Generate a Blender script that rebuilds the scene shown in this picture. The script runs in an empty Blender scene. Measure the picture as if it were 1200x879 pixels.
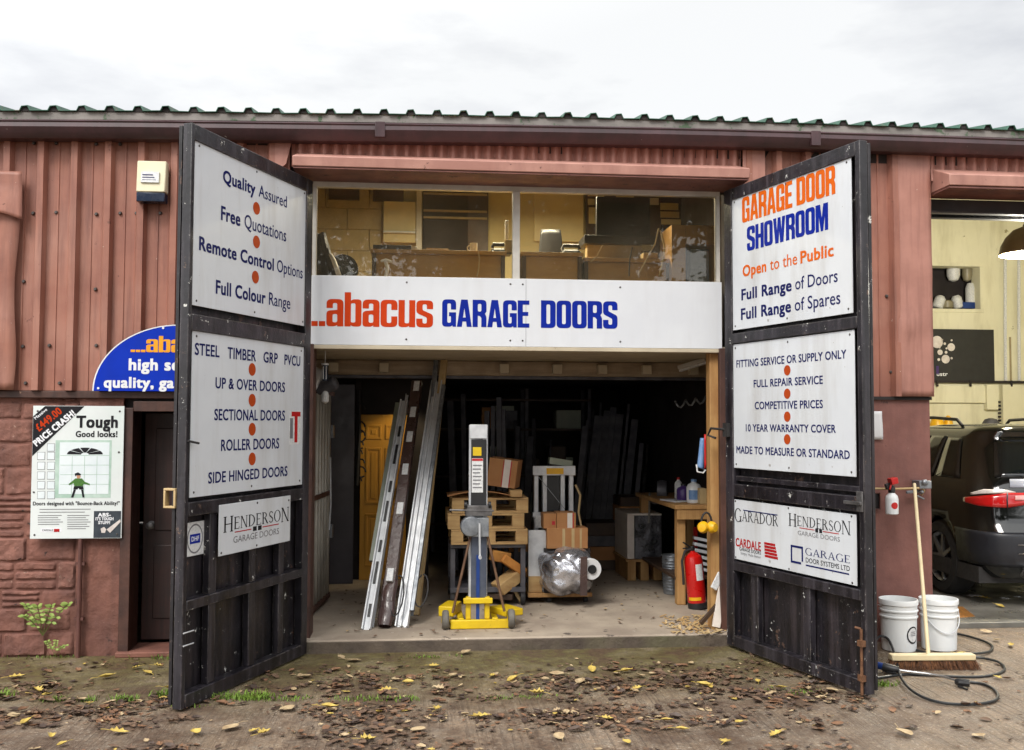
import bpy, bmesh, math, random
from math import sin, cos, pi, radians, sqrt, atan2
from mathutils import Vector, Matrix, noise

random.seed(7)
SC = bpy.context.scene
COL = SC.collection

# ------------------------------------------------------------------ camera
F_PX, YAW, PITCH, ROLL = 1155.74, .0956, .0478, .0033
CAM = Vector((-.7408, -7.0237, 1.6))
_f = Vector((sin(YAW)*cos(PITCH), cos(YAW)*cos(PITCH), sin(PITCH)))
_r = Vector((cos(YAW), -sin(YAW), 0))
_u = _r.cross(_f)
RT = cos(ROLL)*_r + sin(ROLL)*_u
UP = -sin(ROLL)*_r + cos(ROLL)*_u
cd = bpy.data.cameras.new("camera")
cam = bpy.data.objects.new("camera", cd)
COL.objects.link(cam)
cd.sensor_width = 36
cd.lens = F_PX/1200*36
cd.clip_start = .05
cd.clip_end = 2000
cam.matrix_world = Matrix(((RT.x, UP.x, -_f.x, CAM.x), (RT.y, UP.y, -_f.y, CAM.y), (RT.z, UP.z, -_f.z, CAM.z), (0, 0, 0, 1)))
SC.camera = cam

# ------------------------------------------------------------------ light
SUN_EL, SUN_AZ = radians(48), radians(212)      # azimuth clockwise from +Y: sun behind the camera, to the left
sun_dir = Vector((sin(SUN_AZ)*cos(SUN_EL), cos(SUN_AZ)*cos(SUN_EL), sin(SUN_EL)))
world = bpy.data.worlds.new("World")
SC.world = world
world.use_nodes = True
wn = world.node_tree
wn.nodes.clear()
def wnode(t, **k):
    n = wn.nodes.new(t)
    for a, b in k.items(): setattr(n, a, b)
    return n
sky = wnode('ShaderNodeTexSky', sky_type='NISHITA', sun_disc=False, sun_elevation=SUN_EL, sun_rotation=SUN_AZ)
bw = wnode('ShaderNodeRGBToBW')
tc = wnode('ShaderNodeTexCoord')
mp = wnode('ShaderNodeMapping'); mp.inputs['Scale'].default_value = (1.0, 1.0, 3.2)
nz = wnode('ShaderNodeTexNoise'); nz.inputs['Scale'].default_value = 2.1; nz.inputs['Detail'].default_value = 7; nz.inputs['Roughness'].default_value = .55
rp = wnode('ShaderNodeValToRGB')
rp.color_ramp.elements[0].position = .34; rp.color_ramp.elements[0].color = (5.3, 5.35, 5.5, 1)
rp.color_ramp.elements[1].position = .50; rp.color_ramp.elements[1].color = (7.5, 7.5, 7.4, 1)
dt = wnode('ShaderNodeVectorMath', operation='DOT_PRODUCT'); dt.inputs[1].default_value = sun_dir
gl = wnode('ShaderNodeMapRange'); gl.inputs['From Min'].default_value = -.3; gl.inputs['From Max'].default_value = 1.0
gl.inputs['To Min'].default_value = .82; gl.inputs['To Max'].default_value = 2.1
mu = wnode('ShaderNodeMixRGB', blend_type='MULTIPLY'); mu.inputs['Fac'].default_value = 1
mx = wnode('ShaderNodeMixRGB'); mx.inputs['Fac'].default_value = .9
bg = wnode('ShaderNodeBackground'); bg.inputs['Strength'].default_value = .125
ow = wnode('ShaderNodeOutputWorld')
L = wn.links.new
L(tc.outputs['Generated'], mp.inputs['Vector']); L(mp.outputs[0], nz.inputs['Vector']); L(nz.outputs['Fac'], rp.inputs[0])
L(tc.outputs['Generated'], dt.inputs[0]); L(dt.outputs['Value'], gl.inputs['Value'])
L(rp.outputs[0], mu.inputs[1]); L(gl.outputs[0], mu.inputs[2])
L(sky.outputs[0], mx.inputs[1]); L(mu.outputs[0], mx.inputs[2]); L(mx.outputs[0], bg.inputs['Color']); L(bg.outputs[0], ow.inputs['Surface'])

sd = bpy.data.lights.new("sun", 'SUN'); sd.energy = 2.0; sd.angle = radians(20); sd.color = (1, .96, .9)
so = bpy.data.objects.new("sun", sd); COL.objects.link(so)
so.rotation_euler = (-sun_dir).to_track_quat('-Z', 'Y').to_euler()
so.location = (-4, -8, 9)

SC.view_settings.view_transform = 'Standard'
SC.view_settings.look = 'None'
SC.view_settings.exposure = .42
SC.view_settings.gamma = 1
SC.view_settings.use_curve_mapping = False
SC.cycles.max_bounces = 8
SC.cycles.diffuse_bounces = 4
SC.cycles.glossy_bounces = 3
SC.cycles.transparent_max_bounces = 12
SC.cycles.caustics_reflective = False
SC.cycles.caustics_refractive = False

# ------------------------------------------------------------------ pixel <-> world helpers (photo is 1200 x 879)
def ray(px, py): return _f + RT*((px-600)/F_PX) - UP*((py-439.5)/F_PX)
def W(px, py, Y):
    d = ray(px, py); return CAM + d*((Y-CAM.y)/d.y)
def G(px, py, z=0.0):
    d = ray(px, py); return CAM + d*((z-CAM.z)/d.z)
def XP(px, Y, z=1.6):
    """x of the image column px in the plane Y at height z"""
    py = 495
    for _ in range(4):
        p = W(px, py, Y); py -= (z-p.z)*F_PX/(Y-CAM.y)
    return W(px, py, Y).x
class Frame:
    def __init__(s, o, u, n):
        s.o = Vector(o); s.u = Vector(u).normalized(); s.n = Vector(n).normalized(); s.v = Vector((0, 0, 1))
    def at(s, u, v, d=0.0): return s.o + s.u*u + s.v*v + s.n*d
    def uv(s, px, py):
        d = ray(px, py); t = (s.o-CAM).dot(s.n)/d.dot(s.n); p = CAM+d*t-s.o
        return p.dot(s.u), p.dot(s.v)
    def u_at(s, px, v, py):
        for _ in range(5):
            a = s.uv(px, py); b = s.uv(px, py+1)
            py += (v-a[1])/(b[1]-a[1])
        return s.uv(px, py)[0]

# ------------------------------------------------------------------ materials
def S(r, g, b):
    f = lambda c: (c/255/12.92 if c/255 <= .04045 else ((c/255+.055)/1.055)**2.4)
    return (f(r), f(g), f(b), 1)
MATS = {}
def mk(name, c, c2=None, sc=6.0, rough=.6, rough2=None, bump=0.0, bsc=40.0, metal=0.0, spots=None, streak=None, grain=None, spec=.5, c3=None, lo=.35, hi=.65, coat=0.0, trans=0.0):
    """general painted/weathered surface: two-colour noise, optional chips (colour, threshold, scale), vertical streaks, fine grain"""
    m = bpy.data.materials.new(name); m.use_nodes = True
    nt = m.node_tree; b = nt.nodes['Principled BSDF']
    N = nt.nodes.new; K = nt.links.new
    tcn = N('ShaderNodeTexCoord'); co = tcn.outputs['Object']
    def nse(scale, det=5, vec=None, rg=.6):
        n = N('ShaderNodeTexNoise'); n.inputs['Scale'].default_value = scale; n.inputs['Detail'].default_value = det; n.inputs['Roughness'].default_value = rg
        K(vec or co, n.inputs['Vector']); return n.outputs['Fac']
    def ramp(src, p0, p1, a=(0, 0, 0, 1), z=(1, 1, 1, 1)):
        r = N('ShaderNodeValToRGB'); r.color_ramp.elements[0].position = p0; r.color_ramp.elements[1].position = p1
        r.color_ramp.elements[0].color = a; r.color_ramp.elements[1].color = z; K(src, r.inputs[0]); return r.outputs[0]
    def mix(fac, a, z, mode='MIX'):
        x = N('ShaderNodeMixRGB'); x.blend_type = mode
        for s, v in ((x.inputs[0], fac), (x.inputs[1], a), (x.inputs[2], z)):
            if hasattr(v, 'links'): K(v, s)
            elif isinstance(v, (int, float)): s.default_value = v
            else: s.default_value = v
        return x.outputs[0]
    c2 = c2 or tuple(x*.72 for x in c[:3])+(1,)
    col = ramp(nse(sc), lo, hi, c, c2)
    if c3: col = mix(ramp(nse(sc*.37, 4), .5, .72), col, c3)
    if streak:                                        # vertical streaks of a colour: (colour, amount)
        q = N('ShaderNodeMapping'); q.inputs['Scale'].default_value = (streak[2] if len(streak) > 2 else 22, streak[2] if len(streak) > 2 else 22, 1.2); K(co, q.inputs['Vector'])
        col = mix(ramp(nse(1.0, 6, q.outputs[0]), .48, .75, (0, 0, 0, 1), (streak[1],)*3+(1,)), col, streak[0])
    if grain:                                         # wood: stretched bands along an axis: (axis scale, colour, amount)
        q = N('ShaderNodeMapping'); q.inputs['Scale'].default_value = grain[0]; K(co, q.inputs['Vector'])
        col = mix(ramp(nse(1.0, 6, q.outputs[0], .7), .42, .68, (0, 0, 0, 1), (grain[2],)*3+(1,)), col, grain[1])
    if spots:
        for (sc_, th, ss) in spots:
            k = ramp(nse(ss, 6, None, .72), th, th+.025)
            col = mix(k, col, sc_)
    K(col, b.inputs['Base Color'])
    r2 = rough2 if rough2 is not None else min(1, rough+.15)
    K(ramp(nse(sc*1.7, 4), .35, .7, (rough,)*3+(1,), (r2,)*3+(1,)), b.inputs['Roughness'])
    b.inputs['Metallic'].default_value = metal
    b.inputs['Specular IOR Level'].default_value = spec
    b.inputs['Coat Weight'].default_value = coat
    if trans: b.inputs['Transmission Weight'].default_value = trans
    if bump:
        bp = N('ShaderNodeBump'); bp.inputs['Strength'].default_value = 1.0; bp.inputs['Distance'].default_value = bump
        K(nse(bsc, 6, None, .65), bp.inputs['Height']); K(bp.outputs[0], b.inputs['Normal'])
    MATS[name] = m
    return m
def glow(name, c, e):
    m = bpy.data.materials.new(name); m.use_nodes = True; b = m.node_tree.nodes['Principled BSDF']
    b.inputs['Base Color'].default_value = c; b.inputs['Emission Color'].default_value = c; b.inputs['Emission Strength'].default_value = e
    MATS[name] = m; return m
def glassy(name, tint, dirt, dirtcol, gloss=1.0, rough=.01):
    """thin pane: clear with a fresnel reflection and a film of grime"""
    m = bpy.data.materials.new(name); m.use_nodes = True; nt = m.node_tree; nt.nodes.clear(); N = nt.nodes.new; K = nt.links.new
    t = N('ShaderNodeBsdfTransparent'); t.inputs['Color'].default_value = tint
    g = N('ShaderNodeBsdfGlossy'); g.inputs['Roughness'].default_value = rough; g.inputs['Color'].default_value = (gloss,)*3+(1,)
    fr = N('ShaderNodeFresnel'); fr.inputs['IOR'].default_value = 1.45
    m1 = N('ShaderNodeMixShader'); K(fr.outputs[0], m1.inputs[0]); K(t.outputs[0], m1.inputs[1]); K(g.outputs[0], m1.inputs[2])
    d = N('ShaderNodeBsdfDiffuse'); d.inputs['Color'].default_value = dirtcol
    c = N('ShaderNodeTexCoord'); n = N('ShaderNodeTexNoise'); n.inputs['Scale'].default_value = 3; n.inputs['Detail'].default_value = 8; K(c.outputs['Object'], n.inputs['Vector'])
    r = N('ShaderNodeMapRange'); r.inputs['From Min'].default_value = .35; r.inputs['From Max'].default_value = .75; r.inputs['To Min'].default_value = dirt*.3; r.inputs['To Max'].default_value = dirt
    K(n.outputs['Fac'], r.inputs['Value'])
    m2 = N('ShaderNodeMixShader'); K(r.outputs[0], m2.inputs[0]); K(m1.outputs[0], m2.inputs[1]); K(d.outputs[0], m2.inputs[2])
    o = N('ShaderNodeOutputMaterial'); K(m2.outputs[0], o.inputs['Surface'])
    MATS[name] = m; return m

WHITE_CHIP = S(205, 205, 200)
M_clad = mk('painted_cladding', S(160, 107, 89), S(144, 94, 79), 3, .5, bump=.002, bsc=12, streak=(S(104, 66, 58), .75, 16), spots=[(S(196, 172, 160), .685, 24), (S(104, 64, 54), .655, 9)], c3=S(168, 122, 106))
M_clad_pale = mk('faded_pink_steel', S(174, 124, 110), S(158, 110, 97), 4, .5, bump=.001, bsc=10, streak=(S(116, 74, 66), .55), spots=[(S(200, 176, 166), .69, 22)])
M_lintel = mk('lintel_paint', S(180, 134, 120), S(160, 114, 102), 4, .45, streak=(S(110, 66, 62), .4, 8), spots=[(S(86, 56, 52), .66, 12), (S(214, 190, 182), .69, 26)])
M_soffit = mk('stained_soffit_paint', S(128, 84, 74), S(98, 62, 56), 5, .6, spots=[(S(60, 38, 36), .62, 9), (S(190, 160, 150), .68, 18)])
M_gutter = mk('gutter_plastic', S(76, 52, 56), S(60, 42, 46), 5, .3, streak=(S(50, 42, 42), .6), spots=[(S(170, 165, 155), .69, 24)])
M_eave = mk('weathered_eaves_flashing', S(140, 134, 130), S(112, 108, 104), 5, .7, spots=[(S(78, 96, 74), .6, 10), (S(150, 70, 50), .72, 20)], bump=.002, bsc=30)
M_roof = mk('green_roof_sheet', S(52, 96, 78), S(42, 76, 62), 6, .5, spots=[(S(88, 92, 70), .6, 14), (S(150, 150, 140), .74, 30)])
M_stone = mk('painted_stone', S(132, 88, 75), S(104, 68, 59), 4, .75, bump=.010, bsc=24, c3=S(140, 96, 84), spots=[(S(156, 126, 110), .66, 16), (S(58, 40, 36), .635, 8)], streak=(S(66, 46, 40), .55, 10))
M_stone_b = mk('painted_stone_scuffed', S(144, 100, 87), S(112, 75, 66), 7, .8, bump=.012, bsc=32, c3=S(104, 70, 62), spots=[(S(170, 142, 126), .64, 20), (S(66, 48, 42), .62, 10)], streak=(S(72, 52, 46), .5, 12))
M_render = mk('painted_render', S(130, 86, 77), S(110, 71, 64), 4, .6, bump=.003, bsc=22, c3=S(132, 88, 80), spots=[(S(176, 150, 140), .68, 20), (S(72, 48, 44), .65, 9)], streak=(S(76, 50, 46), .4, 10))
M_brown = mk('dark_brown_paint', S(84, 54, 44), S(58, 36, 30), 5, .5, bump=.003, bsc=20, streak=(S(36, 22, 20), .6), spots=[(S(150, 120, 100), .68, 22)])
M_door = mk('dark_stained_door', S(66, 36, 30), S(38, 20, 18), 3, .5, grain=((30, 30, 1.2), S(24, 14, 12), .8), spots=[(S(120, 90, 78), .74, 18)])
M_gate = mk('black_gloss_paint', S(36, 33, 39), S(20, 18, 22), 4, .28, rough2=.55, bump=.003, bsc=24, streak=(S(82, 77, 84), .6, 16), spots=[(S(100, 82, 72), .645, 10), (S(140, 136, 134), .665, 34), (WHITE_CHIP, .645, 14)])
M_gateboard = mk('black_gate_boards', S(30, 27, 32), S(16, 14, 17), 4, .33, rough2=.65, bump=.003, bsc=20, streak=(S(70, 62, 66), .75, 18), spots=[(S(84, 64, 54), .62, 7), (S(130, 126, 124), .665, 36), (WHITE_CHIP, .645, 11)])
M_board = mk('white_sign_panel', S(214, 218, 222), S(206, 210, 215), 2, .3, rough2=.42, streak=(S(178, 176, 172), .55, 8), spots=[(S(150, 146, 140), .68, 14)])
M_fascia = mk('white_fascia_panel', S(214, 217, 221), S(206, 209, 214), 2, .3, rough2=.4, streak=(S(196, 196, 198), .35, 9), spots=[(S(150, 146, 140), .76, 14)])
M_navy = mk('navy_vinyl', S(14, 22, 84), S(18, 26, 88), 8, .6, spec=.15)
M_blue = mk('royal_blue_vinyl', S(4, 36, 146), S(6, 32, 134), 8, .6, spec=.15)
M_orange = mk('orange_vinyl', S(192, 60, 14), S(184, 55, 12), 8, .6, spec=.15)
M_orange_b = mk('bright_orange_vinyl', S(214, 98, 16), S(206, 92, 14), 8, .6, spec=.15)
M_dot = mk('rust_orange_vinyl', S(178, 72, 26), S(166, 64, 22), 8, .6, spec=.15)
M_black = mk('black_print', S(30, 30, 34), S(36, 36, 40), 8, .6, spec=.15)
M_grey = mk('grey_print', S(110, 110, 114), S(122, 122, 126), 8, .45)
M_red = mk('red_print', S(176, 32, 32), S(164, 28, 30), 8, .6, spec=.15)
M_arch = mk('cobalt_sign_panel', S(4, 50, 180), S(4, 44, 166), 3, .5, spec=.15, streak=(S(20, 50, 150), .3, 10))
M_amber = mk('amber_vinyl', S(240, 168, 50), S(232, 158, 44), 8, .6, spec=.15)
M_white = mk('white_vinyl', S(232, 234, 238), S(224, 226, 230), 8, .4)
M_screw = mk('grey_screw', S(110, 108, 106), S(70, 66, 64), 60, .4, metal=.7)
M_poster = mk('poster_print', S(222, 228, 227), S(214, 220, 219), 3, .3, c3=S(206, 222, 216))
M_postergreen = mk('pale_green_print', S(150, 184, 166), S(190, 210, 200), 9, .4)
M_posterdoor = mk('pale_door_print', S(226, 234, 236), S(214, 224, 228), 5, .4)
M_green = mk('green_print', S(70, 120, 40), S(54, 100, 34), 60, .5)
M_skin = mk('skin_print', S(196, 148, 120), S(186, 138, 110), 60, .5)
M_concrete = mk('garage_concrete', S(176, 162, 144), S(144, 130, 116), 2.2, .75, bump=.003, bsc=30, c3=S(156, 144, 130), spots=[(S(92, 82, 74), .62, 5), (S(196, 186, 172), .66, 14), (S(78, 66, 58), .665, 24)])
M_step = mk('damp_step_concrete', S(98, 86, 74), S(70, 60, 52), 4, .7, bump=.010, bsc=24, c3=S(90, 86, 62), spots=[(S(140, 128, 114), .66, 12)])
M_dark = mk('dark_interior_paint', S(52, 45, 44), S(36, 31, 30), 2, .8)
M_cream = mk('cream_soffit_board', S(196, 184, 160), S(176, 164, 142), 3, .7, spots=[(S(110, 98, 80), .66, 6)])
M_office = mk('yellow_cream_wall', S(204, 188, 138), S(194, 178, 128), 2, .7)
M_officebrick = mk('cream_painted_blockwork', S(168, 152, 114), S(150, 136, 102), 6, .75, bump=.004, bsc=14)
M_bay = mk('pale_yellow_bay_wall', S(230, 225, 196), S(222, 217, 186), 1.5, .65, spots=[(S(150, 140, 100), .70, 4)], streak=(S(150, 138, 96), .35, 6))
M_frame = mk('white_window_frame', S(206, 202, 194), S(184, 180, 172), 5, .45, spots=[(S(120, 96, 80), .70, 16)])
M_pine = mk('pine_timber', S(186, 146, 92), S(164, 122, 74), 4, .6, grain=((24, 24, 1.6), S(140, 94, 48), .7), spots=[(S(90, 60, 34), .74, 14)])
M_pine_y = mk('sawn_yellow_timber', S(196, 164, 112), S(172, 138, 92), 4, .65, grain=((2.0, 24, 24), S(148, 104, 58), .6))
M_palebat = mk('pale_batten', S(198, 174, 130), S(184, 158, 112), 5, .6, grain=((30, 30, 2), S(160, 132, 90), .6))
M_desk = mk('oak_laminate_desk', S(184, 140, 72), S(172, 128, 62), 5, .45, grain=((2, 20, 20), S(150, 108, 50), .5))
M_alu = mk('dull_aluminium', S(214, 216, 218), S(186, 188, 192), 8, .38, metal=.25, spots=[(S(90, 90, 92), .70, 18)])
M_galv = mk('galvanised_steel', S(150, 154, 158), S(118, 122, 128), 22, .42, metal=.7)
M_steel = mk('worn_steel', S(124, 122, 122), S(88, 86, 86), 14, .4, metal=.7, spots=[(S(110, 70, 46), .70, 18)])
M_darksteel = mk('dark_grey_steel', S(96, 95, 100), S(70, 69, 75), 7, .5, metal=.3)
M_yellow = mk('yellow_machine_paint', S(222, 190, 24), S(204, 170, 20), 7, .4, spots=[(S(80, 70, 40), .68, 16), (S(140, 130, 110), .72, 30)])
M_rubber = mk('black_rubber', S(34, 33, 34), S(46, 44, 44), 12, .6)
M_greyrub = mk('grey_rubber_tyre', S(112, 108, 100), S(90, 86, 80), 12, .7)
M_plastic_k = mk('black_plastic', S(28, 28, 30), S(36, 36, 38), 10, .35)
M_card = mk('brown_cardboard', S(176, 126, 80), S(164, 114, 70), 6, .75, bump=.001, bsc=30)
M_tape = mk('white_tape_label', S(224, 214, 204), S(210, 200, 190), 9, .4)
M_redtape = mk('red_tape', S(190, 36, 44), S(170, 30, 40), 9, .4)
M_wrapbrown = mk('brown_wrapped_section', S(74, 54, 50), S(58, 42, 40), 5, .22, rough2=.4, bump=.004, bsc=30, coat=.5)
M_pale_sage = mk('sage_grey_panel', S(158, 164, 148), S(140, 148, 134), 4, .5)
M_label = mk('printed_label', S(226, 226, 224), S(196, 198, 200), 60, .4)
M_corr = mk('off_white_corrugated_steel', S(176, 172, 162), S(150, 146, 138), 4, .5, streak=(S(110, 104, 96), .5), spots=[(S(90, 70, 56), .70, 14)])
M_yellowdoor = mk('honey_yellow_door', S(206, 150, 50), S(196, 140, 44), 3, .5)
M_bucket = mk('translucent_white_plastic', S(230, 232, 232), S(220, 224, 226), 4, .35, spots=[(S(170, 160, 150), .70, 8)])
M_bristle = mk('coir_bristle', S(120, 78, 46), S(80, 50, 30), 60, .8)
M_handle = mk('pale_broom_handle', S(218, 202, 164), S(204, 186, 146), 6, .5)
M_hose = mk('black_hose', S(26, 28, 30), S(34, 36, 38), 10, .4)
M_bluegrip = mk('blue_plastic', S(24, 62, 130), S(20, 52, 116), 10, .35)
M_chrome = mk('bright_metal_tube', S(196, 196, 196), S(170, 170, 170), 10, .22, metal=.9)
M_redplastic = mk('red_plastic', S(200, 34, 30), S(184, 28, 26), 10, .3)
M_ext = mk('red_extinguisher_paint', S(196, 22, 18), S(182, 18, 16), 10, .25, coat=.4)
M_cyl = mk('clear_blue_plastic', S(90, 130, 180), S(120, 150, 190), 10, .25)
M_purple = mk('purple_plastic', S(70, 44, 110), S(60, 36, 96), 10, .35)
M_earyellow = mk('yellow_plastic', S(232, 178, 24), S(222, 166, 20), 10, .35)
M_paper = mk('white_paper', S(216, 216, 216), S(204, 204, 206), 5, .8)
M_film = mk('crumpled_clear_film', S(206, 206, 212), S(120, 120, 126), 5, .08, rough2=.18, bump=.02, bsc=5, spec=.9, metal=.75, lo=.42, hi=.6)  # pale and dark grey patches in the colour imitate highlights and reflections
M_alarm = mk('cream_alarm_cover', S(224, 216, 186), S(214, 206, 174), 4, .4)
M_alarmblue = mk('dark_blue_lens', S(26, 40, 64), S(20, 32, 52), 10, .2)
M_post = mk('grey_pipe_paint', S(104, 66, 58), S(84, 52, 46), 6, .5)
M_carpaint = mk('black_green_car_paint', S(10, 12, 11), S(8, 10, 9), 3, .12, rough2=.16, spec=.5, coat=.8)
M_cartrim = mk('dark_bumper_plastic', S(38, 40, 46), S(32, 34, 40), 6, .35)
M_carglass = mk('dark_car_glass', S(14, 17, 18), S(18, 21, 22), 3, .04, rough2=.06, spec=.8)
M_taillight = mk('red_tail_lamp', S(190, 16, 18), S(170, 12, 14), 6, .12, coat=1)
M_clearlamp = mk('clear_lamp_lens', S(222, 214, 208), S(200, 190, 186), 20, .12, coat=1)
M_tyre = mk('tyre_rubber', S(26, 26, 27), S(34, 33, 33), 10, .7)
M_rim = mk('alloy_rim', S(150, 150, 150), S(120, 120, 122), 10, .3, metal=.8)
M_shade = mk('grey_enamel_shade', S(150, 142, 116), S(128, 121, 98), 6, .35)
M_shadein = mk('aged_enamel', S(150, 138, 104), S(140, 128, 96), 6, .4)
M_mat = mk('coir_mat', S(140, 92, 30), S(116, 74, 24), 30, .9, bump=.004, bsc=120)
M_leafy = mk('yellow_leaf', S(200, 176, 92), S(164, 138, 66), 20, .6)
M_leafp = mk('pale_leaf', S(186, 166, 130), S(154, 130, 98), 20, .6)
M_leafb = mk('brown_leaf', S(114, 90, 70), S(86, 66, 52), 20, .7)
M_leafr = mk('rust_leaf', S(134, 98, 70), S(104, 74, 54), 20, .7)
M_leafd = mk('dark_wet_leaf', S(82, 64, 53), S(58, 45, 38), 20, .5)
M_grass = mk('grass_blade', S(112, 138, 44), S(88, 116, 34), 9, .6)
M_weed = mk('weed_leaf', S(150, 168, 84), S(112, 136, 56), 9, .55)
M_stemg = mk('green_stem', S(104, 112, 56), S(90, 96, 46), 9, .6)
M_pane = glassy('grimy_window_glass', (.94, .94, .9, 1), .15, S(150, 140, 120))
M_tube = glow('fluorescent_tube', (1, .86, .58, 1), 6)
M_bulb = glow('lit_bulb', (1, .86, .58, 1), 5)
M_bark = mk('tree_bark', S(92, 78, 64), S(60, 50, 42), 9, .9, bump=.02, bsc=20)
M_tleaf = mk('tree_leaf', S(58, 70, 34), S(40, 52, 24), 4, .6, c3=S(96, 92, 42))

def ground_material():
    m = bpy.data.materials.new('yard_concrete'); m.use_nodes = True; nt = m.node_tree; N = nt.nodes.new; K = nt.links.new
    b = nt.nodes['Principled BSDF']; c = N('ShaderNodeTexCoord').outputs['Object']
    def nse(s, d=6, r=.6, vec=None):
        n = N('ShaderNodeTexNoise'); n.inputs['Scale'].default_value = s; n.inputs['Detail'].default_value = d; n.inputs['Roughness'].default_value = r; K(vec or c, n.inputs['Vector']); return n.outputs['Fac']
    def ramp(src, p0, p1, a=(0, 0, 0, 1), z=(1, 1, 1, 1)):
        r = N('ShaderNodeValToRGB'); r.color_ramp.elements[0].position = p0; r.color_ramp.elements[1].position = p1; r.color_ramp.elements[0].color = a; r.color_ramp.elements[1].color = z; K(src, r.inputs[0]); return r.outputs[0]
    def mix(f, a, z, mode='MIX'):
        x = N('ShaderNodeMixRGB'); x.blend_type = mode
        for s, v in zip(x.inputs, (f, a, z)):
            if hasattr(v, 'links'): K(v, s)
            else: s.default_value = v
        return x.outputs[0]
    def mth(op, a, z):
        x = N('ShaderNodeMath'); x.operation = op
        for s, v in zip(x.inputs, (a, z)):
            if hasattr(v, 'links'): K(v, s)
            else: s.default_value = v
        return x.outputs[0]
    sep = N('ShaderNodeSeparateXYZ'); K(c, sep.inputs[0])
    col = ramp(nse(1.3), .35, .68, S(150, 129, 107), S(104, 88, 73))
    col = mix(ramp(nse(9, 5), .45, .7), col, S(130, 118, 104))
    col = mix(ramp(nse(70, 4, .8), .52, .62), col, S(92, 80, 69)); col = mix(ramp(nse(48, 4, .8), .57, .64), col, S(176, 164, 148))
    # moss and grime towards the building and on the left
    near = N('ShaderNodeMapRange'); near.inputs['From Min'].default_value = -1.5; near.inputs['From Max'].default_value = -.5; K(sep.outputs['Y'], near.inputs['Value'])
    rgt = N('ShaderNodeMapRange'); rgt.inputs['From Min'].default_value = 2.6; rgt.inputs['From Max'].default_value = 1.6; K(sep.outputs['X'], rgt.inputs['Value'])
    nm = mth('MULTIPLY', near.outputs[0], rgt.outputs[0])
    moss = mth('MULTIPLY', mth('MULTIPLY', ramp(nse(2.6), .28, .52), nm), .9)
    col = mix(moss, col, mix(ramp(nse(20), .4, .65), S(116, 110, 58), S(86, 82, 48)))
    dirt = mth('MULTIPLY', ramp(nse(2.6, 9, .75), .45, .6), rgt.outputs[0])
    col = mix(mth('MULTIPLY', dirt, .95), col, mix(ramp(nse(40, 4), .4, .62), S(80, 62, 49), S(104, 82, 64)))
    # ribbed, brushed finish running towards the building
    q = N('ShaderNodeMapping'); q.inputs['Scale'].default_value = (44, 1.1, 1); q.inputs['Rotation'].default_value = (0, 0, .05); K(c, q.inputs['Vector'])
    wv = nse(1.0, 4, .55, q.outputs[0])
    far = mth('SUBTRACT', 1.0, mth('MULTIPLY', nm, .85))
    line = mth('MULTIPLY', mth('MULTIPLY', ramp(wv, .38, .52), -1), 1)
    groove = mth('MULTIPLY', mth('ADD', line, 1), mth('MULTIPLY', far, ramp(nse(2.2), .3, .6)))
    col = mix(mth('MULTIPLY', groove, .42), col, S(72, 60, 50))
    K(col, b.inputs['Base Color'])
    K(ramp(nse(2.0), .35, .65, (.34,)*3+(1,), (.8,)*3+(1,)), b.inputs['Roughness'])
    bp = N('ShaderNodeBump'); bp.inputs['Distance'].default_value = .012; bp.inputs['Strength'].default_value = .9
    h = mth('ADD', mth('MULTIPLY', groove, -.7), mth('ADD', mth('MULTIPLY', nse(60, 6, .75), 1.1), mth('MULTIPLY', nse(5), .6)))
    K(h, bp.inputs['Height']); K(bp.outputs[0], b.inputs['Normal'])
    return m
M_ground = ground_material()

def wear(m, radius, colr, amount):
    """pale rubbed edges, found from the geometry itself"""
    nt = m.node_tree; N = nt.nodes.new; K = nt.links.new; b = nt.nodes['Principled BSDF']; src = b.inputs['Base Color'].links[0].from_socket
    bv = N('ShaderNodeBevel'); bv.samples = 4; bv.inputs['Radius'].default_value = radius
    ge = N('ShaderNodeNewGeometry'); d = N('ShaderNodeVectorMath'); d.operation = 'DOT_PRODUCT'; K(bv.outputs[0], d.inputs[0]); K(ge.outputs['Normal'], d.inputs[1])
    mr = N('ShaderNodeMapRange'); mr.inputs['From Min'].default_value = .99; mr.inputs['From Max'].default_value = .80; K(d.outputs['Value'], mr.inputs['Value'])
    tcn = N('ShaderNodeTexCoord'); nz = N('ShaderNodeTexNoise'); nz.inputs['Scale'].default_value = 9; nz.inputs['Detail'].default_value = 7; nz.inputs['Roughness'].default_value = .7; K(tcn.outputs['Object'], nz.inputs['Vector'])
    r = N('ShaderNodeMapRange'); r.inputs['From Min'].default_value = .46; r.inputs['From Max'].default_value = .60; r.inputs['To Max'].default_value = amount; K(nz.outputs['Fac'], r.inputs['Value'])
    mu = N('ShaderNodeMath'); mu.operation = 'MULTIPLY'; K(mr.outputs[0], mu.inputs[0]); K(r.outputs[0], mu.inputs[1])
    x = N('ShaderNodeMixRGB'); K(mu.outputs[0], x.inputs[0]); K(src, x.inputs[1]); x.inputs[2].default_value = colr; K(x.outputs[0], b.inputs['Base Color'])
wear(M_gate, .010, S(150, 142, 138), .8); wear(M_yellow, .008, S(120, 104, 60), .7); wear(M_lintel, .008, S(206, 176, 166), .6); wear(M_pine_y, .006, S(120, 92, 60), .5)

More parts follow.
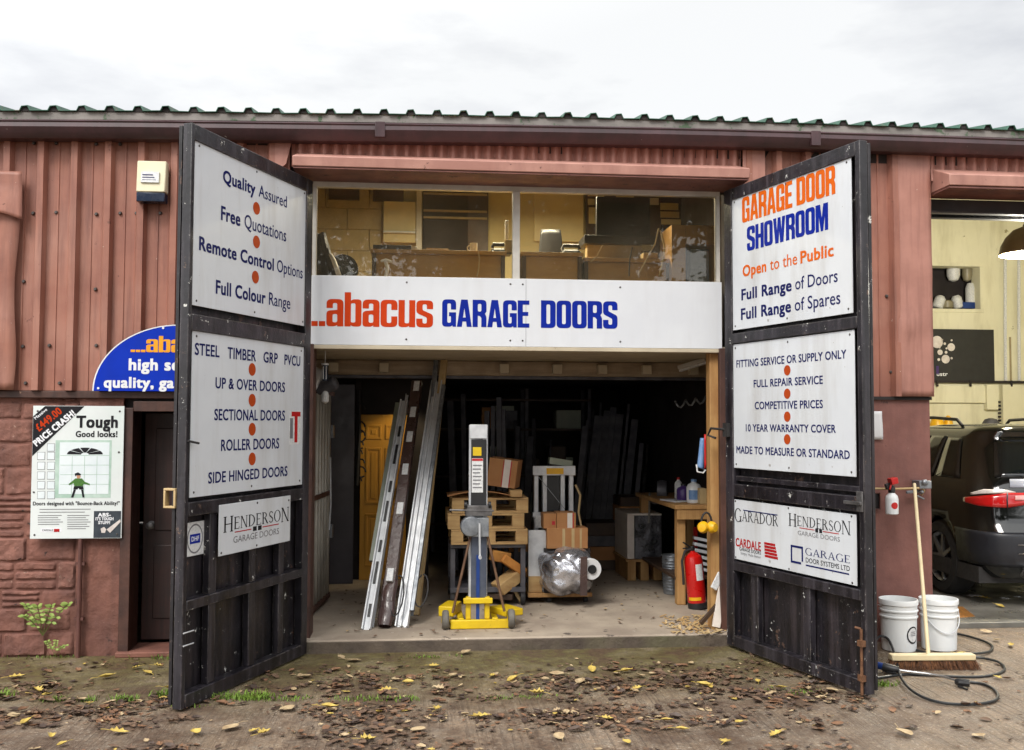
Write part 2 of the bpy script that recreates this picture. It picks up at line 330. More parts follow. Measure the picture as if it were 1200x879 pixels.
# ------------------------------------------------------------------ object helpers
INV = {}
def thing(name, label, cat, loc=(0, 0, 0), group=None):
    o = bpy.data.objects.new(name, None); COL.objects.link(o); o.location = loc; o.empty_display_size = .1
    o['label'] = label; o['category'] = cat
    if group: o['group'] = group
    INV[o] = Vector(loc)
    return o
def tag(o, label, cat, group=None):
    o['label'] = label; o['category'] = cat
    if group: o['group'] = group
    return o
class MB:
    """collects shapes in world coordinates and links them as ONE mesh object"""
    def __init__(s): s.v = []; s.f = []; s.mi = []; s.m = 0
    def add(s, vs, fs):
        o = len(s.v); s.v += [Vector(p) for p in vs]; s.f += [tuple(i+o for i in q) for q in fs]; s.mi += [s.m]*len(fs); return s
    def box(s, lo, hi, rot=None):
        x0, y0, z0 = lo; x1, y1, z1 = hi
        vs = [Vector(p) for p in ((x0, y0, z0), (x1, y0, z0), (x1, y1, z0), (x0, y1, z0), (x0, y0, z1), (x1, y0, z1), (x1, y1, z1), (x0, y1, z1))]
        if rot:
            c = (Vector(lo)+Vector(hi))/2; vs = [c+rot @ (p-c) for p in vs]
        return s.add(vs, [(3, 2, 1, 0), (4, 5, 6, 7), (0, 1, 5, 4), (1, 2, 6, 5), (2, 3, 7, 6), (3, 0, 4, 7)])
    def fbox(s, F, u0, u1, v0, v1, d0, d1):
        vs = [F.at(u, v, d) for d in (d1, d0) for u, v in ((u0, v0), (u1, v0), (u1, v1), (u0, v1))]
        return s.add(vs, [(0, 1, 2, 3), (7, 6, 5, 4), (4, 5, 1, 0), (5, 6, 2, 1), (6, 7, 3, 2), (7, 4, 0, 3)])
    def bar(s, p0, p1, w, t, up=(0, 0, 1), w2=None):
        p0, p1 = Vector(p0), Vector(p1); d = (p1-p0).normalized(); a = d.cross(Vector(up))
        if a.length < 1e-4: a = d.cross(Vector((0, 1, 0)))
        a.normalize(); b = a.cross(d)
        w2 = w if w2 is None else w2
        q = lambda p, w_: [p-a*w_/2-b*t/2, p+a*w_/2-b*t/2, p+a*w_/2+b*t/2, p-a*w_/2+b*t/2]
        return s.add(q(p0, w)+q(p1, w2), [(3, 2, 1, 0), (4, 5, 6, 7), (0, 1, 5, 4), (1, 2, 6, 5), (2, 3, 7, 6), (3, 0, 4, 7)])
    def tube(s, pts, r, n=10, closed=False):
        pts = [Vector(p) for p in pts]; k = len(pts); vs = []; fs = []; a = None
        for i, p in enumerate(pts):
            t = (pts[min(i+1, k-1)]-pts[max(i-1, 0)]).normalized()
            if a is None:
                a = t.cross(Vector((0, 0, 1)))
                if a.length < 1e-3: a = t.cross(Vector((0, 1, 0)))
            else: a = a-t*a.dot(t)
            a.normalize(); b = t.cross(a); rr = r[i] if isinstance(r, (list, tuple)) else r
            vs += [p+(a*cos(2*pi*j/n)+b*sin(2*pi*j/n))*rr for j in range(n)]
        for i in range(k-1):
            for j in range(n): fs.append((i*n+j, i*n+(j+1) % n, (i+1)*n+(j+1) % n, (i+1)*n+j))
        fs.append(tuple(range(n-1, -1, -1))); fs.append(tuple((k-1)*n+j for j in range(n)))
        return s.add(vs, fs)
    def lathe(s, prof, o=(0, 0, 0), ax=(0, 0, 1), n=28, cap=True):
        o = Vector(o); ax = Vector(ax).normalized(); a = ax.cross(Vector((1, 0, 0)))
        if a.length < .1: a = ax.cross(Vector((0, 1, 0)))
        a.normalize(); b = ax.cross(a); vs = []; fs = []
        for (r, h) in prof: vs += [o+ax*h+(a*cos(2*pi*j/n)+b*sin(2*pi*j/n))*max(r, 1e-4) for j in range(n)]
        for i in range(len(prof)-1):
            for j in range(n): fs.append((i*n+j, i*n+(j+1) % n, (i+1)*n+(j+1) % n, (i+1)*n+j))
        if cap: fs.append(tuple(range(n-1, -1, -1))); fs.append(tuple((len(prof)-1)*n+j for j in range(n)))
        return s.add(vs, fs)
    def prism(s, pts, F, d0, d1):
        n = len(pts); vs = [F.at(u, v, d1) for u, v in pts]+[F.at(u, v, d0) for u, v in pts]
        return s.add(vs, [tuple(range(n)), tuple(range(2*n-1, n-1, -1))]+[(i, i+n, (i+1) % n+n, (i+1) % n) for i in range(n)])
    def grid(s, fn, nu, nv):
        vs = [fn(i/nu, j/nv) for j in range(nv+1) for i in range(nu+1)]
        return s.add(vs, [(j*(nu+1)+i, j*(nu+1)+i+1, (j+1)*(nu+1)+i+1, (j+1)*(nu+1)+i) for j in range(nv) for i in range(nu)])
    def build(s, name, mat, parent=None, bevel=0.0, smooth=True, ang=35, solid=0.0, origin=None):
        me = bpy.data.meshes.new(name); o = bpy.data.objects.new(name, me)
        root = parent
        if parent is not None:
            while root.parent is not None: root = root.parent
            off = INV[root]; o.parent = parent
        else:
            if origin is None:
                xs = [p.x for p in s.v]; ys = [p.y for p in s.v]; origin = Vector(((min(xs)+max(xs))/2, (min(ys)+max(ys))/2, min(p.z for p in s.v)))
            off = Vector(origin); o.location = off; INV[o] = off
        me.from_pydata([p-off for p in s.v], [], s.f)
        for m in (mat if isinstance(mat, (list, tuple)) else [mat]): me.materials.append(m)
        for p, i in zip(me.polygons, s.mi): p.material_index = i
        bm = bmesh.new(); bm.from_mesh(me); bmesh.ops.recalc_face_normals(bm, faces=bm.faces[:]); bm.to_mesh(me); bm.free()
        if smooth:
            me.polygons.foreach_set('use_smooth', [True]*len(me.polygons)); me.set_sharp_from_angle(angle=radians(ang))
        me.update()
        COL.objects.link(o)
        if solid:
            k = o.modifiers.new('solid', 'SOLIDIFY'); k.thickness = solid; k.offset = 0
        if bevel:
            k = o.modifiers.new('bevel', 'BEVEL'); k.width = bevel; k.segments = 2; k.limit_method = 'ANGLE'; k.angle_limit = radians(40)
        return o
def one(fn, name, mat, parent=None, **k):
    m = MB(); fn(m); return m.build(name, mat, parent, **k)
def box(name, mat, lo, hi, parent=None, bevel=.003, rot=None): return MB().box(lo, hi, rot).build(name, mat, parent, bevel=bevel)
def rotz(a): return Matrix.Rotation(a, 3, 'Z')
def dup(root, loc, rz=0.0, label=None, group=None):
    r = root.copy(); COL.objects.link(r); r.location = loc; r.rotation_euler = (0, 0, rz)
    if label: r['label'] = label
    if group: r['group'] = group
    for ch in list(root.children):
        c = ch.copy(); COL.objects.link(c); c.parent = r
        for g in list(ch.children):
            d = g.copy(); COL.objects.link(d); d.parent = c
    return r

# ------------------------------------------------------------------ lettering
def curve_mesh(cu):
    o = bpy.data.objects.new('tmp', cu); COL.objects.link(o)
    dg = bpy.context.evaluated_depsgraph_get(); me = o.evaluated_get(dg).to_mesh()
    vs = [v.co.copy() for v in me.vertices]; fs = [tuple(p.vertices) for p in me.polygons]
    o.evaluated_get(dg).to_mesh_clear(); bpy.data.objects.remove(o); bpy.data.curves.remove(cu)
    return vs, fs
_tc = {}
def smear(shape, b):
    vs, fs = shape; n = len(vs)
    if b <= 0: return shape
    V = []; F_ = []
    for i, (dx, dy) in enumerate(((0, 0), (-b, -b*.7), (b, -b*.7), (-b, b*.7), (b, b*.7))):
        V += [Vector((p.x+dx, p.y+dy, .00005*i)) for p in vs]; F_ += [tuple(q+i*n for q in f) for f in fs]
    return V, F_
def font_shape(body, bold):
    k = (body, bold)
    if k not in _tc:
        cu = bpy.data.curves.new('t', 'FONT'); cu.body = body; cu.size = 1; cu.resolution_u = 3; cu.space_character = 1.0+max(0, bold)*2.2
        _tc[k] = smear(curve_mesh(cu), bold)
    return _tc[k]
def rpoly(pts):
    """closed polygon with a radius per corner -> list of points"""
    out = []; n = len(pts)
    for i, p in enumerate(pts):
        r = p[2] if len(p) > 2 else 0; a = Vector(pts[i-1][:2]); b = Vector(p[:2]); c = Vector(pts[(i+1) % n][:2])
        if r <= 0: out.append(b); continue
        d1 = (a-b); d2 = (c-b); r = min(r, d1.length*.49 if not (len(pts[i-1]) > 2 and pts[i-1][2] == 0) else d1.length*.9, d2.length*.49 if len(pts[(i+1) % n]) > 2 else d2.length*.9)
        p0 = b+d1.normalized()*r; p1 = b+d2.normalized()*r
        for k in range(6):
            t = k/5; out.append(p0*(1-t)**2+b*2*t*(1-t)+p1*t*t)
    return out
def rr(x0, y0, x1, y1, r): return [(x0, y0, r), (x1, y0, r), (x1, y1, r), (x0, y1, r)]
R1, R2 = .17, .06
BLOCK = {
 'O': (.5, [rr(0, 0, .5, 1, R1), rr(.17, .13, .33, .87, R2)]),
 'D': (.5, [[(0, 0), (.5, 0, R1), (.5, 1, R1), (0, 1)], rr(.17, .13, .33, .87, R2)]),
 'A': (.53, [[(0, 0), (.16, 0), (.185, .2), (.345, .2), (.37, 0), (.53, 0), (.375, 1), (.155, 1)], [(.2, .33), (.33, .33), (.265, .8)]]),
 'R': (.5, [[(0, 0), (.17, 0), (.17, .42), (.27, .42, .05), (.33, .34), (.33, 0), (.5, 0), (.5, .38, .08), (.43, .49), (.5, .58), (.5, 1, R1), (0, 1)], rr(.17, .56, .33, .87, R2)]),
 'G': (.5, [[(.5, .64), (.5, 1, R1), (0, 1, R1), (0, 0, R1), (.3, 0, .05), (.38, .07), (.40, 0), (.5, 0), (.5, .52), (.26, .52), (.26, .39), (.33, .39), (.33, .13, R2), (.17, .13, R2), (.17, .87, R2), (.33, .87, R2), (.33, .64)]]),
 'E': (.42, [[(0, 0), (.42, 0), (.42, .14), (.17, .14), (.17, .44), (.38, .44), (.38, .57), (.17, .57), (.17, .86), (.42, .86), (.42, 1), (0, 1)]]),
 'S': (.5, [[(.33, .69), (.5, .69), (.5, 1, R1), (0, 1, R1), (0, .54, .1), (.33, .37, .05), (.33, .13, R2), (.17, .13, R2), (.17, .31), (0, .31), (0, 0, R1), (.5, 0, R1), (.5, .46, .1), (.17, .63, .05), (.17, .87, R2), (.33, .87, R2)]]),
 'H': (.5, [[(0, 0), (.17, 0), (.17, .43), (.33, .43), (.33, 0), (.5, 0), (.5, 1), (.33, 1), (.33, .57), (.17, .57), (.17, 1), (0, 1)]]),
 'W': (.7, [[(0, 1), (.16, 1), (.21, .35), (.28, 1), (.42, 1), (.49, .35), (.54, 1), (.7, 1), (.58, 0), (.41, 0), (.35, .6), (.29, 0), (.12, 0)]]),
 'M': (.64, [[(0, 0), (.15, 0), (.15, .7), (.27, 0), (.37, 0), (.49, .7), (.49, 0), (.64, 0), (.64, 1), (.42, 1), (.32, .42), (.22, 1), (0, 1)]]),
 'a': (.5, [[(0, .68), (.17, .68), (.17, .87, R2), (.33, .87, R2), (.33, .6), (0, .56, .12), (0, 0, .14), (.24, 0, .06), (.335, .07), (.335, 0), (.5, 0), (.5, 1, R1), (0, 1, R1)], rr(.165, .13, .335, .46, R2)]),
 'b': (.5, [[(0, 0), (.165, 0), (.165, .07), (.26, 0, .05), (.5, 0, R1), (.5, 1, R1), (.26, 1, .05), (.17, .93), (.17, 1.26), (0, 1.26)], rr(.17, .13, .335, .87, R2)]),
 'c': (.5, [[(.5, .64), (.5, 1, R1), (0, 1, R1), (0, 0, R1), (.5, 0, R1), (.5, .38), (.335, .38), (.335, .13, R2), (.17, .13, R2), (.17, .87, R2), (.335, .87, R2), (.335, .64)]]),
 'u': (.5, [[(0, 1), (0, 0, .16), (.24, 0, .06), (.335, .07), (.335, 0), (.5, 0), (.5, 1), (.335, 1), (.335, .13, .05), (.17, .13, .05), (.17, 1)]]),
 '.': (.17, [[(0, 0), (.17, 0), (.17, .17), (0, .17)]]), ' ': (.16, []),
}
BLOCK['s'] = BLOCK['S']
def block_shape(body):
    cu = bpy.data.curves.new('t', 'CURVE'); cu.dimensions = '2D'; cu.fill_mode = 'BOTH'; x = 0
    for ch in body:
        w, outs = BLOCK[ch]
        for o in outs:
            pts = rpoly(o); sp = cu.splines.new('POLY'); sp.points.add(len(pts)-1); sp.use_cyclic_u = True
            for q, p in zip(sp.points, pts): q.co = (p.x+x, p.y, 0, 1)
        x += w+.06
    return smear(curve_mesh(cu), .013)
# serif capitals drawn from thick and thin strokes, each piece laid at its own height
def _arc(cx, cy, rx, ry, a0, a1, wx, wy, n=14):
    o = []; i_ = []
    for k in range(n+1):
        a = radians(a0+(a1-a0)*k/n); o.append((cx+rx*cos(a), cy+ry*sin(a))); i_.append((cx+(rx-wx)*cos(a), cy+(ry-wy)*sin(a)))
    return [[o[k], o[k+1], i_[k+1], i_[k]] for k in range(n)]
def _st(x, y0=0, y1=1, w=.13): return [[(x, y0), (x+w, y0), (x+w, y1), (x, y1)], [(x-.07, y0), (x+w+.07, y0), (x+w+.07, y0+.045), (x-.07, y0+.045)], [(x-.07, y1-.045), (x+w+.07, y1-.045), (x+w+.07, y1), (x-.07, y1)]]
def _hb(x0, x1, y, t=.055): return [[(x0, y), (x1, y), (x1, y+t), (x0, y+t)]]
SERIF = {
 'H': (.86, _st(.08)+_st(.64)+_hb(.2, .65, .48)),
 'E': (.68, _st(.08)+_hb(.2, .6, 0)+_hb(.2, .5, .48)+_hb(.2, .58, .945)+[[(.55, 0), (.6, 0), (.62, .2), (.58, .2)], [(.54, 1), (.59, 1), (.6, .8), (.56, .8)]]),
 'N': (.86, _st(.08, w=.06)+_st(.68, w=.06)+[[(.06, 1), (.2, 1), (.74, 0), (.64, 0)]]),
 'D': (.84, _st(.08)+_arc(.2, .5, .58, .5, -90, 90, .13, .05)),
 'R': (.78, _st(.08)+_arc(.2, .74, .4, .26, -90, 90, .12, .05)+[[(.3, .5), (.44, .5), (.78, 0), (.62, 0)]]),
 'S': (.6, _arc(.3, .74, .24, .26, 20, 250, .09, .06)+_arc(.3, .26, .26, .26, -160, 70, .1, .06)+[[(.16, .6), (.24, .66), (.46, .42), (.38, .36)]]),
 'O': (.9, _arc(.45, .5, .42, .52, 0, 360, .12, .05, 26)),
 'G': (.86, _arc(.45, .5, .42, .52, 40, 330, .12, .05, 22)+_st(.68, .03, .44, .1)),
 'A': (.84, [[(.08, 0), (.14, 0), (.44, .98), (.38, .98)], [(.38, 1), (.46, 1), (.78, 0), (.63, 0)], [(.24, .3), (.6, .3), (.6, .355), (.24, .355)], [(0, 0), (.22, 0), (.22, .045), (0, .045)], [(.55, 0), (.86, 0), (.86, .045), (.55, .045)]]),
 ' ': (.4, []),
}
def serif_shape(body, first=1.0):
    vs = []; fs = []; x = 0; k = 0
    for j, ch in enumerate(body):
        w, ps = SERIF[ch]; s = first if j == 0 or (first > 1 and j == len(body)-1 and ch == 'N') else 1.0
        for p in ps:
            b = len(vs); k += 1
            vs += [Vector((x+u*s, v*s-(s-1)*.5, .00004*(k % 7))) for u, v in p]; fs.append(tuple(range(b, b+len(p))))
        x += w*s+.05
    return vs, fs
def put(shape, F, u0, u1, v0, vh, d, mat, parent, name='lettering', cap=1.0, slant=0.0):
    """lay a flat letter shape on a frame between u0 and u1 with its baseline at v0 and cap height vh"""
    vs, fs = shape; x0 = min(p.x for p in vs); x1 = max(p.x for p in vs); sx = (u1-u0)/(x1-x0); sy = vh/cap
    m = MB(); m.add([F.at(u0+(p.x-x0)*sx, v0+p.y*sy+(p.x-x0)*sx*slant, d+p.z) for p in vs], fs)
    o = m.build(name, mat, parent, smooth=False)
    return o
CAPH = .729
def capheight():
    vs, _ = font_shape('H', 0.0); return max(p.y for p in vs)-min(p.y for p in vs)
CAPH = capheight()
class Sign:
    """a sign board with lettering placed from image columns and rows"""
    def __init__(s, name, label, cat, F, corners, mat, thick=.006, parent=None, group=None):
        us, vs = zip(*[F.uv(*c) for c in corners]); s.F = F
        s.u0 = (us[0]+us[2])/2; s.u1 = (us[1]+us[3])/2; s.v1 = (vs[0]+vs[1])/2; s.v0 = (vs[2]+vs[3])/2; s.t = thick
        s.o = thing(name, label, cat, F.at((s.u0+s.u1)/2, s.v0), group)
        s.board = MB().fbox(F, s.u0, s.u1, s.v0, s.v1, 0, thick).build('board', mat, s.o, bevel=.0015)
    def span(s, xl, xr, yb, yt):
        u0, v0 = s.F.uv(xl, yb); _, v1 = s.F.uv(xl, yt); return u0, s.F.u_at(xr, v0, yb), v0, v1-v0
    def text(s, body, xl, xr, yb, yt, mat, bold=0.0, v=None, name='lettering'):
        u0, u1, v0, h = s.span(xl, xr, yb, yt)
        if v: v0, h = v; u0 = s.F.u_at(xl, v0, yb); u1 = s.F.u_at(xr, v0, yb)
        put(font_shape(body, bold), s.F, u0, u1, v0, h, s.t+.0012, mat, s.o, name, CAPH+1.4*max(0, bold)); return v0, h
    def block(s, body, xl, xr, yb, yt, mat):
        u0, u1, v0, h = s.span(xl, xr, yb, yt); put(block_shape(body), s.F, u0, u1, v0, h, s.t+.0012, mat, s.o)
    def serif(s, body, xl, xr, yb, yt, mat, first=1.0):
        u0, u1, v0, h = s.span(xl, xr, yb, yt); put(serif_shape(body, first), s.F, u0, u1, v0, h, s.t+.0012, mat, s.o)
    def dot(s, px, py, r, mat):
        u, v = s.F.uv(px, py); m = MB(); m.prism([(u+r*cos(a*pi/12), v+r*sin(a*pi/12)) for a in range(24)], s.F, s.t+.0004, s.t+.0016); m.build('bullet_dot', mat, s.o, smooth=False)
    def rect(s, name, x0, x1, y0, y1, mat, d=.0014, parent=None):
        u0, v1 = s.F.uv(x0, y0); v0 = s.F.uv(x0, y1)[1]; u1 = s.F.u_at(x1, v1, y0)
        return MB().fbox(s.F, u0, u1, v0, v1, s.t, s.t+d).build(name, mat, parent or s.o, smooth=False)
    def screws(s, pts):
        for (a, b) in pts:
            u = s.u0+(s.u1-s.u0)*a; v = s.v0+(s.v1-s.v0)*b
            MB().lathe([(.007, 0), (.007, .002), (.004, .004)], s.F.at(u, v, s.t), s.F.n, 10).build('screw', M_screw, s.o)

def noisy(p, s, a):
    n = noise.noise_vector(p*s); return p+n*a

# ================================================================== setting
g = MB()
def gz(i, j):
    x = -150+300*i; y = -150+300*j
    return Vector((x, y, 0))
xs = [-150, -60, -20, -10]+[-7+.25*i for i in range(57)]+[10, 20, 60, 150]
ys = [-150, -60, -20, -8]+[-6+.2*i for i in range(33)]+[3, 8, 20, 60, 150]
def ground_h(x, y):
    if not (-6.8 < x < 6.8 and -6 < y < .3): return 0.0
    k = min(1, max(0, (-.15-y)/.5))
    return .012*k*noise.noise(Vector((x*1.3, y*1.6, 3)))
g.add([(x, y, ground_h(x, y)-(.02 if y > .3 else 0)) for y in ys for x in xs], [(j*len(xs)+i, j*len(xs)+i+1, (j+1)*len(xs)+i+1, (j+1)*len(xs)+i) for j in range(len(ys)-1) for i in range(len(xs)-1)])
o = g.build('ground', M_ground, origin=(0, 0, 0)); o['kind'] = 'structure'
m = MB(); m.box((-1.9, -.03, -.2), (1.98, 6.2, .088)); o = m.build('garage_floor', M_concrete, bevel=.012, origin=(0, 0, 0)); o['kind'] = 'structure'
m = MB(); m.box((-1.62, -.045, -.2), (1.62, -.0305, .078)); o = m.build('kerb', M_step, bevel=.006, origin=(0, 0, 0)); o['kind'] = 'structure'
M_bayfloor = mk('wet_bay_concrete', S(126, 122, 114), S(92, 90, 84), 2.4, .25, rough2=.6, bump=.002, bsc=30, spots=[(S(160, 156, 146), .68, 8)])
m = MB(); m.box((3.08, .5, -.2), (8.2, 6.1, .022)); o = m.build('bay_floor', M_bayfloor, bevel=.006, origin=(0, 0, 0)); o['kind'] = 'structure'

B = thing('workshop_building', 'long brown metal-clad workshop with a low green roof, grimy upstairs windows and open garage bays', 'building', (0, 0, 0))
BF = Frame((0, 0, 0), (1, 0, 0), (0, -1, 0))

def sheet(name, prof, x0, x1, start, pitch, z0, z1, mat, nz=10, amp=.003, y=0.0, seed=0):
    """profiled steel sheet: prof = [(x offset, depth)] repeated every pitch"""
    xs = []; k = math.floor((x0-start)/pitch)
    while start+k*pitch < x1+.001:
        for (a, d) in prof: xs.append((start+k*pitch+a, d))
        k += 1
    xs = [(x, d) for x, d in xs if x0-.0005 <= x <= x1+.0005]
    m = MB(); n = len(xs); vs = []
    for j in range(nz+1):
        z = z0+(z1-z0)*j/nz
        for (x, d) in xs:
            w = noise.noise(Vector((x*2.3+seed, z*2.1, seed)))*amp+noise.noise(Vector((x*7, z*5, seed+9)))*amp*.4
            vs.append((x+w*.6, y-d-w, z))
    m.add(vs, [(j*n+i, j*n+i+1, (j+1)*n+i+1, (j+1)*n+i) for j in range(nz) for i in range(n-1)])
    return m.build(name, mat, B, ang=20)
TRAP = [(0, .048), (.042, .048), (.058, 0), (.120, 0), (.123, .006), (.134, .006), (.137, 0), (.203, 0)]
SINE = [(.083*i/8, .018+.018*cos(2*pi*i/8)) for i in range(8)]
sheet('wall_cladding', TRAP, -6.2, -1.64, -3.352, .2235, 1.806, 3.68, M_clad, 14, .005)
sheet('wall_cladding', TRAP, 1.63, 2.83, 1.66, .2235, 1.80, 3.68, M_clad, 14, .005, seed=4)
sheet('wall_cladding', SINE, -1.64, 1.63, 0, .083, 3.40, 3.68, M_clad_pale, 5, .006, seed=7)
sheet('wall_cladding', SINE, 3.085, 8.2, 3.1, .083, 3.42, 3.70, M_clad_pale, 5, .014, seed=11)
# flat corner flashing left of the right bay, dented, and its return
m = MB()
m.grid(lambda a, b: Vector((2.80+.275*a, -.040-.012*max(0, noise.noise(Vector((a*2, b*7, 2))))-.02*math.exp(-((b-.28)/.05)**2)*math.exp(-((a-.3)/.3)**2), 1.80+1.88*b)), 8, 40)
m.grid(lambda a, b: Vector((3.075, -.040+.30*a, 1.80+1.88*b)), 2, 10)
m.build('corner_flashing', M_clad_pale, B, solid=.003)
# torn flat flashing at the left edge
m = MB()
def torn(a, b):
    z = 1.806+1.30*b
    return Vector((-3.80+.335*a+.012*sin(b*9), -.056-.008*noise.noise(Vector((a*2, b*5, 1)))-(.02*(b > .97)), z))
m.grid(torn, 6, 24)
m.build('loose_flashing', M_clad, B, solid=.003)
m = MB()
def flap(a, b):
    # a peeled flap of the same sheet, bulging towards the viewer and folded at its lower right corner
    x = -3.80+.355*a-.03*(1-b)*0; z = 3.01+.29*b-.05*a*(1-b)
    bulge = .006+.065*max(0, 1-b*1.5)*(1-.75*a)
    return Vector((x+.02*(1-b)*a, -.062-bulge, z+.03*sin(a*3)*(1-b)))
m.grid(flap, 12, 12)
m.build('peeled_flap', M_clad, B, solid=.003)
# flashings beside the lintel
m = MB(); m.prism([(-1.75, 3.68), (-1.612, 3.68), (-1.672, 3.41), (-1.75, 3.34)], BF, .034, .05); m.build('flashing_strip', M_clad_pale, B)
m = MB(); m.prism([(1.632, 3.68), (1.80, 3.68), (1.80, 3.10), (1.632, 3.10)], BF, .034, .042); m.box((1.70, -.075, 3.61), (1.76, -.043, 3.65)); m.build('flashing_strip', M_clad_pale, B, bevel=.002)

# gutter, eaves flashing and roof
X0, X1 = -6.5, 8.6
prof = [(-.045, 3.700), (-.168, 3.704), (-.176, 3.694), (-.168, 3.684), (-.172, 3.655), (-.155, 3.625), (-.135, 3.600), (-.12, 3.588), (-.03, 3.588), (-.03, 3.61)]
def eave(x):          # the old eaves run slightly downhill to the left
    x = max(-4.2, min(4.2, x)); return .0135*x-.0022*x*x
def sag(x): return .006*noise.noise(Vector((x*.35, 0, 0)))+eave(x)
m = MB(); n = len(prof); st = 40
m.add([(X0+(X1-X0)*i/st, y, z+sag(X0+(X1-X0)*i/st)) for i in range(st+1) for y, z in prof], [(i*n+k, i*n+k+1, (i+1)*n+k+1, (i+1)*n+k) for i in range(st) for k in range(n-1)])
m.build('gutter', M_gutter, B, ang=25)
for x in (-4.4, -1.05, 2.1, 5.4): box('gutter_joint', M_gutter, (x, -.180, 3.600+eave(x)), (x+.07, -.150, 3.709+eave(x)), B)
m = MB(); m.add([(X0+(X1-X0)*i/st, y, z+eave(X0+(X1-X0)*i/st)) for i in range(st+1) for y, z in ((-.03, 3.712), (-.145, 3.712), (-.145, 3.764), (-.03, 3.764))], [(i*4+k, i*4+k+1, (i+1)*4+k+1, (i+1)*4+k) for i in range(st) for k in range(3)])
m.build('eaves_flashing', M_eave, B)
m = MB()
RP = .1855; sl = math.tan(radians(11)); pr = []
x = X0
while x < X1:
    pr += [(x, 0), (x+.098, 0), (x+.112, .03), (x+.15, .034), (x+.166, 0)]; x += RP
n = len(pr)
ny = 6; rows = [(-.165, 0), (-.15, 0)]+[(9.4*(k/ny), 0) for k in range(1, ny+1)]
vs = []
for (y, _) in rows:
    for k, (x, h) in enumerate(pr): vs.append((x, y+.012*noise.noise(Vector((x*5, y, 0))), 3.766+eave(x)+h+(y+.165)*sl+.006*noise.noise(Vector((x*.9, y, 5)))))
m.add(vs, [(j*n+i, j*n+i+1, (j+1)*n+i+1, (j+1)*n+i) for j in range(len(rows)-1) for i in range(n-1)])
m.build('roof', M_roof, B, solid=.007, ang=20)
m = MB(); n = len(pr); m.add([(x, -.152, 3.7655+eave(x)) for x, h in pr]+[(x, -.152, 3.7662+eave(x)+h*.92) for x, h in pr], [(k, k+1, n+k+1, n+k) for k in range(n-1)]); m.build('rib_closure', M_dark, B, smooth=False)
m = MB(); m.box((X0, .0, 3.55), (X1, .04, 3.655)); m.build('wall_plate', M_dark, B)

# structural walls behind the cladding
m = MB()
m.box((-6.2, .06, 0), (-2.76, .26, 3.66)); m.box((-2.76, .06, 1.69), (-1.86, .26, 3.66)); m.box((-1.86, .06, 0), (-1.56, .26, 3.66))
m.box((-1.56, .06, 3.345), (1.56, .26, 3.72)); m.box((1.56, .06, 0), (3.06, .26, 3.74)); m.box((3.06, .06, 3.42), (8.1, .26, 3.74)); m.box((8.1, .06, 0), (8.4, .26, 3.74))
m.build('front_wall', M_dark, B)
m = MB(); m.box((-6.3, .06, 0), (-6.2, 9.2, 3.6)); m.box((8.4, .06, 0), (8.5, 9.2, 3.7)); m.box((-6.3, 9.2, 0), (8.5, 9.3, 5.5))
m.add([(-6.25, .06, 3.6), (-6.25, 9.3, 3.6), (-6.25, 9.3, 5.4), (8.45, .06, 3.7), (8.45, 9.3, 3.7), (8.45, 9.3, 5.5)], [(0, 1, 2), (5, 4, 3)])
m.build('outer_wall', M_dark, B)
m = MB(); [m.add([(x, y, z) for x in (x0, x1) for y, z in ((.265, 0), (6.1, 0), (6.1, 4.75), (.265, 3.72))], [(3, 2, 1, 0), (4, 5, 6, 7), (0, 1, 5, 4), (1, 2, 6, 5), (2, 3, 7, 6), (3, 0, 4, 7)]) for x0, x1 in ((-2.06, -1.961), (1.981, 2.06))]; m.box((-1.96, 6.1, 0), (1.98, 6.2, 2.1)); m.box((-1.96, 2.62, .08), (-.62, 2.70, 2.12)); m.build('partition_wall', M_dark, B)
# office floor, soffit and the header beam with its blocks
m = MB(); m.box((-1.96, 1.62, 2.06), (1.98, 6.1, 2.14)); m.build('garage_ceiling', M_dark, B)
m = MB(); m.box((-1.96, .13, 2.135), (1.98, 1.62, 2.165)); m.build('soffit', M_cream, B)
m = MB(); m.box((-1.96, .265, 2.17), (1.98, 3.1, 2.23)); m.build('office_floor', M_desk, B)
m = MB(); m.box((-1.95, 1.55, 2.005), (1.97, 1.6, 2.13)); m.build('header_beam', mk('greyed_timber_beam', S(176, 158, 134), S(150, 132, 110), 4, .7, grain=((1.5, 20, 20), S(110, 96, 80), .6)), B, bevel=.003)
for px in (391, 450, 591, 653, 706, 758, 813):
    x = XP(px, 1.5, 2.05); box('beam_block', M_cream, (x-.04, 1.48, 2.025), (x+.04, 1.548, 2.105), B, .004)
m = MB(); m.box((-1.95, 1.56, 1.975), (1.97, 1.6, 2.003)); m.build('door_track', M_darksteel, B, bevel=.003)

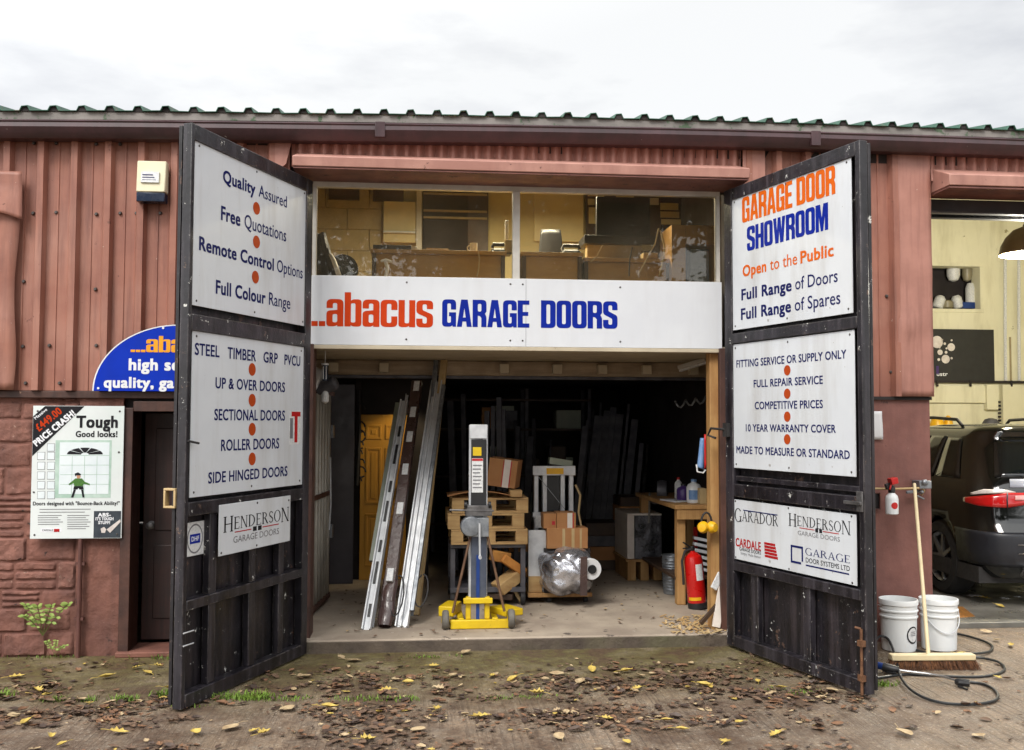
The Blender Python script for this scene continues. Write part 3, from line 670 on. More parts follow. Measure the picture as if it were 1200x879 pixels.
# lower left wall: irregular painted stone
m = MB(); rnd = random.Random(3); z = .0
m.box((-6.2, .035, 0), (-2.76, .065, 1.80))
row = 0
while z < 1.74:
    h = min((.165, .165, .12, .19)[row % 4], 1.755-z); x = -6.2-(row % 2)*.14-rnd.random()*.05; row += 1
    while x < -3.06:
        w = min(rnd.uniform(.25, .33), -3.05-x); x0_ = max(x, -6.2); kind = rnd.random(); e = .006
        if x0_ >= x+w-.03: x += w; continue
        cells = [(x0_, x+w, z, z+h)]
        if kind < .42: cells = [(x0_, x+w, z+h*i/3, z+h*(i+1)/3) for i in range(3)]
        elif kind < .52: cells = [(x0_+(x+w-x0_)*i/4, x0_+(x+w-x0_)*(i+1)/4, z, z+h) for i in range(4)]
        d = rnd.uniform(.004, .013)
        for (c0, c1, c2, c3) in cells:
            a0, a1, b0, b1 = c0+e, c1-e, c2+e*.8, c3-e*.8
            nu = max(5, int((a1-a0)/.014)); nv = max(5, int((b1-b0)/.012))
            def fn(a, b):
                px, pz = a0+(a1-a0)*a, b0+(b1-b0)*b
                ed = min(a, 1-a)*(a1-a0)*110; eb = min(b, 1-b)*(b1-b0)*110
                k = min(1, ed, eb)**.5 if min(ed, eb) > 0 else 0
                chip = max(0, noise.noise(Vector((px*11, pz*11, 9)))-.28)*.03
                return Vector((px+.005*noise.noise(Vector((px*12, pz*12, 1))), .036-(.006+d)*k+chip*k-.006*k*noise.noise(Vector((px*14, pz*14, 7)))-.004*k*noise.noise(Vector((px*40, pz*40, 2))), pz+.006*noise.noise(Vector((px*9, pz*14, 4)))))
            m.m = int(rnd.random() < .4); m.grid(fn, nu, nv)
        x += w
    z += h
m.m = 0
def rend(a, b):
    px, pz = -3.05+.29*a, 1.78*b
    return Vector((px, .018-.008*noise.noise(Vector((px*5, pz*5, 2)))-.006*noise.noise(Vector((px*17, pz*17, 3))), pz))
m.grid(rend, 14, 70)
m.build('stone_wall', [M_stone, M_stone_b], B, ang=50)
m = MB(); m.box((-6.2, -.012, 1.755), (-1.6, .05, 1.803)); m.build('wall_ledge', M_brown, B, bevel=.004)
m = MB(); x = XP(94, -.02, .6); m.tube([(x, -.022, .0), (x, -.022, .80)], .016, 10)
for zz in (.25, .62): m.box((x-.03, -.03, zz), (x+.03, -.0, zz+.02))
m.build('conduit_pipe', M_post, B)
# the side doorway
m = MB(); m.box((-2.755, -.02, .0), (-2.685, .2, 1.69)); m.box((-2.685, -.02, 1.665), (-1.86, .2, 1.735)); m.box((-1.93, -.02, 0), (-1.86, .2, 1.665)); m.build('door_frame', M_brown, B, bevel=.004)
m = MB(); m.box((-2.68, .26, .05), (-1.93, .30, 1.66))
for (u0, u1, v0, v1) in ((-2.60, -2.35, .2, .72), (-2.60, -2.35, .82, 1.55), (-2.26, -2.01, .2, .72), (-2.26, -2.01, .82, 1.55)): m.box((u0, .25, v0), (u1, .262, v1))
sdoor = m.build('side_door', M_door, B, bevel=.006)
m = MB(); m.lathe([(.03, 0), (.03, .006), (.012, .01), (.012, .04), (.026, .045), (.026, .06), (.01, .066)], (-2.62, .262, .86), (0, -1, 0), 16); m.build('handle', M_steel, sdoor)
m = MB(); m.box((-2.76, -.06, 0), (-1.86, .255, .035)); m.build('door_sill', mk('worn_red_threshold', S(128, 84, 70), S(100, 64, 54), 6, .7, bump=.003, spots=[(S(170, 140, 120), .66, 10)]), B, bevel=.006)
# right pier
m = MB()
m.grid(lambda a, b: Vector((1.6+1.46*a, .0-.006*noise.noise(Vector((a*9, b*9, 2))), 1.80*b)), 30, 30)
m.grid(lambda a, b: Vector((3.06, .0+.26*a, 1.80*b)), 3, 20)
m.build('brick_pier', M_render, B)
m = MB(); m.box((2.3, -.022, 1.775), (3.068, .1, 1.798)); m.build('wall_ledge', M_dark, B)

# lintel canopies
m = MB()
def lint(m, x0, x1, y0, zb, zt, zw, back):
    m.add([(x, y, z) for x in (x0, x1) for y, z in ((y0, zb), (y0-.006, zt), (0, zw), (back, zw), (back, zb-.006))], [(4, 3, 2, 1, 0), (5, 6, 7, 8, 9)]+[(i, (i+1) % 5, (i+1) % 5+5, i+5) for i in range(5)])
nn = 24
for k in range(1):
    lint(m, -1.60, 1.60, -.28, 3.338, 3.408, 3.50, .14)
m.m = 0
lin = m.build('lintel', [M_lintel], B, bevel=.006)
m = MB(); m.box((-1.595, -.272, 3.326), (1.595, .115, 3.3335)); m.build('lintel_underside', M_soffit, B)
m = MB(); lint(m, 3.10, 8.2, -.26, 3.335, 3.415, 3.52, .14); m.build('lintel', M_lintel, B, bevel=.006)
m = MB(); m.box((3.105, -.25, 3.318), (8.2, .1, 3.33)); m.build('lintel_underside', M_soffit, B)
m = MB(); m.box((3.06, .11, 3.20), (8.3, .23, 3.316)); m.box((3.06, .05, 3.20), (8.3, .29, 3.215)); m.build('steel_beam', mk('dark_beam_paint', S(58, 44, 40), S(40, 32, 32), 4, .5), B, bevel=.002)

# upstairs window: frame and two panes
YW = .13
m = MB()
xm = XP(604.5, YW, 3.0)
m.box((-1.50, YW-.03, 3.29), (1.50, YW+.03, 3.335)); m.box((-1.50, YW-.03, 2.628), (1.50, YW+.03, 2.648)); m.box((-1.50, YW-.028, 2.648), (-1.472, YW+.028, 3.29)); m.box((1.472, YW-.028, 2.648), (1.50, YW+.028, 3.29)); m.box((xm-.026, YW-.045, 2.63), (xm+.026, YW+.035, 3.289))
win = m.build('window', M_frame, B, bevel=.003)
for (a, b) in ((-1.470, xm-.027), (xm+.027, 1.470)):
    m = MB(); m.box((a, YW-.003, 2.65), (b, YW+.003, 3.288)); m.build('pane', M_pane, win, smooth=False)
m = MB(); m.box((-1.52, .14, 2.13), (1.52, .26, 2.60)); m.build('fascia_backing', M_cream, B)
# right jamb timber post, left jamb
m = MB(); m.box((XP(829, .2, 1.5), .13, .085), (XP(846.5, .2, 1.5)+.02, .23, 2.13)); m.box((XP(842, .13, 1.5), .10, 1.12), (1.56, .128, 2.13)); m.build('timber_post', M_pine, B, bevel=.004)
m = MB(); m.box((-1.56, .05, .0), (-1.475, .26, 2.15)); m.build('timber_post', M_brown, B, bevel=.004)
m = MB(); m.box((1.475, .05, .0), (1.60, .10, 2.15)); m.build('jamb_board', M_brown, B, bevel=.003)

# ---- office upstairs (behind the glass)
def patch(name, mat, x0, x1, y0, y1, Y, t=.03, parent=None, bevel=.002):
    a = W((x0+x1)/2, y0, Y); b = W((x0+x1)/2, y1, Y)
    return box(name, mat, (XP(x0, Y, b.z), Y, b.z), (XP(x1, Y, b.z), Y+t, a.z), parent, bevel)
box('office_back_wall', M_office, (-1.96, 3.0, 2.23), (1.98, 3.08, 4.28), B, 0)
m = MB(); m.add([(x, y, z) for x in (-1.955, -1.93) for y, z in ((.3, 2.232), (2.998, 2.232), (2.998, 4.22), (.3, 3.72))], [(3, 2, 1, 0), (4, 5, 6, 7), (0, 1, 5, 4), (1, 2, 6, 5), (2, 3, 7, 6), (3, 0, 4, 7)]); m.build('office_side_wall', M_officebrick, B)
m = MB(); z = 2.25; rnd = random.Random(5); row = 0
xl, xr = XP(366, 2.9, 3.2), XP(447, 2.9, 3.2)
while z < 4.2:
    x = xl-.1-(row % 2)*.22
    while x < xr-.02:
        m.box((max(x, xl), 2.96+rnd.uniform(0, .003), z), (min(x+.437, xr)-.003, 2.999, z+.212)); x += .44
    z += .215; row += 1
m.build('blockwork_wall', M_officebrick, B, bevel=.004)
M_dkpanel = mk('dark_brown_panel', S(74, 54, 38), S(56, 40, 30), 4, .5)
M_dkopen = mk('painted_doorway_gloom', S(58, 48, 34), S(42, 34, 26), 3, .7)
patch('wall_panel', M_dkpanel, 385, 421, 205, 234, 2.90, .03, B); patch('wall_panel', M_dkpanel, 437, 473, 205, 236, 2.90, .03, B)
patch('door_frame', M_frame, 487.5, 494, 200, 300, 2.88, .1, B)
patch('doorway', M_dkopen, 495, 572, 200, 300, 2.93, .03, B)  # flat dark panels on the wall, painting the gloom of the room beyond
dd = patch('doorway', M_dark, 497, 548, 258, 300, 2.90, .02, B)
patch('doorway', M_dkpanel, 548, 572, 219, 300, 2.905, .02, B)
for yy in (226, 246, 254): patch('door_rail', M_officebrick, 496, 571, yy, yy+2.4, 2.89, .02, B)
patch('dark_wall_panel', M_dark, 772, 850, 200, 300, 2.95, .04, B)  # flat dark panel lying on the back wall
patch('window_post', M_officebrick, 809, 815, 205, 262, 2.92, .03, B)

# ================================================================== gates
def gate_frames(side, a, q1):
    d = Vector((side*sin(a), -cos(a), 0)); n = Vector((-side*cos(a), -sin(a), 0)); H = Vector((side*1.47, -.05, 0))
    if side < 0: return lambda dd: Frame(H+d*q1+n*dd, -d, n)
    return lambda dd: Frame(H+n*dd, d, n)
FLg = gate_frames(-1, .393, 1.455); FRg = gate_frames(1, .2804, 1.485)
def gate(label, F, w, stiles, rails, battens, group):
    root = thing('gate_leaf', label, 'gate', F.at(w/2, .01, -.03), group)
    vt = rails[0][1]; vb = rails[-1][0]
    m = MB()
    for (a, b) in stiles: m.fbox(F, a, b, vb, vt, -.058, 0)
    m.build('stile', M_gate, root, bevel=.004)
    for (a, b, d) in rails: one(lambda m: m.fbox(F, stiles[0][1]+.001, stiles[1][0]-.001, a, b, -.064, d), 'rail', M_gate, root, bevel=.004)
    for (a, b, v0, v1) in battens: one(lambda m: m.fbox(F, a, b, v0+.001, v1-.001, -.056, -.012), 'batten', M_gate, root, bevel=.003)
    m = MB(); k = 5; ww = (stiles[1][1]-stiles[0][0]-.01)/k; rn = random.Random(int(w*1000))
    for i in range(k):
        e = rn.uniform(0, .003); m.fbox(F, stiles[0][0]+.005+i*ww+.001, stiles[0][0]+.005+(i+1)*ww-.001, vb+.02, vt-.01, -.088-e, -.0665-e)
    m.build('boards', M_gateboard, root, bevel=.002)
    return root
F0 = FLg(0); q = lambda a: 1.455-a
gl_ = gate('open black gate leaf with the Quality Assured board, left of the garage opening', F0, 1.455, [(.02, .05), (q(.11), q(.03))],
  [(3.195, 3.287, 0), (2.112, 2.205, .002), (1.068, 1.146, .004), (.545, .602, .003), (.012, .088, .004)],
  [(q(1.175), q(1.105), .088, .545), (q(.75), q(.68), .088, .545), (q(.395), q(.335), .088, .545), (q(1.175), q(1.105), .602, 1.068), (q(.75), q(.68), .602, 1.068), (q(.395), q(.335), .602, 1.068)], 'open garage gate leaves')
F1 = FRg(0)
gr_ = gate('open black gate leaf with the Garage Door Showroom board, right of the garage opening', F1, 1.485, [(.02, .112), (1.405, 1.447)],
  [(3.203, 3.29, 0), (2.166, 2.238, .002), (1.078, 1.168, .004), (.558, .622, .003), (.022, .10, .004)],
  [(.30, .38, .10, .558), (.86, .93, .10, .558)], 'open garage gate leaves')
# wear: recessed mid rail under the second right board, hinges, bolt and catches
one(lambda m: m.fbox(F1, .12, 1.40, 1.19, 1.225, -.06, -.02), 'rail', M_gate, gr_, bevel=.003)
for F, root, u in ((F0, gl_, q(.015)), (F1, gr_, .012)):
    for v in (.35, 1.62, 2.95):
        m = MB(); m.lathe([(.016, 0), (.016, .14)], F.at(u, v, -.03), (0, 0, 1), 12)
        m.fbox(F, min(u, u+(.34 if F is F1 else -.34)), max(u, u+(.34 if F is F1 else -.34)), v+.045, v+.095, -.1005, -.0945); m.build('hinge', M_steel, root)
m = MB(); m.tube([F1.at(1.425, .02, .016), F1.at(1.425, .40, .016)], .009, 8); m.fbox(F1, 1.405, 1.445, .10, .135, .001, .03); m.fbox(F1, 1.405, 1.445, .30, .335, .001, .03); m.tube([F1.at(1.425, .40, .016), F1.at(1.39, .405, .03)], .008, 8)
m.build('drop_bolt', mk('rusty_steel', S(128, 92, 66), S(90, 60, 44), 20, .6, metal=.4), gr_)
m = MB(); m.fbox(F1, 1.395, 1.445, 1.08, 1.20, .005, .014); m.fbox(F1, 1.30, 1.445, 1.12, 1.14, .015, .03); m.build('latch', M_steel, gr_, bevel=.002)
m = MB(); m.tube([F1.at(.05, 1.55, .0), F1.at(.04, 1.555, .05), F1.at(-.06, 1.56, .07), F1.at(-.10, 1.51, .07), F1.at(-.03, 1.49, .05)], .009, 8); m.fbox(F1, .03, .085, 1.50, 1.60, .001, .03); m.build('hook', M_rubber, gr_)
FE = Frame(F0.at(.02, 0, 0), F0.n, F0.u*-1)       # the end face of the left leaf
m = MB(); m.fbox(FE, -.135, -.06, 1.115, 1.127, -.03, .01); m.fbox(FE, -.135, -.06, 1.213, 1.225, -.03, .01); m.fbox(FE, -.135, -.123, 1.1272, 1.2128, -.03, .01); m.fbox(FE, -.07, -.058, 1.1272, 1.2128, -.03, .01)
m.build('latch', M_palebat, gl_, bevel=.002)
for v in (.36, .43): one(lambda m: m.tube([F0.at(.02, v, .006), F0.at(.11, v, .009)], .004, 6), 'bolt_bar', M_alu, gl_)
one(lambda m: m.tube([F0.at(.03, 1.49, .004), F0.at(.11, 1.475, .02)], .007, 6), 'peg', M_rubber, gl_)

# ================================================================== signs on the gates
EDGE = [(a, b) for b in (.03, .97) for a in (.03, .5, .97)]
FS = FLg(-.016)
s = Sign('sign_board', 'white sign starting Quality Assured, uppermost on the left gate leaf', 'sign', FS, [(229, 161.5), (361, 226), (223, 355), (355, 384)], M_board)
BB, BL = .030, .006
for (b, b0, b1, l, l0, l1, yb, yt) in (('Quality', 260, 298, 'Assured', 302, 335, 213, 198), ('Free', 257.7, 280.4, 'Quotations', 285.3, 334.2, 257.2, 240.3), ('Remote Control', 232, 319.7, 'Options', 323.4, 353.5, 292.5, 276), ('Full Colour', 251.6, 310, 'Range', 314, 339, 343.5, 327.2)):
    vh = s.text(b, b0, b1, yb, yt, M_navy, BB); s.text(l, l0, l1, yb, yt, M_navy, BL, v=vh)
for (x, y) in ((299.5, 244.3), (299.5, 283.6), (298.2, 324.8)): s.dot(x, y, .04, M_dot)
s.screws(EDGE)
s = Sign('sign_board', 'white sign listing steel, timber, GRP and PVCU doors, middle of the left gate leaf', 'sign', FS, [(223, 387), (355, 407), (222.5, 583), (353.6, 568)], M_board)
for (t, a, b, yb, yt) in (('STEEL', 227, 256, 415.5, 401.3), ('UP & OVER DOORS', 251.2, 332.8, 454.8, 441.7), ('SECTIONAL DOORS', 249.8, 332.8, 492.3, 478.9), ('ROLLER DOORS', 257.7, 326, 528.4, 515), ('SIDE HINGED DOORS', 242.7, 335.7, 566.6, 553.4)):
    vh = s.text(t, a, b, yb, yt, M_navy, .020)
    if t == 'STEEL':
        for (t2, a2, b2) in (('TIMBER', 265.4, 298.7), ('GRP', 307.5, 324.3), ('PVCU', 332.2, 350.7)): s.text(t2, a2, b2, yb, yt, M_navy, .020, v=vh)
for y in (433, 469, 503, 537.8): s.dot(294.4, y, .04, M_dot)
s.screws([(.03, .03), (.5, .03), (.97, .03), (.03, .97), (.97, .97)])
st = s.rect('sticker', 338.5, 351.3, 482, 521, M_label)
s.rect('sticker_mark', 340.5, 351, 482.4, 488, M_red, .002, st); s.rect('sticker_mark', 344.2, 347.6, 488, 518.5, M_red, .002, st); s.rect('sticker_mark', 338.8, 342.2, 490, 514, M_grey, .002, st)
FS2 = FLg(.006)
s = Sign('sign_board', 'small white Henderson garage doors sign near the bottom of the left gate leaf', 'sign', FS2, [(256, 592), (339.5, 580.6), (255.4, 653), (339, 633)], M_board)
s.serif('HENDERSON', 260.6, 337.4, 622.6, 608, M_black, 1.28); s.text('GARAGE DOORS', 272.3, 325.7, 636.5, 629, M_grey, -.006)
def lineuv(s, u0, u1, v, t, mat, name='rule'): MB().fbox(s.F, u0, u1, v, v+t, s.t, s.t+.0014).build(name, mat, s.o, smooth=False)
w_ = s.u1-s.u0; vm = s.F.uv(272.3, 624.6)[1]
lineuv(s, s.u0+.2*w_, s.u0+.42*w_, vm, .006, M_red); lineuv(s, s.u0+.58*w_, s.u0+.82*w_, vm, .006, M_red); lineuv(s, s.u0+.445*w_, s.u0+.495*w_, vm-.012, .028, M_black); lineuv(s, s.u0+.515*w_, s.u0+.565*w_, vm-.012, .028, M_black)
s.screws([(.03, .06), (.5, .94), (.97, .9), (.5, .06)])
FS3 = FLg(-.054)
s = Sign('sticker_sign', 'small square white sticker with a blue DHF mark, low on the left gate leaf', 'sign', FS3, [(217, 613), (239, 610), (217, 653), (239, 649)], M_label, .002)
uc = (s.u0+s.u1)/2; vc = (s.v0+s.v1)/2; w_ = s.u1-s.u0; h_ = s.v1-s.v0
m = MB(); pts = [(uc+w_*.42*cos(a*pi/16), vc+h_*.44*sin(a*pi/16)) for a in range(33)]; pin = [(uc+w_*.37*cos(a*pi/16), vc+h_*.39*sin(a*pi/16)) for a in range(33)]
for a in range(32): m.add([s.F.at(*pts[a], .0026), s.F.at(*pts[a+1], .0026), s.F.at(*pin[a+1], .0026), s.F.at(*pin[a], .0026)], [(0, 1, 2, 3)])
m.build('ring', M_grey, s.o)
MB().fbox(s.F, uc-w_*.27, uc+w_*.27, vc-h_*.14, vc+h_*.14, .002, .0036).build('blue_patch', M_blue, s.o, smooth=False)
put(font_shape('DHF', .02), s.F, uc-w_*.2, uc+w_*.2, vc-h_*.07, h_*.14, .0042, M_white, s.o, cap=CAPH)

FS = FRg(-.016)
s = Sign('sign_board', 'white Garage Door Showroom sign, uppermost on the right gate leaf', 'sign', FS, [(857, 232.5), (997, 185.5), (860, 387), (1001.5, 367)], M_board)
s.block('GARAGE DOOR', 870.7, 980, 261.5, 232.5, M_orange_b); s.block('SHOWROOM', 876.4, 971.7, 294.5, 266.6, M_blue)
vh = s.text('Open', 871.3, 899, 324.4, 311.2, M_orange_b, BB); s.text('to the', 903.4, 935.3, 324.4, 311.2, M_orange_b, BL, v=vh); s.text('Public', 939, 978, 324.4, 311.2, M_orange_b, BB, v=vh)
vh = s.text('Full Range', 869.8, 928.7, 352, 338.8, M_navy, BB); s.text('of Doors', 933, 982.8, 352, 338.8, M_navy, BL, v=vh)
vh = s.text('Full Range', 869.3, 928, 374.8, 361.4, M_navy, BB); s.text('of Spares', 932.4, 985.9, 374.8, 361.4, M_navy, BL, v=vh)
s.screws(EDGE)
s = Sign('sign_board', 'white sign starting Fitting Service or Supply Only, middle of the right gate leaf', 'sign', FS, [(859.3, 402.7), (1002, 388), (860, 548), (1004, 559)], M_board)
for (t, a, b, yb, yt) in (('FITTING SERVICE OR SUPPLY ONLY', 864, 992.8, 430.9, 422.2), ('FULL REPAIR SERVICE', 884.2, 965.4, 454, 445.2), ('COMPETITIVE PRICES', 885.5, 965.4, 479.6, 470.8), ('10 YEAR WARRANTY COVER', 875, 980.5, 505.4, 497), ('MADE TO MEASURE OR STANDARD', 864, 997, 531, 522.4)): s.text(t, a, b, yb, yt, M_navy, .020)
for y in (434, 461.4, 488.3, 514.8): s.dot(923.5, y, .034, M_dot)
s.screws(EDGE)
s = Sign('sign_board', 'white sign with four garage door makers\' logos, lowest board on the right gate leaf', 'sign', FS, [(859, 585.4), (1004.6, 602.5), (859.6, 655.6), (1004.6, 685)], M_board)
s.serif('GARADOR', 862, 912.9, 609, 597, M_black, 1.3); u0, v0 = s.F.uv(872, 600.5); u1 = s.F.uv(912, 603)[0]; lineuv(s, u0, u1, v0+.012, .007, M_navy)
s.serif('HENDERSON', 925.3, 997.8, 614.4, 602.8, M_black, 1.28); s.text('GARAGE DOORS', 936, 985.3, 626.6, 621.6, M_grey, -.006)
u0, v0 = s.F.uv(938, 618.9); u1 = s.F.uv(984, 620)[0]; um = (u0+u1)/2; lineuv(s, u0, um-.04, v0, .005, M_red); lineuv(s, um+.04, u1, v0, .005, M_red); lineuv(s, um-.032, um-.006, v0-.01, .024, M_black); lineuv(s, um+.006, um+.032, v0-.01, .024, M_black)
s.text('CARDALE', 863.1, 892.7, 639.5, 629.6, M_red, .03); s.text('GARAGE DOORS', 867.6, 892.7, 644.8, 641, M_black, .01); s.text('Simply Made Better', 869, 892.7, 649.5, 646.5, M_grey, 0)
for k in range(5):
    a = 896.5+k*.2; b = 909-(4-k)*.8+3.5; y = 635+k*3.7; u0, v0 = s.F.uv(a, y+2.9); v1 = s.F.uv(a, y)[1]; u1 = s.F.u_at(b, v1, y); MB().fbox(s.F, u0, u1, v0, v1, s.t, s.t+.0014).build('logo_bar', M_red, s.o, smooth=False)
s.serif('GARAGE', 944.8, 997.2, 650, 641.6, M_navy); s.text('DOOR SYSTEMS LTD', 945.4, 997, 658.8, 653.2, M_black, .008)
u0, v0 = s.F.uv(945.4, 662.0); u1 = s.F.u_at(996, v0, 662); lineuv(s, u0, u1, v0-.006, .009, M_navy)
u0, v1 = s.F.uv(927.6, 638.2); v0 = s.F.uv(927.6, 659)[1]; u1 = s.F.u_at(941.9, v1, 638)
m = MB(); m.fbox(s.F, u0, u0+.014, v0, v1, s.t, s.t+.0014); m.fbox(s.F, u1-.014, u1, v0+.02, v1, s.t, s.t+.0014); m.fbox(s.F, u0+.0145, u1-.0145, v1-.014, v1, s.t, s.t+.0014); m.fbox(s.F, u0+.0145, u1-.02, v0, v0+.014, s.t, s.t+.0014); m.build('logo_frame', M_navy, s.o, smooth=False)
s.screws(EDGE)

# ================================================================== fascia sign over the opening
FF = Frame((0, .10, 0), (1, 0, 0), (0, -1, 0))
s = Sign('fascia_sign', 'long white abacus garage doors sign across the top of the garage opening', 'sign', FF, [(365, 324), (845, 330.4), (365, 404), (845, 409)], M_fascia, .02)
s.block('...abacus', 356.5, 507.3, 382, 350.6, M_orange); s.block('GARAGE', 517.9, 619.9, 382.8, 351.4, M_blue); s.block('DOORS', 633.5, 723, 384.3, 352.6, M_blue)
x_ = s.F.uv(616, 360)[0]; lineuv(s, x_-.001, x_+.001, s.v0+.005, s.v1-s.v0-.01, M_grey, 'panel_joint')
s.screws([(.225, .92), (.225, .09), (.475, .92), (.475, .09), (.505, .92), (.505, .09), (.745, .9), (.745, .09)])
MB().box((-1.5, .075, s.v0-.03), (1.49, .125, s.v0-.002)).build('trim', M_cream, s.o, bevel=.003)

# ================================================================== arched blue sign and poster on the left wall
FA = Frame((0, -.056, 0), (1, 0, 0), (0, -1, 0))
uL, vB = FA.uv(108.5, 458); uc = FA.uv(210, 440)[0]; vT = FA.uv(207, 380.5)[1]; ru = uc-uL; rv = vT-vB
so_ = thing('arched_sign', 'blue arched sign with orange and white lettering, half hidden behind the left gate leaf', 'sign', FA.at(uc, vB))
m = MB(); m.prism([(uc+ru*cos(a*pi/40), vB+rv*sin(a*pi/40)) for a in range(41)], FA, 0, .006); m.build('board', M_arch, so_)
m = MB()
for a in range(40):
    p = [(uc+ru*k*cos(b*pi/40), vB+rv*k*sin(b*pi/40)) for b in (a, a+1) for k in (1.0, .985)]; m.add([FA.at(*p[i], .0068) for i in (0, 1, 3, 2)], [(0, 1, 2, 3)])
m.build('rim', M_white, so_)
def at_(body, xl, xr, yb, yt, mat, bold, blk=False):
    a, v0 = FA.uv(xl, yb); v1 = FA.uv(xl, yt)[1]; b = FA.u_at(xr, v0, yb)
    put(block_shape(body) if blk else font_shape(body, bold), FA, a, b, v0, v1-v0, .0074, mat, so_, cap=1.0 if blk else CAPH+1.4*bold)
at_('...abacus', 153.5, 258, 412.5, 397.5, M_amber, 0, True)
at_('high security', 151, 262, 433.5, 419.5, M_white, .04)
at_('quality, garage doors', 121.8, 292, 454, 441, M_white, .04)
for (x, y) in ((191.5, 384.5), (115.5, 455)):
    u, v = FA.uv(x, y); MB().lathe([(.008, 0), (.008, .003)], FA.at(u, v, .006), (0, -1, 0), 10).build('screw', M_white, so_)

FP = Frame((0, -.03, 0), (1, 0, 0), (0, -1, 0))
s = Sign('poster_board', 'tall advertising poster for a tough garage door, left of the dark side doorway', 'poster', FP, [(38.5, 475.5), (145.5, 476), (36.5, 630), (143.5, 632)], M_poster, .008)
def pz(x, y): return 30+x*.199, 465+y*.1991
def pr_(name, x0, x1, y0, y1, mat, d=.0014): 
    a = pz(x0, y0); b = pz(x1, y1); return s.rect(name, a[0], b[0], a[1], b[1], mat, d)
def pt_(body, x0, x1, yb, yt, mat, bold): 
    a = pz(x0, yb); b = pz(x1, yt); s.text(body, a[0], b[0], a[1], b[1], mat, bold)
pt_('Tough', 300, 545, 180, 108, M_black, .04); pt_('Good looks!', 297, 543, 236, 200, M_black, .035)
w_, h_ = s.u1-s.u0, s.v1-s.v0
m = MB(); m.prism([(s.u0+.002, s.v1-.38*h_), (s.u0+.002, s.v1-.08*h_), (s.u0+.13*w_, s.v1-.002), (s.u0+.56*w_, s.v1-.002)], s.F, s.t, s.t+.0014); m.build('banner', M_black, s.o, smooth=False)
def diag(body, cx, cy, length, cap, mat, bold):
    vs, fs = font_shape(body, bold); x0 = min(p.x for p in vs); x1 = max(p.x for p in vs); k = length/(x1-x0); th = radians(41); uu, vv = s.F.uv(*pz(cx, cy)); ky = cap/(CAPH+1.4*bold)
    MB().add([s.F.at(uu+cos(th)*(p.x-(x0+x1)/2)*k-sin(th)*(p.y-CAPH/2)*ky, vv+sin(th)*(p.x-(x0+x1)/2)*k+cos(th)*(p.y-CAPH/2)*ky, s.t+.0022+p.z) for p in vs], fs).build('lettering', mat, s.o, smooth=False)
diag('£449.00', 138, 132, .20, .052, M_orange, .03); diag('PRICE CRASH!', 172, 184, .335, .045, M_white, .05); diag('Massive', 92, 100, .10, .02, M_white, .02)
pr_('picture_panel', 180, 510, 255, 595, M_postergreen, .001); pr_('pictured_door', 205, 497, 268, 572, M_posterdoor, .0018)
for i in range(1, 4): a = 205+292*i/4; pr_('pictured_groove', a-1.5, a+1.5, 350, 570, M_postergreen, .0024)
for y in (345, 402, 458, 515): pr_('pictured_groove', 207, 495, y-1.5, y+1.5, M_postergreen, .0024)
cu, cv = s.F.uv(*pz(352, 340)); ru_ = .118; m = MB()
for k in range(5):
    a0 = pi*(k+.06)/5; a1 = pi*(k+.94)/5; n = 5; ps = [(cu+ru_*cos(a0+(a1-a0)*i/n), cv+ru_*.40*sin(a0+(a1-a0)*i/n)) for i in range(n+1)]+[(cu+ru_*.22*cos(a1), cv+ru_*.12*sin(a1)), (cu+ru_*.22*cos(a0), cv+ru_*.12*sin(a0))]
    m.prism(ps, s.F, s.t+.0018, s.t+.0028)
m.build('pictured_fanlight', M_black, s.o, smooth=False)
def pp(name, pts, mat, d=.003):
    m = MB(); m.prism([s.F.uv(*pz(*p)) for p in pts][::-1], s.F, s.t+.0019, s.t+d); m.build(name, mat, s.o, smooth=False)
pp('pictured_jacket', [(296, 480), (335, 480), (352, 500), (382, 512), (380, 520), (345, 512), (340, 525), (290, 525), (286, 508), (262, 520), (255, 514), (280, 494)], M_green)
pp('pictured_shorts', [(288, 526), (342, 526), (345, 545), (320, 545), (314, 536), (308, 545), (284, 545)], M_black)
pp('pictured_legs', [(286, 546), (300, 546), (284, 592), (270, 592)], M_black); pp('pictured_legs', [(330, 546), (343, 546), (350, 592), (338, 592)], M_black)
pp('pictured_head', [(303, 460), (322, 458), (328, 472), (318, 481), (305, 479)], M_skin); pp('pictured_hair', [(292, 452), (312, 444), (330, 456), (326, 462), (302, 462), (296, 468)], M_black, .0034)
for x in (72, 130):
    for y in ((275,) if x > 100 else ())+(325, 383, 440, 497, 555):
        pr_('swatch_border', x, x+46, y, y+46, M_grey, .0012); pr_('swatch', x+2.5, x+43.5, y+2.5, y+43.5, M_posterdoor, .0022)
pt_('Doors designed with "Bounce-Back Ability!"', 46, 556, 638, 616, M_black, .03)
for (x0, x1, y) in [(85, 385, 660), (85, 365, 677)]+[(75, 222, 696+13*k) for k in range(5)]+[(248, 385, 696+13*k) for k in range(7)]: pr_('small_print', x0, x1-(7*(y % 5)), y, y+4, M_grey, .0012)
pr_('dark_panel', 405, 565, 672, 830, mk('slate_print', S(52, 62, 70), S(40, 48, 58), 20, .4), .0005)
pt_('ABS-', 428, 505, 704, 682, M_white, .05); pt_("IT'S TOUGH", 414, 520, 726, 708, M_white, .05); pt_('STUFF!', 430, 500, 748, 730, M_white, .05)
pp('pictured_beam', [(480, 780), (560, 720), (563, 735), (500, 800)], M_clearlamp, .003); pp('pictured_ball', [(445, 775), (465, 765), (478, 780), (470, 800), (450, 800)], M_clearlamp, .0032)
pr_('logo_box', 92, 215, 772, 796, M_white, .0005); pt_('CARDALE', 100, 165, 790, 779, M_black, .01); pr_('logo_mark', 170, 202, 777, 794, M_red, .0024)
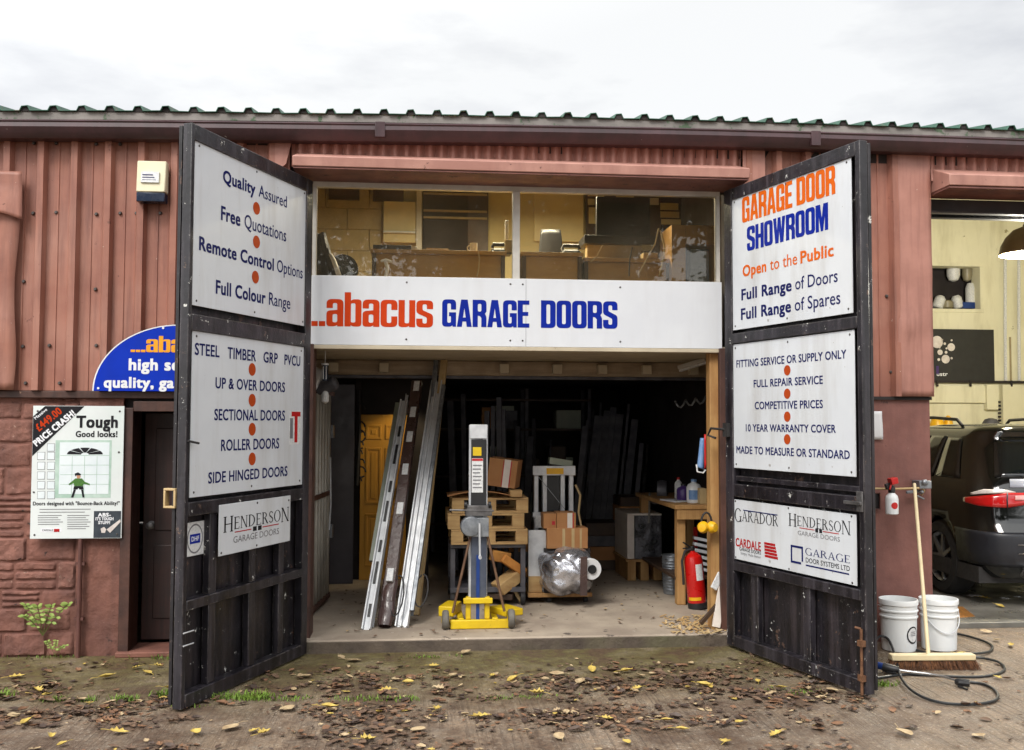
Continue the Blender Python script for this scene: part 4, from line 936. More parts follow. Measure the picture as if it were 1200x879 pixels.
s.screws([(.05, .96), (.95, .96), (.05, .03), (.95, .03), (.95, .65), (.03, .35)])

# alarm box
a = W(163, 190, -.06); b = W(196, 238, -.06)
al = thing('alarm_box', 'cream alarm box with a dark blue base on the red cladding', 'alarm', ((a.x+b.x)/2, -.06, b.z))
m = MB(); m.add([(a.x, -.125, b.z+.06), (b.x, -.125, b.z+.06), (b.x, -.105, a.z), (a.x, -.105, a.z), (a.x, -.034, b.z+.06), (b.x, -.034, b.z+.06), (b.x, -.034, a.z), (a.x, -.034, a.z)], [(0, 1, 2, 3), (7, 6, 5, 4), (4, 5, 1, 0), (5, 6, 2, 1), (6, 7, 3, 2), (7, 4, 0, 3)]); m.build('cover', M_alarm, al, bevel=.008)
box('lens', M_alarmblue, (a.x+.003, -.122, b.z-.005), (b.x-.003, -.036, b.z+.058), al, .005)
m = MB(); mx_ = (a.x+b.x)/2; m.box((mx_-.065, -.1285, b.z+.125), (mx_+.055, -.1165, b.z+.20), Matrix.Rotation(-.07, 3, 'X')); lb = m.build('label', M_label, al, bevel=.0)
for k in range(3): box('printed_line', M_navy, (mx_-.055, -.1300, b.z+.139+.018*k), (mx_+.035-.01*k, -.1275, b.z+.145+.018*k), lb, 0)
# cladding fixings
m0 = None
for (x, y) in ((66, 249), (86, 249.5), (113, 251), (141, 250), (188, 250), (58, 405), (112, 339), (39, 250), (27, 406), (84, 405), (113, 405), (40, 168), (66, 168), (113, 169), (141, 169), (28, 330), (160, 250), (70, 449), (30, 449)):
    p = W(x, y, -.004)
    if m0 is None:
        m0 = MB(); m0.lathe([(.013, 0), (.013, .004), (.008, .012)], p, (0, -1, 0), 10); m0 = m0.build('fixing', M_screw, B); p0 = p
    else:
        c = m0.copy(); COL.objects.link(c); c.parent = B; c.location = p-p0
for (x, y) in ((1039, 347), (1044, 436)):
    p = W(x, y, -.004); c = m0.copy(); COL.objects.link(c); c.parent = B; c.location = p-p0

# ================================================================== inside the garage
FZ = .09                                        # level of the garage floor
def FW(px, py): return G(px, py, FZ)
def up(px, py, Y): return W(px, py, Y)
# folded inner door of corrugated steel at the left jamb
idr = thing('folding_door', 'off-white corrugated steel door leaf folded back inside the left jamb', 'door', (-1.46, .75, FZ))
yA, yB = .36, 1.50; xA = XP(350, yA, 1.2); xB = XP(384.5, yB, 1.2)
def idp(t, d, z): 
    u = Vector((xB-xA, yB-yA, 0)).normalized(); n = Vector((u.y, -u.x, 0)); p = Vector((xA, yA, 0))+u*t+n*d; return Vector((p.x, p.y, z))
Lw = sqrt((xB-xA)**2+(yB-yA)**2); m = MB(); xs = []; k = 0
while k*.12 < Lw:
    for (a, d) in ((0, .02), (.05, .02), (.062, 0), (.108, 0)):
        if k*.12+a < Lw: xs.append((k*.12+a, d))
    k += 1
vs = [idp(t, d, z) for z in (.16, .9, 1.92) for t, d in xs]; n = len(xs)
m.add(vs, [(j*n+i, j*n+i+1, (j+1)*n+i+1, (j+1)*n+i) for j in range(2) for i in range(n-1)]); m.build('panel', M_corr, idr, solid=.003, ang=20)
for (z0, z1) in ((.12, .16), (1.92, 1.96), (.98, 1.02)):
    m = MB(); m.add([idp(t, d, z) for z in (z0, z1) for t, d in ((0, -.02), (Lw, -.02), (Lw, .03), (0, .03))], [(3, 2, 1, 0), (4, 5, 6, 7), (0, 1, 5, 4), (1, 2, 6, 5), (2, 3, 7, 6), (3, 0, 4, 7)]); m.build('rail', M_brown, idr, bevel=.003)
for z in (.62, 1.46): one(lambda m: m.add([idp(t, d, zz) for zz in (z, z+.11) for t, d in ((Lw-.02, .0), (Lw+.03, .0), (Lw+.03, .045), (Lw-.02, .045))], [(3, 2, 1, 0), (4, 5, 6, 7), (0, 1, 5, 4), (1, 2, 6, 5), (2, 3, 7, 6), (3, 0, 4, 7)]), 'hinge', M_galv, idr)
one(lambda m: m.tube([idp(Lw-.12, .04, 1.3), idp(Lw-.1, .045, .9), idp(Lw-.16, .045, .7)], .007, 6), 'pull_cord', M_alu, idr)
# dark plank leaning beyond it
p0 = W(398, 700, 2.3); tag(one(lambda m: m.box((XP(386, 2.3, 1), 2.35, FZ), (XP(414, 2.3, 1), 2.40, 1.95), rotz(.1)), 'panel_offcut', mk('slate_panel', S(62, 56, 64), S(48, 44, 52), 4, .35), bevel=.003), 'dark slate-coloured panel standing upright between the folding door and the yellow door', 'panel')

# lit yellow panelled door in the partition
yd = thing('panel_door', 'honey-yellow panelled door lit up at the back left of the garage', 'door', (XP(445, 2.6, 1), 2.6, FZ))
xa, xb = XP(422, 2.6, 1), XP(476, 2.6, 1); ztop = W(440, 486, 2.6).z
MB().box((xa, 2.575, FZ), (xb, 2.612, ztop)).build('panel', M_yellowdoor, yd, bevel=.003)
w_ = xb-xa
for (a, b) in ((.12, .46), (.54, .88)):
    for (c, d) in ((.08, .40), (.46, .80), (.85, .94)):
        m = MB(); x0, x1 = xa+w_*a, xa+w_*b; z0, z1 = FZ+(ztop-FZ)*c, FZ+(ztop-FZ)*d
        m.box((x0, 2.568, z0), (x1, 2.5745, z0+.022)); m.box((x0, 2.568, z1-.022), (x1, 2.5745, z1)); m.box((x0, 2.568, z0+.0225), (x0+.022, 2.5745, z1-.0225)); m.box((x1-.022, 2.568, z0+.0225), (x1, 2.5745, z1-.0225)); m.box((x0+.05, 2.57, z0+.05), (x1-.05, 2.5745, z1-.05))
        m.build('moulding', M_yellowdoor, yd, bevel=.002)
m = MB(); m.lathe([(.025, 0), (.025, .006), (.012, .012), (.012, .04), (.028, .05), (.022, .07)], (xb-.05, 2.575, 1.05), (0, -1, 0), 14); m.build('knob', M_steel, yd)
# small bulkhead lamp over that door (hidden by the leaning rails)
XL = XP(517.5, 2.2, 1.96)
lp = thing('bulkhead_lamp', 'small lit bulkhead lamp on the ceiling near the yellow door', 'lamp', (XL, 2.2, 2.0))
m = MB(); m.lathe([(.025, .06), (.025, .02), (.02, 0)], (XL, 2.2, 2.0), (0, 0, 1), 16); m.build('holder', M_steel, lp)
m = MB(); m.lathe([(.004, -.05), (.016, -.042), (.02, -.015), (.014, .0)], (XL, 2.2, 2.0), (0, 0, 1), 14); m.build('bulb', M_bulb, lp)
pl = bpy.data.lights.new('lamp_light', 'SPOT'); pl.energy = 15; pl.color = (1, .82, .5); pl.shadow_soft_size = .05; pl.spot_size = radians(64); pl.spot_blend = .5
po = bpy.data.objects.new('lamp_light', pl); COL.objects.link(po); po.parent = lp; po.location = (0, 0, -.08)
po.rotation_euler = (Vector((-1.05, 2.6, 1.1))-Vector((XL, 2.2, 1.92))).to_track_quat('-Z', 'Y').to_euler()
# bunch of cables and clips hanging on its edge
hc = thing('cable_bundle', 'black cables and hooks hanging down the left edge of the yellow door', 'cables', (XP(424, 2.4, 1.5), 2.4, 1.0))
rn = random.Random(12); xh = XP(420, 2.4, 1.5)
m = MB()
for k in range(9):
    z = 1.72-.085*k; r = rn.uniform(.03, .055); cx = xh+rn.uniform(-.02, .04); m.tube([(cx+r*cos(a), 2.4+.01*a, z+r*1.2*sin(a)) for a in [i*.6 for i in range(rn.randint(7, 11))]], .008, 6)
m.tube([(xh, 2.41, 1.9), (xh+.01, 2.40, 1.5), (xh-.01, 2.4, 1.0)], .016, 8); m.build('cable_loop', M_rubber, hc)
one(lambda m: m.box((xh-.03, 2.425, 1.02), (xh+.02, 2.45, 2.0)), 'hanging_board', M_dark, hc, bevel=.003)

# roller motor and hanging cylinder at the top left of the opening
mo = thing('door_motor', 'grey door motor and bracket high inside the left jamb, under the fascia sign', 'motor', tuple(W(368, 445, .55)))
p = W(369, 441, .62); m = MB(); m.box((p.x-.06, .54, p.z-.10), (p.x+.05, .72, p.z+.07), Matrix.Rotation(.35, 3, 'Y')); m.build('gearbox', M_alu, mo, bevel=.02)
p = W(384, 452, .6); m = MB(); m.lathe([(.0, -.09), (.045, -.085), (.055, -.03), (.055, .06), (.03, .08)], p, (.8, -.2, .3), 14); m.build('motor_body', M_darksteel, mo)
p = W(381, 466, .58); m = MB(); m.lathe([(.005, -.045), (.028, -.03), (.03, .02), (.018, .05)], p, (0, 0, 1), 12); m.build('emergency_pull', M_label, mo)
one(lambda m: m.bar(W(366, 458, .65), W(392, 462, .65), .05, .03), 'bracket', M_brown, mo)
hl = thing('hanging_tube', 'dark tube with a white cap hanging on a cord under the soffit', 'hanging tube', tuple(W(381, 450, .5)))
p = W(381, 428, .5); q_ = W(381, 446, .5); m = MB(); m.lathe([(.022, 0), (.022, (p-q_).length)], q_, (0, 0, 1), 14); m.build('tube', M_alarmblue, hl)
for dx in (-.012, .010): one(lambda m: m.box((q_.x+dx-.003, .476, q_.z+.01), (q_.x+dx+.003, .4795, p.z-.01)), 'white_strip', M_white, hl)
m = MB(); m.lathe([(.028, 0), (.028, .014)], p, (0, 0, 1), 14); m.build('cap', M_white, hl); m = MB(); m.tube([p+Vector((0, 0, .012)), Vector((p.x, p.y, 2.133))], .004, 6); m.build('cord', M_alu, hl)

# ---- long sections leaning on the header beam
def lean(name, label, cat, mat, bx, by, tx, ty, Yt, w, t, group=None, off=(0, 0, 0)):
    b = FW(bx, by); tp = W(tx, ty, Yt); b = b+Vector(off); d = (tp-b).normalized()
    root = thing(name, label, cat, tuple(b), group); side = Vector((1, -.25, 0)); side = (side-d*side.dot(d)).normalized(); nn = d.cross(side)
    return root, b, tp, d, side, nn
def chan(m, b, tp, side, nn, x0, x1, y0, y1):
    c = lambda p: [p+side*x0+nn*y0, p+side*x1+nn*y0, p+side*x1+nn*y1, p+side*x0+nn*y1]
    m.add(c(b)+c(tp), [(3, 2, 1, 0), (4, 5, 6, 7), (0, 1, 5, 4), (1, 2, 6, 5), (2, 3, 7, 6), (3, 0, 4, 7)])
LG = 'long sections leaning inside the left of the opening'
r, b, tp, d, sd_, nn = lean('door_rail', 'silver slotted door rail, leftmost of the lengths leaning left of the yellow lift', 'rail', M_alu, 429, 738, 474, 469, 1.36, 0, 0, LG)
m = MB(); chan(m, b, tp, sd_, nn, -.034, -.022, -.02, .02); chan(m, b, tp, sd_, nn, .022, .034, -.02, .02); chan(m, b, tp, sd_, nn, -.0215, .0215, .006, .014); m.build('channel', M_alu, r, bevel=.002)
Lr = (tp-b).length
for k in range(7):
    s0 = .1+k*(Lr-.2)/7; m = MB(); chan(m, b+d*s0, b+d*(s0+(.18 if k % 2 else .1)), sd_, nn, -.010, .010, .0005, .0055); m.build('slot', M_plastic_k, r)
b2 = b+Vector((-.02, .035, 0)); tag(one(lambda m: chan(m, b2+d*.55, W(470, 470, 1.40), sd_, nn, -.055, .04, .02, .045), 'panel_strip', M_pale_sage, bevel=.002), 'pale sage strip of panel standing behind the leftmost silver rail', 'panel strip')
r, b, tp, d, sd_, nn = lean('wrapped_section', 'dark brown film-wrapped section with white labels, between two silver rails', 'wrapped section', M_wrapbrown, 450, 737, 489, 448, 1.45, 0, 0, LG)
m = MB(); chan(m, b+d*.2, tp, sd_, nn, -.044, .044, -.03, .03); m.build('section', M_wrapbrown, r, bevel=.006)
m = MB()
def bul(a, c):
    s_ = .40*c; w = .048+.005*sin(c*9)+.012*sin(pi*c); an = 2*pi*a; return b+d*(s_+.02)+sd_*(w*cos(an)*(1 if abs(cos(an)) > .3 else .9))+nn*(.036+.006*sin(c*13))*sin(an)
m.grid(bul, 16, 14); m.build('wrapping', M_wrapbrown, r)
Lr = (tp-b).length
for f in (.16, .42, .58, .72, .83, .95): one(lambda m: chan(m, b+d*(Lr*f), b+d*(Lr*f+.10), sd_, nn, -.018, .03, -.0325, -.0305 if f > .2 else -.06), 'label', M_label, r)
one(lambda m: m.tube([b+d*(.25+.16*cos(a))+sd_*(.07+.05*sin(a))+nn*(-.02) for a in [i*.5 for i in range(13)]], .006, 6), 'strap_loop', M_rubber, r)
r, b, tp, d, sd_, nn = lean('door_rail', 'wide silver door track, rightmost of the leaning metal lengths beside the wooden batten', 'rail', M_alu, 470, 735, 512, 447, 1.47, 0, 0, LG)
m = MB(); chan(m, b, tp, sd_, nn, -.045, -.034, -.025, .025); chan(m, b, tp, sd_, nn, .040, .052, -.025, .025); chan(m, b, tp, sd_, nn, -.0335, .0395, .005, .014); chan(m, b, tp, sd_, nn, -.006, .004, -.022, .0045); m.build('channel', M_alu, r, bevel=.002)
m = MB(); chan(m, b+d*.12, tp-d*.05, sd_, nn, .056, .085, -.03, .0); m.build('channel', M_galv, r, bevel=.002)
one(lambda m: m.tube([b+d*(.28+.13*cos(a))+sd_*(.12+.05*sin(a))+nn*(-.02) for a in [i*.5 for i in range(13)]], .006, 6), 'strap_loop', M_rubber, r)
r, b, tp, d, sd_, nn = lean('metal_strip', 'thin tall silver strip poking up above the other leaning lengths', 'strip', M_galv, 481, 722, 511, 419, 1.50, 0, 0, LG)
m = MB(); chan(m, b, tp, sd_, nn, -.018, .018, .02, .035); chan(m, b, tp, sd_, nn, -.018, -.012, .0, .0195); m.build('strip', M_galv, r, bevel=.001)
r, b, tp, d, sd_, nn = lean('timber_batten', 'pale wooden batten leaning behind the silver rails', 'batten', M_palebat, 487, 721, 520.5, 421, 1.52, 0, 0, LG)
m = MB(); chan(m, b, tp, sd_, nn, -.028, .028, -.012, .03); m.build('batten', M_palebat, r, bevel=.003)

for (lb, bx, by, tx, ty, Yt, w) in (('narrow silver angle leaning close behind the leftmost slotted rail', 436, 735, 477, 462, 1.40, .018), ('pale silver flat bar leaning close beside the wide silver track', 476, 730, 517, 452, 1.49, .020)):
    r, b, tp, d, sd_, nn = lean('metal_angle', lb, 'rail', M_alu, bx, by, tx, ty, Yt, 0, 0, LG); m = MB(); chan(m, b, tp, sd_, nn, -w/2, w/2, .012, .018); chan(m, b, tp, sd_, nn, -w/2, -w/2+.005, -.012, .0115); m.build('angle', M_alu, r, bevel=.001)
# ---- yellow material lift
bl = FW(524, 741); br = FW(603, 741); Yl = .30; xc = XP(560, Yl, .5); sc = (br.x-bl.x)
li = thing('material_lift', 'material lift with a yellow base and a tall grey mast, nearest machine in the opening', 'lift', (xc, Yl, FZ))
def Z(py, Y=Yl): return W(560, py, Y).z
def X(px, Y=Yl): return XP(px, Y, .7)
m = MB(); m.box((X(528), Yl-.05, Z(735.5)), (X(596), Yl-.01, Z(725))); m.box((X(537), Yl-.009, Z(733)), (X(544), Yl+.45, Z(724))); m.box((X(577), Yl-.009, Z(733)), (X(584), Yl+.45, Z(724)))
m.box((X(546), Yl-.03, Z(724.8)), (X(552), Yl+.02, Z(699))); m.box((X(568), Yl-.03, Z(724.8)), (X(574), Yl+.02, Z(699))); m.box((X(543), Yl-.06, Z(706)), (X(577), Yl-.031, Z(699.5)))
m.box((X(583), Yl+.03, Z(724)), (X(608), Yl+.25, Z(716)), rotz(.5)); m.box((X(520), Yl+.05, Z(724)), (X(538), Yl+.3, Z(712)), rotz(-.3))
m.build('base', M_yellow, li, bevel=.006)
for px in (522.5, 599): 
    m = MB(); rr_ = (Z(713.5)-FZ)/2; m.lathe([(rr_*.4, -.024), (rr_*.86, -.024), (rr_, -.014), (rr_, .014), (rr_*.86, .024), (rr_*.4, .024)], (X(px), Yl-.03, FZ+rr_), (1, 0, 0), 26)
    wh = m.build('wheel', M_greyrub, li); m = MB(); m.lathe([(rr_*.38, -.027), (rr_*.3, -.03), (.008, -.03)], (X(px), Yl-.03, FZ+rr_), (1, 0, 0), 16); m.lathe([(rr_*.38, .027), (rr_*.3, .03), (.008, .03)], (X(px), Yl-.03, FZ+rr_), (1, 0, 0), 16); m.build('hub', M_yellow, wh)
m = MB(); m.box((X(549.5), Yl, Z(703)), (X(555), Yl+.09, Z(498))); m.box((X(565.5), Yl, Z(703)), (X(571), Yl+.09, Z(498))); m.box((X(555)+.001, Yl+.05, Z(703)), (X(565.5)-.001, Yl+.085, Z(498.5))); m.box((X(550), Yl-.006, Z(514)), (X(570.5), Yl-.001, Z(497.5)))
m.build('mast', M_alu, li, bevel=.004)
m = MB(); m.box((X(551.5), Yl-.012, Z(592)), (X(569.5), Yl-.001, Z(515))); m.build('mast_cover', M_plastic_k, li, bevel=.002)
box('warning_label', M_yellow, (X(553.5), Yl-.0155, Z(534)), (X(563.5), Yl-.0125, Z(524)), li, 0); wl = box('instruction_label', M_label, (X(552.3), Yl-.0155, Z(577)), (X(565.5), Yl-.0125, Z(537)), li, 0)
box('label_header', M_redtape, (X(552.6), Yl-.0175, Z(540)), (X(565.2), Yl-.0160, Z(537.3)), wl, 0)
for k in range(7): box('printed_line', M_grey, (X(553.5), Yl-.0172, Z(546+4.3*k)), (X(564-(k % 3)), Yl-.0160, Z(544.6+4.3*k)), wl, 0)
m = MB(); m.box((X(552), Yl-.02, Z(700)), (X(570), Yl-.002, Z(622))); m.build('lower_mast', mk('blue_grey_steel', S(96, 102, 118), S(76, 82, 96), 8, .4, metal=.4), li, bevel=.003)
one(lambda m: m.box((X(558), Yl-.028, Z(725)), (X(562), Yl-.0205, Z(650))), 'blue_strap', M_bluegrip, li)
m = MB(); m.tube([(X(526), Yl-.05, Z(597)), (X(578), Yl-.05, Z(598))], .008, 8); m.box((X(545), Yl-.055, Z(604)), (X(576), Yl+.1, Z(592))); m.build('carriage', M_steel, li, bevel=.004)
for px in (545, 573): one(lambda m: m.lathe([(.024, -.01), (.024, .01)], (X(px), Yl-.05, Z(591)), (1, 0, 0), 14), 'roller', M_plastic_k, li)
m = MB(); m.lathe([(.02, 0), (.075, .0), (.078, .02), (.07, .05), (.03, .055)], (X(551), Yl-.03, Z(616)), (0, -1, 0), 24); m.box((X(553), Yl-.07, Z(628)), (X(572), Yl-.021, Z(606))); m.build('winch', M_galv, li, bevel=.003)
m = MB(); m.tube([(X(561), Yl-.09, Z(612)), (X(561.5), Yl-.095, Z(650))], .008, 8); m.tube([(X(561.5), Yl-.095, Z(650)), (X(561.5), Yl-.13, Z(651))], .012, 8); m.build('crank_handle', M_alu, li)
for (a, b_) in (((551, 628), (530.5, 716)), ((570, 624), (590.5, 715))): one(lambda m: m.tube([(X(a[0]), Yl-.03, Z(a[1])), (X(b_[0]), Yl-.06, Z(b_[1]))], .010, 8), 'brace', mk('rusty_tube', S(124, 96, 74), S(96, 70, 54), 12, .5, metal=.4) if 'rusty_tube' not in MATS else MATS['rusty_tube'], li)

# ---- trolley with a stack of pallets, offcuts and a parcel
Yp = 1.15
def XQ(px): return XP(px, Yp, .7)
def ZQ(py): return W(575, py, Yp).z
tr = thing('trolley', 'dark steel trolley holding pallets behind the yellow lift', 'trolley', (XQ(572), Yp+.3, FZ))
xl, xr = XQ(528), XQ(616); zt = ZQ(638)
m = MB()
for x in (xl+.02, xr-.02):
    for y in (Yp+.03, Yp+.60): m.box((x-.02, y-.02, FZ+.10), (x+.02, y+.02, zt-.031))
m.box((xl, Yp, zt-.03), (xr, Yp+.62, zt)); m.box((xl, Yp, FZ+.11), (xr, Yp+.62, FZ+.15)); m.build('frame', M_darksteel, tr, bevel=.003)
for x in (xl+.02, xr-.02):
    for y in (Yp+.03, Yp+.58): one(lambda m: m.lathe([(.02, -.018), (.05, -.018), (.055, 0), (.05, .018), (.02, .018)], (x, y, FZ+.055), (1, 0, 0), 16), 'castor', M_rubber, tr)
zc = zt+.002; hp = (ZQ(583)-zt)/3
for k in range(3):
    pr_t = thing('pallet', ['wooden pallet, bottom of the stack of three on the trolley', 'wooden pallet, middle of the stack of three on the trolley', 'wooden pallet, top of the stack of three, under the flat cardboard'][k], 'pallet', ((xl+xr)/2, Yp+.3, zc), 'stacked pallets')
    rn = random.Random(k); dx = rn.uniform(-.02, .02); x0, x1 = xl-.01+dx, xr+dx
    for y in (Yp-.03, Yp+.12, Yp+.27, Yp+.42, Yp+.57): one(lambda m: m.box((x0, y, zc+hp-.020), (x1, y+.09, zc+hp-.002)), 'deck_board', M_pine_y, pr_t, bevel=.002)
    for y in (Yp-.03, Yp+.27, Yp+.57): one(lambda m: m.box((x0, y, zc), (x1, y+.09, zc+.018)), 'base_board', M_pine_y, pr_t, bevel=.002)
    for x in (x0, (x0+x1)/2-.05, x1-.10):
        for y in (Yp-.03, Yp+.57): one(lambda m: m.box((x, y, zc+.0185), (x+.10, y+.09, zc+hp-.0205)), 'block', M_pine_y, pr_t, bevel=.002)
    zc += hp
tag(one(lambda m: m.grid(lambda a, b: Vector((XQ(524)+(.52)*a, Yp-.08+.5*b, zc+.012+.03*sin(a*3)*(1-b)+.05*a*(1-a))), 8, 4), 'cardboard_sheet', M_card, solid=.005), 'flat sheet of cardboard lying on top of the pallets', 'cardboard')
def carton(label, px0, px1, py0, py1, Y, depth, rz=0, ry=0, tape=True, cat='box', group='cardboard boxes in the garage'):
    z1, z0 = W((px0+px1)/2, py0, Y).z, W((px0+px1)/2, py1, Y).z; x0, x1 = XP(px0, Y, (z0+z1)/2), XP(px1, Y, (z0+z1)/2); c = Vector(((x0+x1)/2, Y+depth/2, (z0+z1)/2)); R_ = Matrix.Rotation(rz, 3, 'Z') @ Matrix.Rotation(ry, 3, 'Y')
    ro = thing('cardboard_box', label, cat, (c.x, c.y, z0), group); hw, hh = (x1-x0)/2, (z1-z0)/2
    m = MB(); m.box((c.x-hw, c.y-depth/2, c.z-hh), (c.x+hw, c.y+depth/2, c.z+hh), R_); m.build('carton', M_card, ro, bevel=.004)
    def pc(nm, mat, a, b_, cc, dd):
        m = MB(); vs = [c+R_ @ Vector((u, -depth/2-o_, v)) for o_ in (.0018, .0004) for u, v in ((a*hw, cc*hh), (b_*hw, cc*hh), (b_*hw, dd*hh), (a*hw, dd*hh))]; m.add(vs, [(0, 1, 2, 3), (7, 6, 5, 4), (4, 5, 1, 0), (5, 6, 2, 1), (6, 7, 3, 2), (7, 4, 0, 3)]); m.build(nm, mat, ro, smooth=False)
    return pc
pc = carton('tilted cardboard box with white and red tape, on top of the pallet stack', 576, 610, 538, 571, Yp+.02, .26, -.25, .12)
pc('tape', M_tape, .08, .52, -.995, .995); pc('tape_mark', M_redtape, .1, .5, .72, .96) if False else None
pc2 = pc
for (a, b_) in ((.74, .98), (-.98, -.66)):
    pass
pc('label', M_redtape, -.0, .06, -.9, .9); pc('label', M_redtape, .53, .60, -.9, .9)
tag(one(lambda m: m.box((XQ(597), Yp-.06, zc+.005), (XQ(611), Yp+.1, zc+.06)), 'wood_block', M_pine_y, bevel=.003), 'short block of pale wood in front of the tilted box on the pallets', 'wood block')
# offcuts under the pallets
rn = random.Random(21)
zb = FZ+.152
for (nm, lb, mat, px, py, l, w, t, rz, ry) in (('timber_offcut', 'pale square-cut timber offcut at the front of the trolley shelf', M_pine_y, 594, 682, .22, .14, .10, .5, -.5), ('timber_offcut', 'orange-brown rounded timber offcut lying on the other offcuts', mk('orange_timber', S(196, 132, 60), S(170, 106, 44), 6, .6), 601, 662, .24, .09, .07, .3, .6), ('timber_offcut', 'yellow-brown log-like offcut at the top of the pile on the trolley', mk('ochre_timber', S(176, 122, 54), S(140, 92, 40), 6, .7), 586, 652, .16, .10, .09, .2, .2), ('timber_offcut', 'dark stained offcut at the bottom of the trolley shelf', M_dkpanel, 583, 698, .26, .09, .05, -.2, .05), ('timber_offcut', 'thin pale lath at the side of the pile on the trolley', M_palebat, 604, 694, .2, .03, .03, .2, 1.0)):
    p = W(px, py, Yp+.06); o = one(lambda m: m.box((p.x-l/2, p.y-w/2, p.z-t/2), (p.x+l/2, p.y+w/2, p.z+t/2), Matrix.Rotation(rz, 3, 'Z') @ Matrix.Rotation(ry, 3, 'Y')), nm, mat, bevel=.008); tag(o, lb, 'offcut', 'timber offcuts on the trolley')

# ---- second machine: aluminium lift frame on a dolly with boxes and a wrapped roll
Yd = 1.22
def XD(px): return XP(px, Yd, .7)
def ZD(py): return W(655, py, Yd).z
do = thing('dolly', 'low wooden dolly on castors carrying the second lift', 'dolly', (XD(655), Yd+.25, FZ))
zd = ZD(695)
m = MB(); m.box((XD(619), Yd, zd-.035), (XD(694), Yd+.55, zd)); m.build('board', M_pine, do, bevel=.004)
for px in (644, 687):
    for y in (Yd+.05, Yd+.5): 
        m = MB(); rc = (zd-.04-FZ)/2; m.lathe([(.01, -.016), (rc*.9, -.016), (rc, 0), (rc*.9, .016), (.01, .016)], (XD(px), y, FZ+rc), (1, .3, 0), 16); m.build('castor', M_rubber, do)
l2 = thing('lift_frame', 'grey aluminium lift frame with twin uprights standing on the dolly', 'lift', (XD(648), Yd+.3, zd))
Ym = Yd+.22
def XM(px): return XP(px, Ym, .9)
def ZM(py): return W(650, py, Ym).z
m = MB()
for px in (626, 636, 657, 667): m.box((XM(px), Ym, zd+.002), (XM(px+5), Ym+.07, ZM(549)))
m.build('upright', M_alu, l2, bevel=.003)
m = MB(); m.box((XM(624), Ym-.02, ZM(557)), (XM(674), Ym-.001, ZM(546))); m.box((XM(624), Ym-.025, ZM(606)), (XM(674), Ym-.001, ZM(600))); m.build('crosshead', M_alu, l2, bevel=.003)
box('warning_label', M_earyellow, (XM(640), Ym-.0245, ZM(555.5)), (XM(660), Ym-.0205, ZM(548.5)), l2, 0)
box('back_plate', M_plastic_k, (XM(641.5), Ym+.03, ZM(612)), (XM(656.5), Ym+.06, ZM(557)), l2, .002)
one(lambda m: m.bar((XM(631), Ym-.03, ZM(559)), (XM(661), Ym-.03, ZM(596)), .022, .004), 'strap', M_galv, l2)
one(lambda m: m.tube([(XM(674), Ym-.02, ZM(568)), (XM(679), Ym-.05, ZM(580)), (XM(677), Ym-.04, ZM(600)), (XM(680), Ym-.06, ZM(618))], .010, 6), 'webbing', M_palebat, l2)
m = MB(); m.box((XM(627), Ym-.04, ZM(618)), (XM(634), Ym-.02, ZM(604)));  m.build('label', M_label, l2)
tag(one(lambda m: m.box((XM(644), Ym+.0, ZM(545.5)), (XM(671), Ym+.1, ZM(538)), Matrix.Rotation(.15, 3, 'Y')), 'folded_card', M_pale_sage, bevel=.003), 'small folded grey-green card lying on top of the second lift', 'card')
sp = thing('board_offcut', 'pale plywood board standing on the left of the dolly', 'board', (XD(627), Yd+.1, zd))
m = MB(); m.box((XD(620), Yd+.05, zd+.002), (XD(641), Yd+.075, ZD(622))); m.build('sheet', M_alu, sp, bevel=.002); m = MB(); m.box((XD(620), Yd+.03, zd+.002), (XD(636), Yd+.049, ZD(676))); m.build('base_strip', M_pine_y, sp, bevel=.002)
m = MB(); m.box((XD(638), Yd-.0, zd+.002), (XD(692), Yd+.215, ZD(643))); bx = m.build('roll_crate', M_dark, bevel=.003); tag(bx, 'dark crate hidden behind the film-wrapped roll on the dolly', 'crate')
pc = carton('long cardboard box with pale stripes resting above the wrapped roll', 641, 689, 619, 643, Yd-.02, .22); pc('stripe', M_palebat, -.25, -.12, -.95, .95); pc('stripe', M_palebat, .2, .34, -.95, .95); pc('stripe', M_palebat, .6, .7, -.95, .95)
pc = carton('small cardboard box on the left, on top of the long striped box', 637, 652, 602, 619.5, Yd-.0, .2); pc('label', M_redtape, .3, .8, -.5, .0)
pc = carton('small cardboard box with red and white tape, on top of the long striped box', 652.5, 675, 601, 619.3, Yd-.0, .2); pc('tape', M_tape, .1, .62, -.98, .98); pc('tape', M_redtape, .66, .76, -.98, .98)
wr = thing('wrapped_roll', 'bulging bundle wrapped in shiny clear film on the dolly', 'wrapped bundle', (XD(664), Yd-.12, zd))
cx, cz = XD(662), ZD(668); hx, hz = (XD(701)-XD(633))/2*.93, (ZD(641)-ZD(696))/2
def rol(a, c):
    th = 2*pi*a; ph = pi*(c-.5); sq = lambda v, e: math.copysign(abs(v)**e, v)
    p = Vector((hx*sq(cos(ph), .7)*sq(cos(th), .75), .20*sq(cos(ph), .7)*sq(sin(th), .8), hz*sq(sin(ph), .75)))
    cr = noise.noise(p*8+Vector((3, 1, 0)))*.05-abs(noise.noise(p*11+Vector((7, 0, 2))))*.06
    return Vector((cx, Yd-.05, cz))+p*(1+cr/.2*.5)
m = MB(); m.grid(rol, 120, 64); m.build('film', M_film, wr)
e0 = W(693, 668, Yd-.24); m = MB(); m.lathe([(.03, .04), (.082, .04), (.088, .02), (.088, -.06)], (e0.x, e0.y+.06, e0.z), (.25, -1, .05), 26); m.build('end_disc', M_paper, wr); m = MB(); m.lathe([(.001, .0), (.034, .002), (.038, -.01)], (e0.x+.0128, e0.y+.0105, e0.z+.0025), (.25, -1, .05), 18); m.build('core', M_plastic_k, wr)
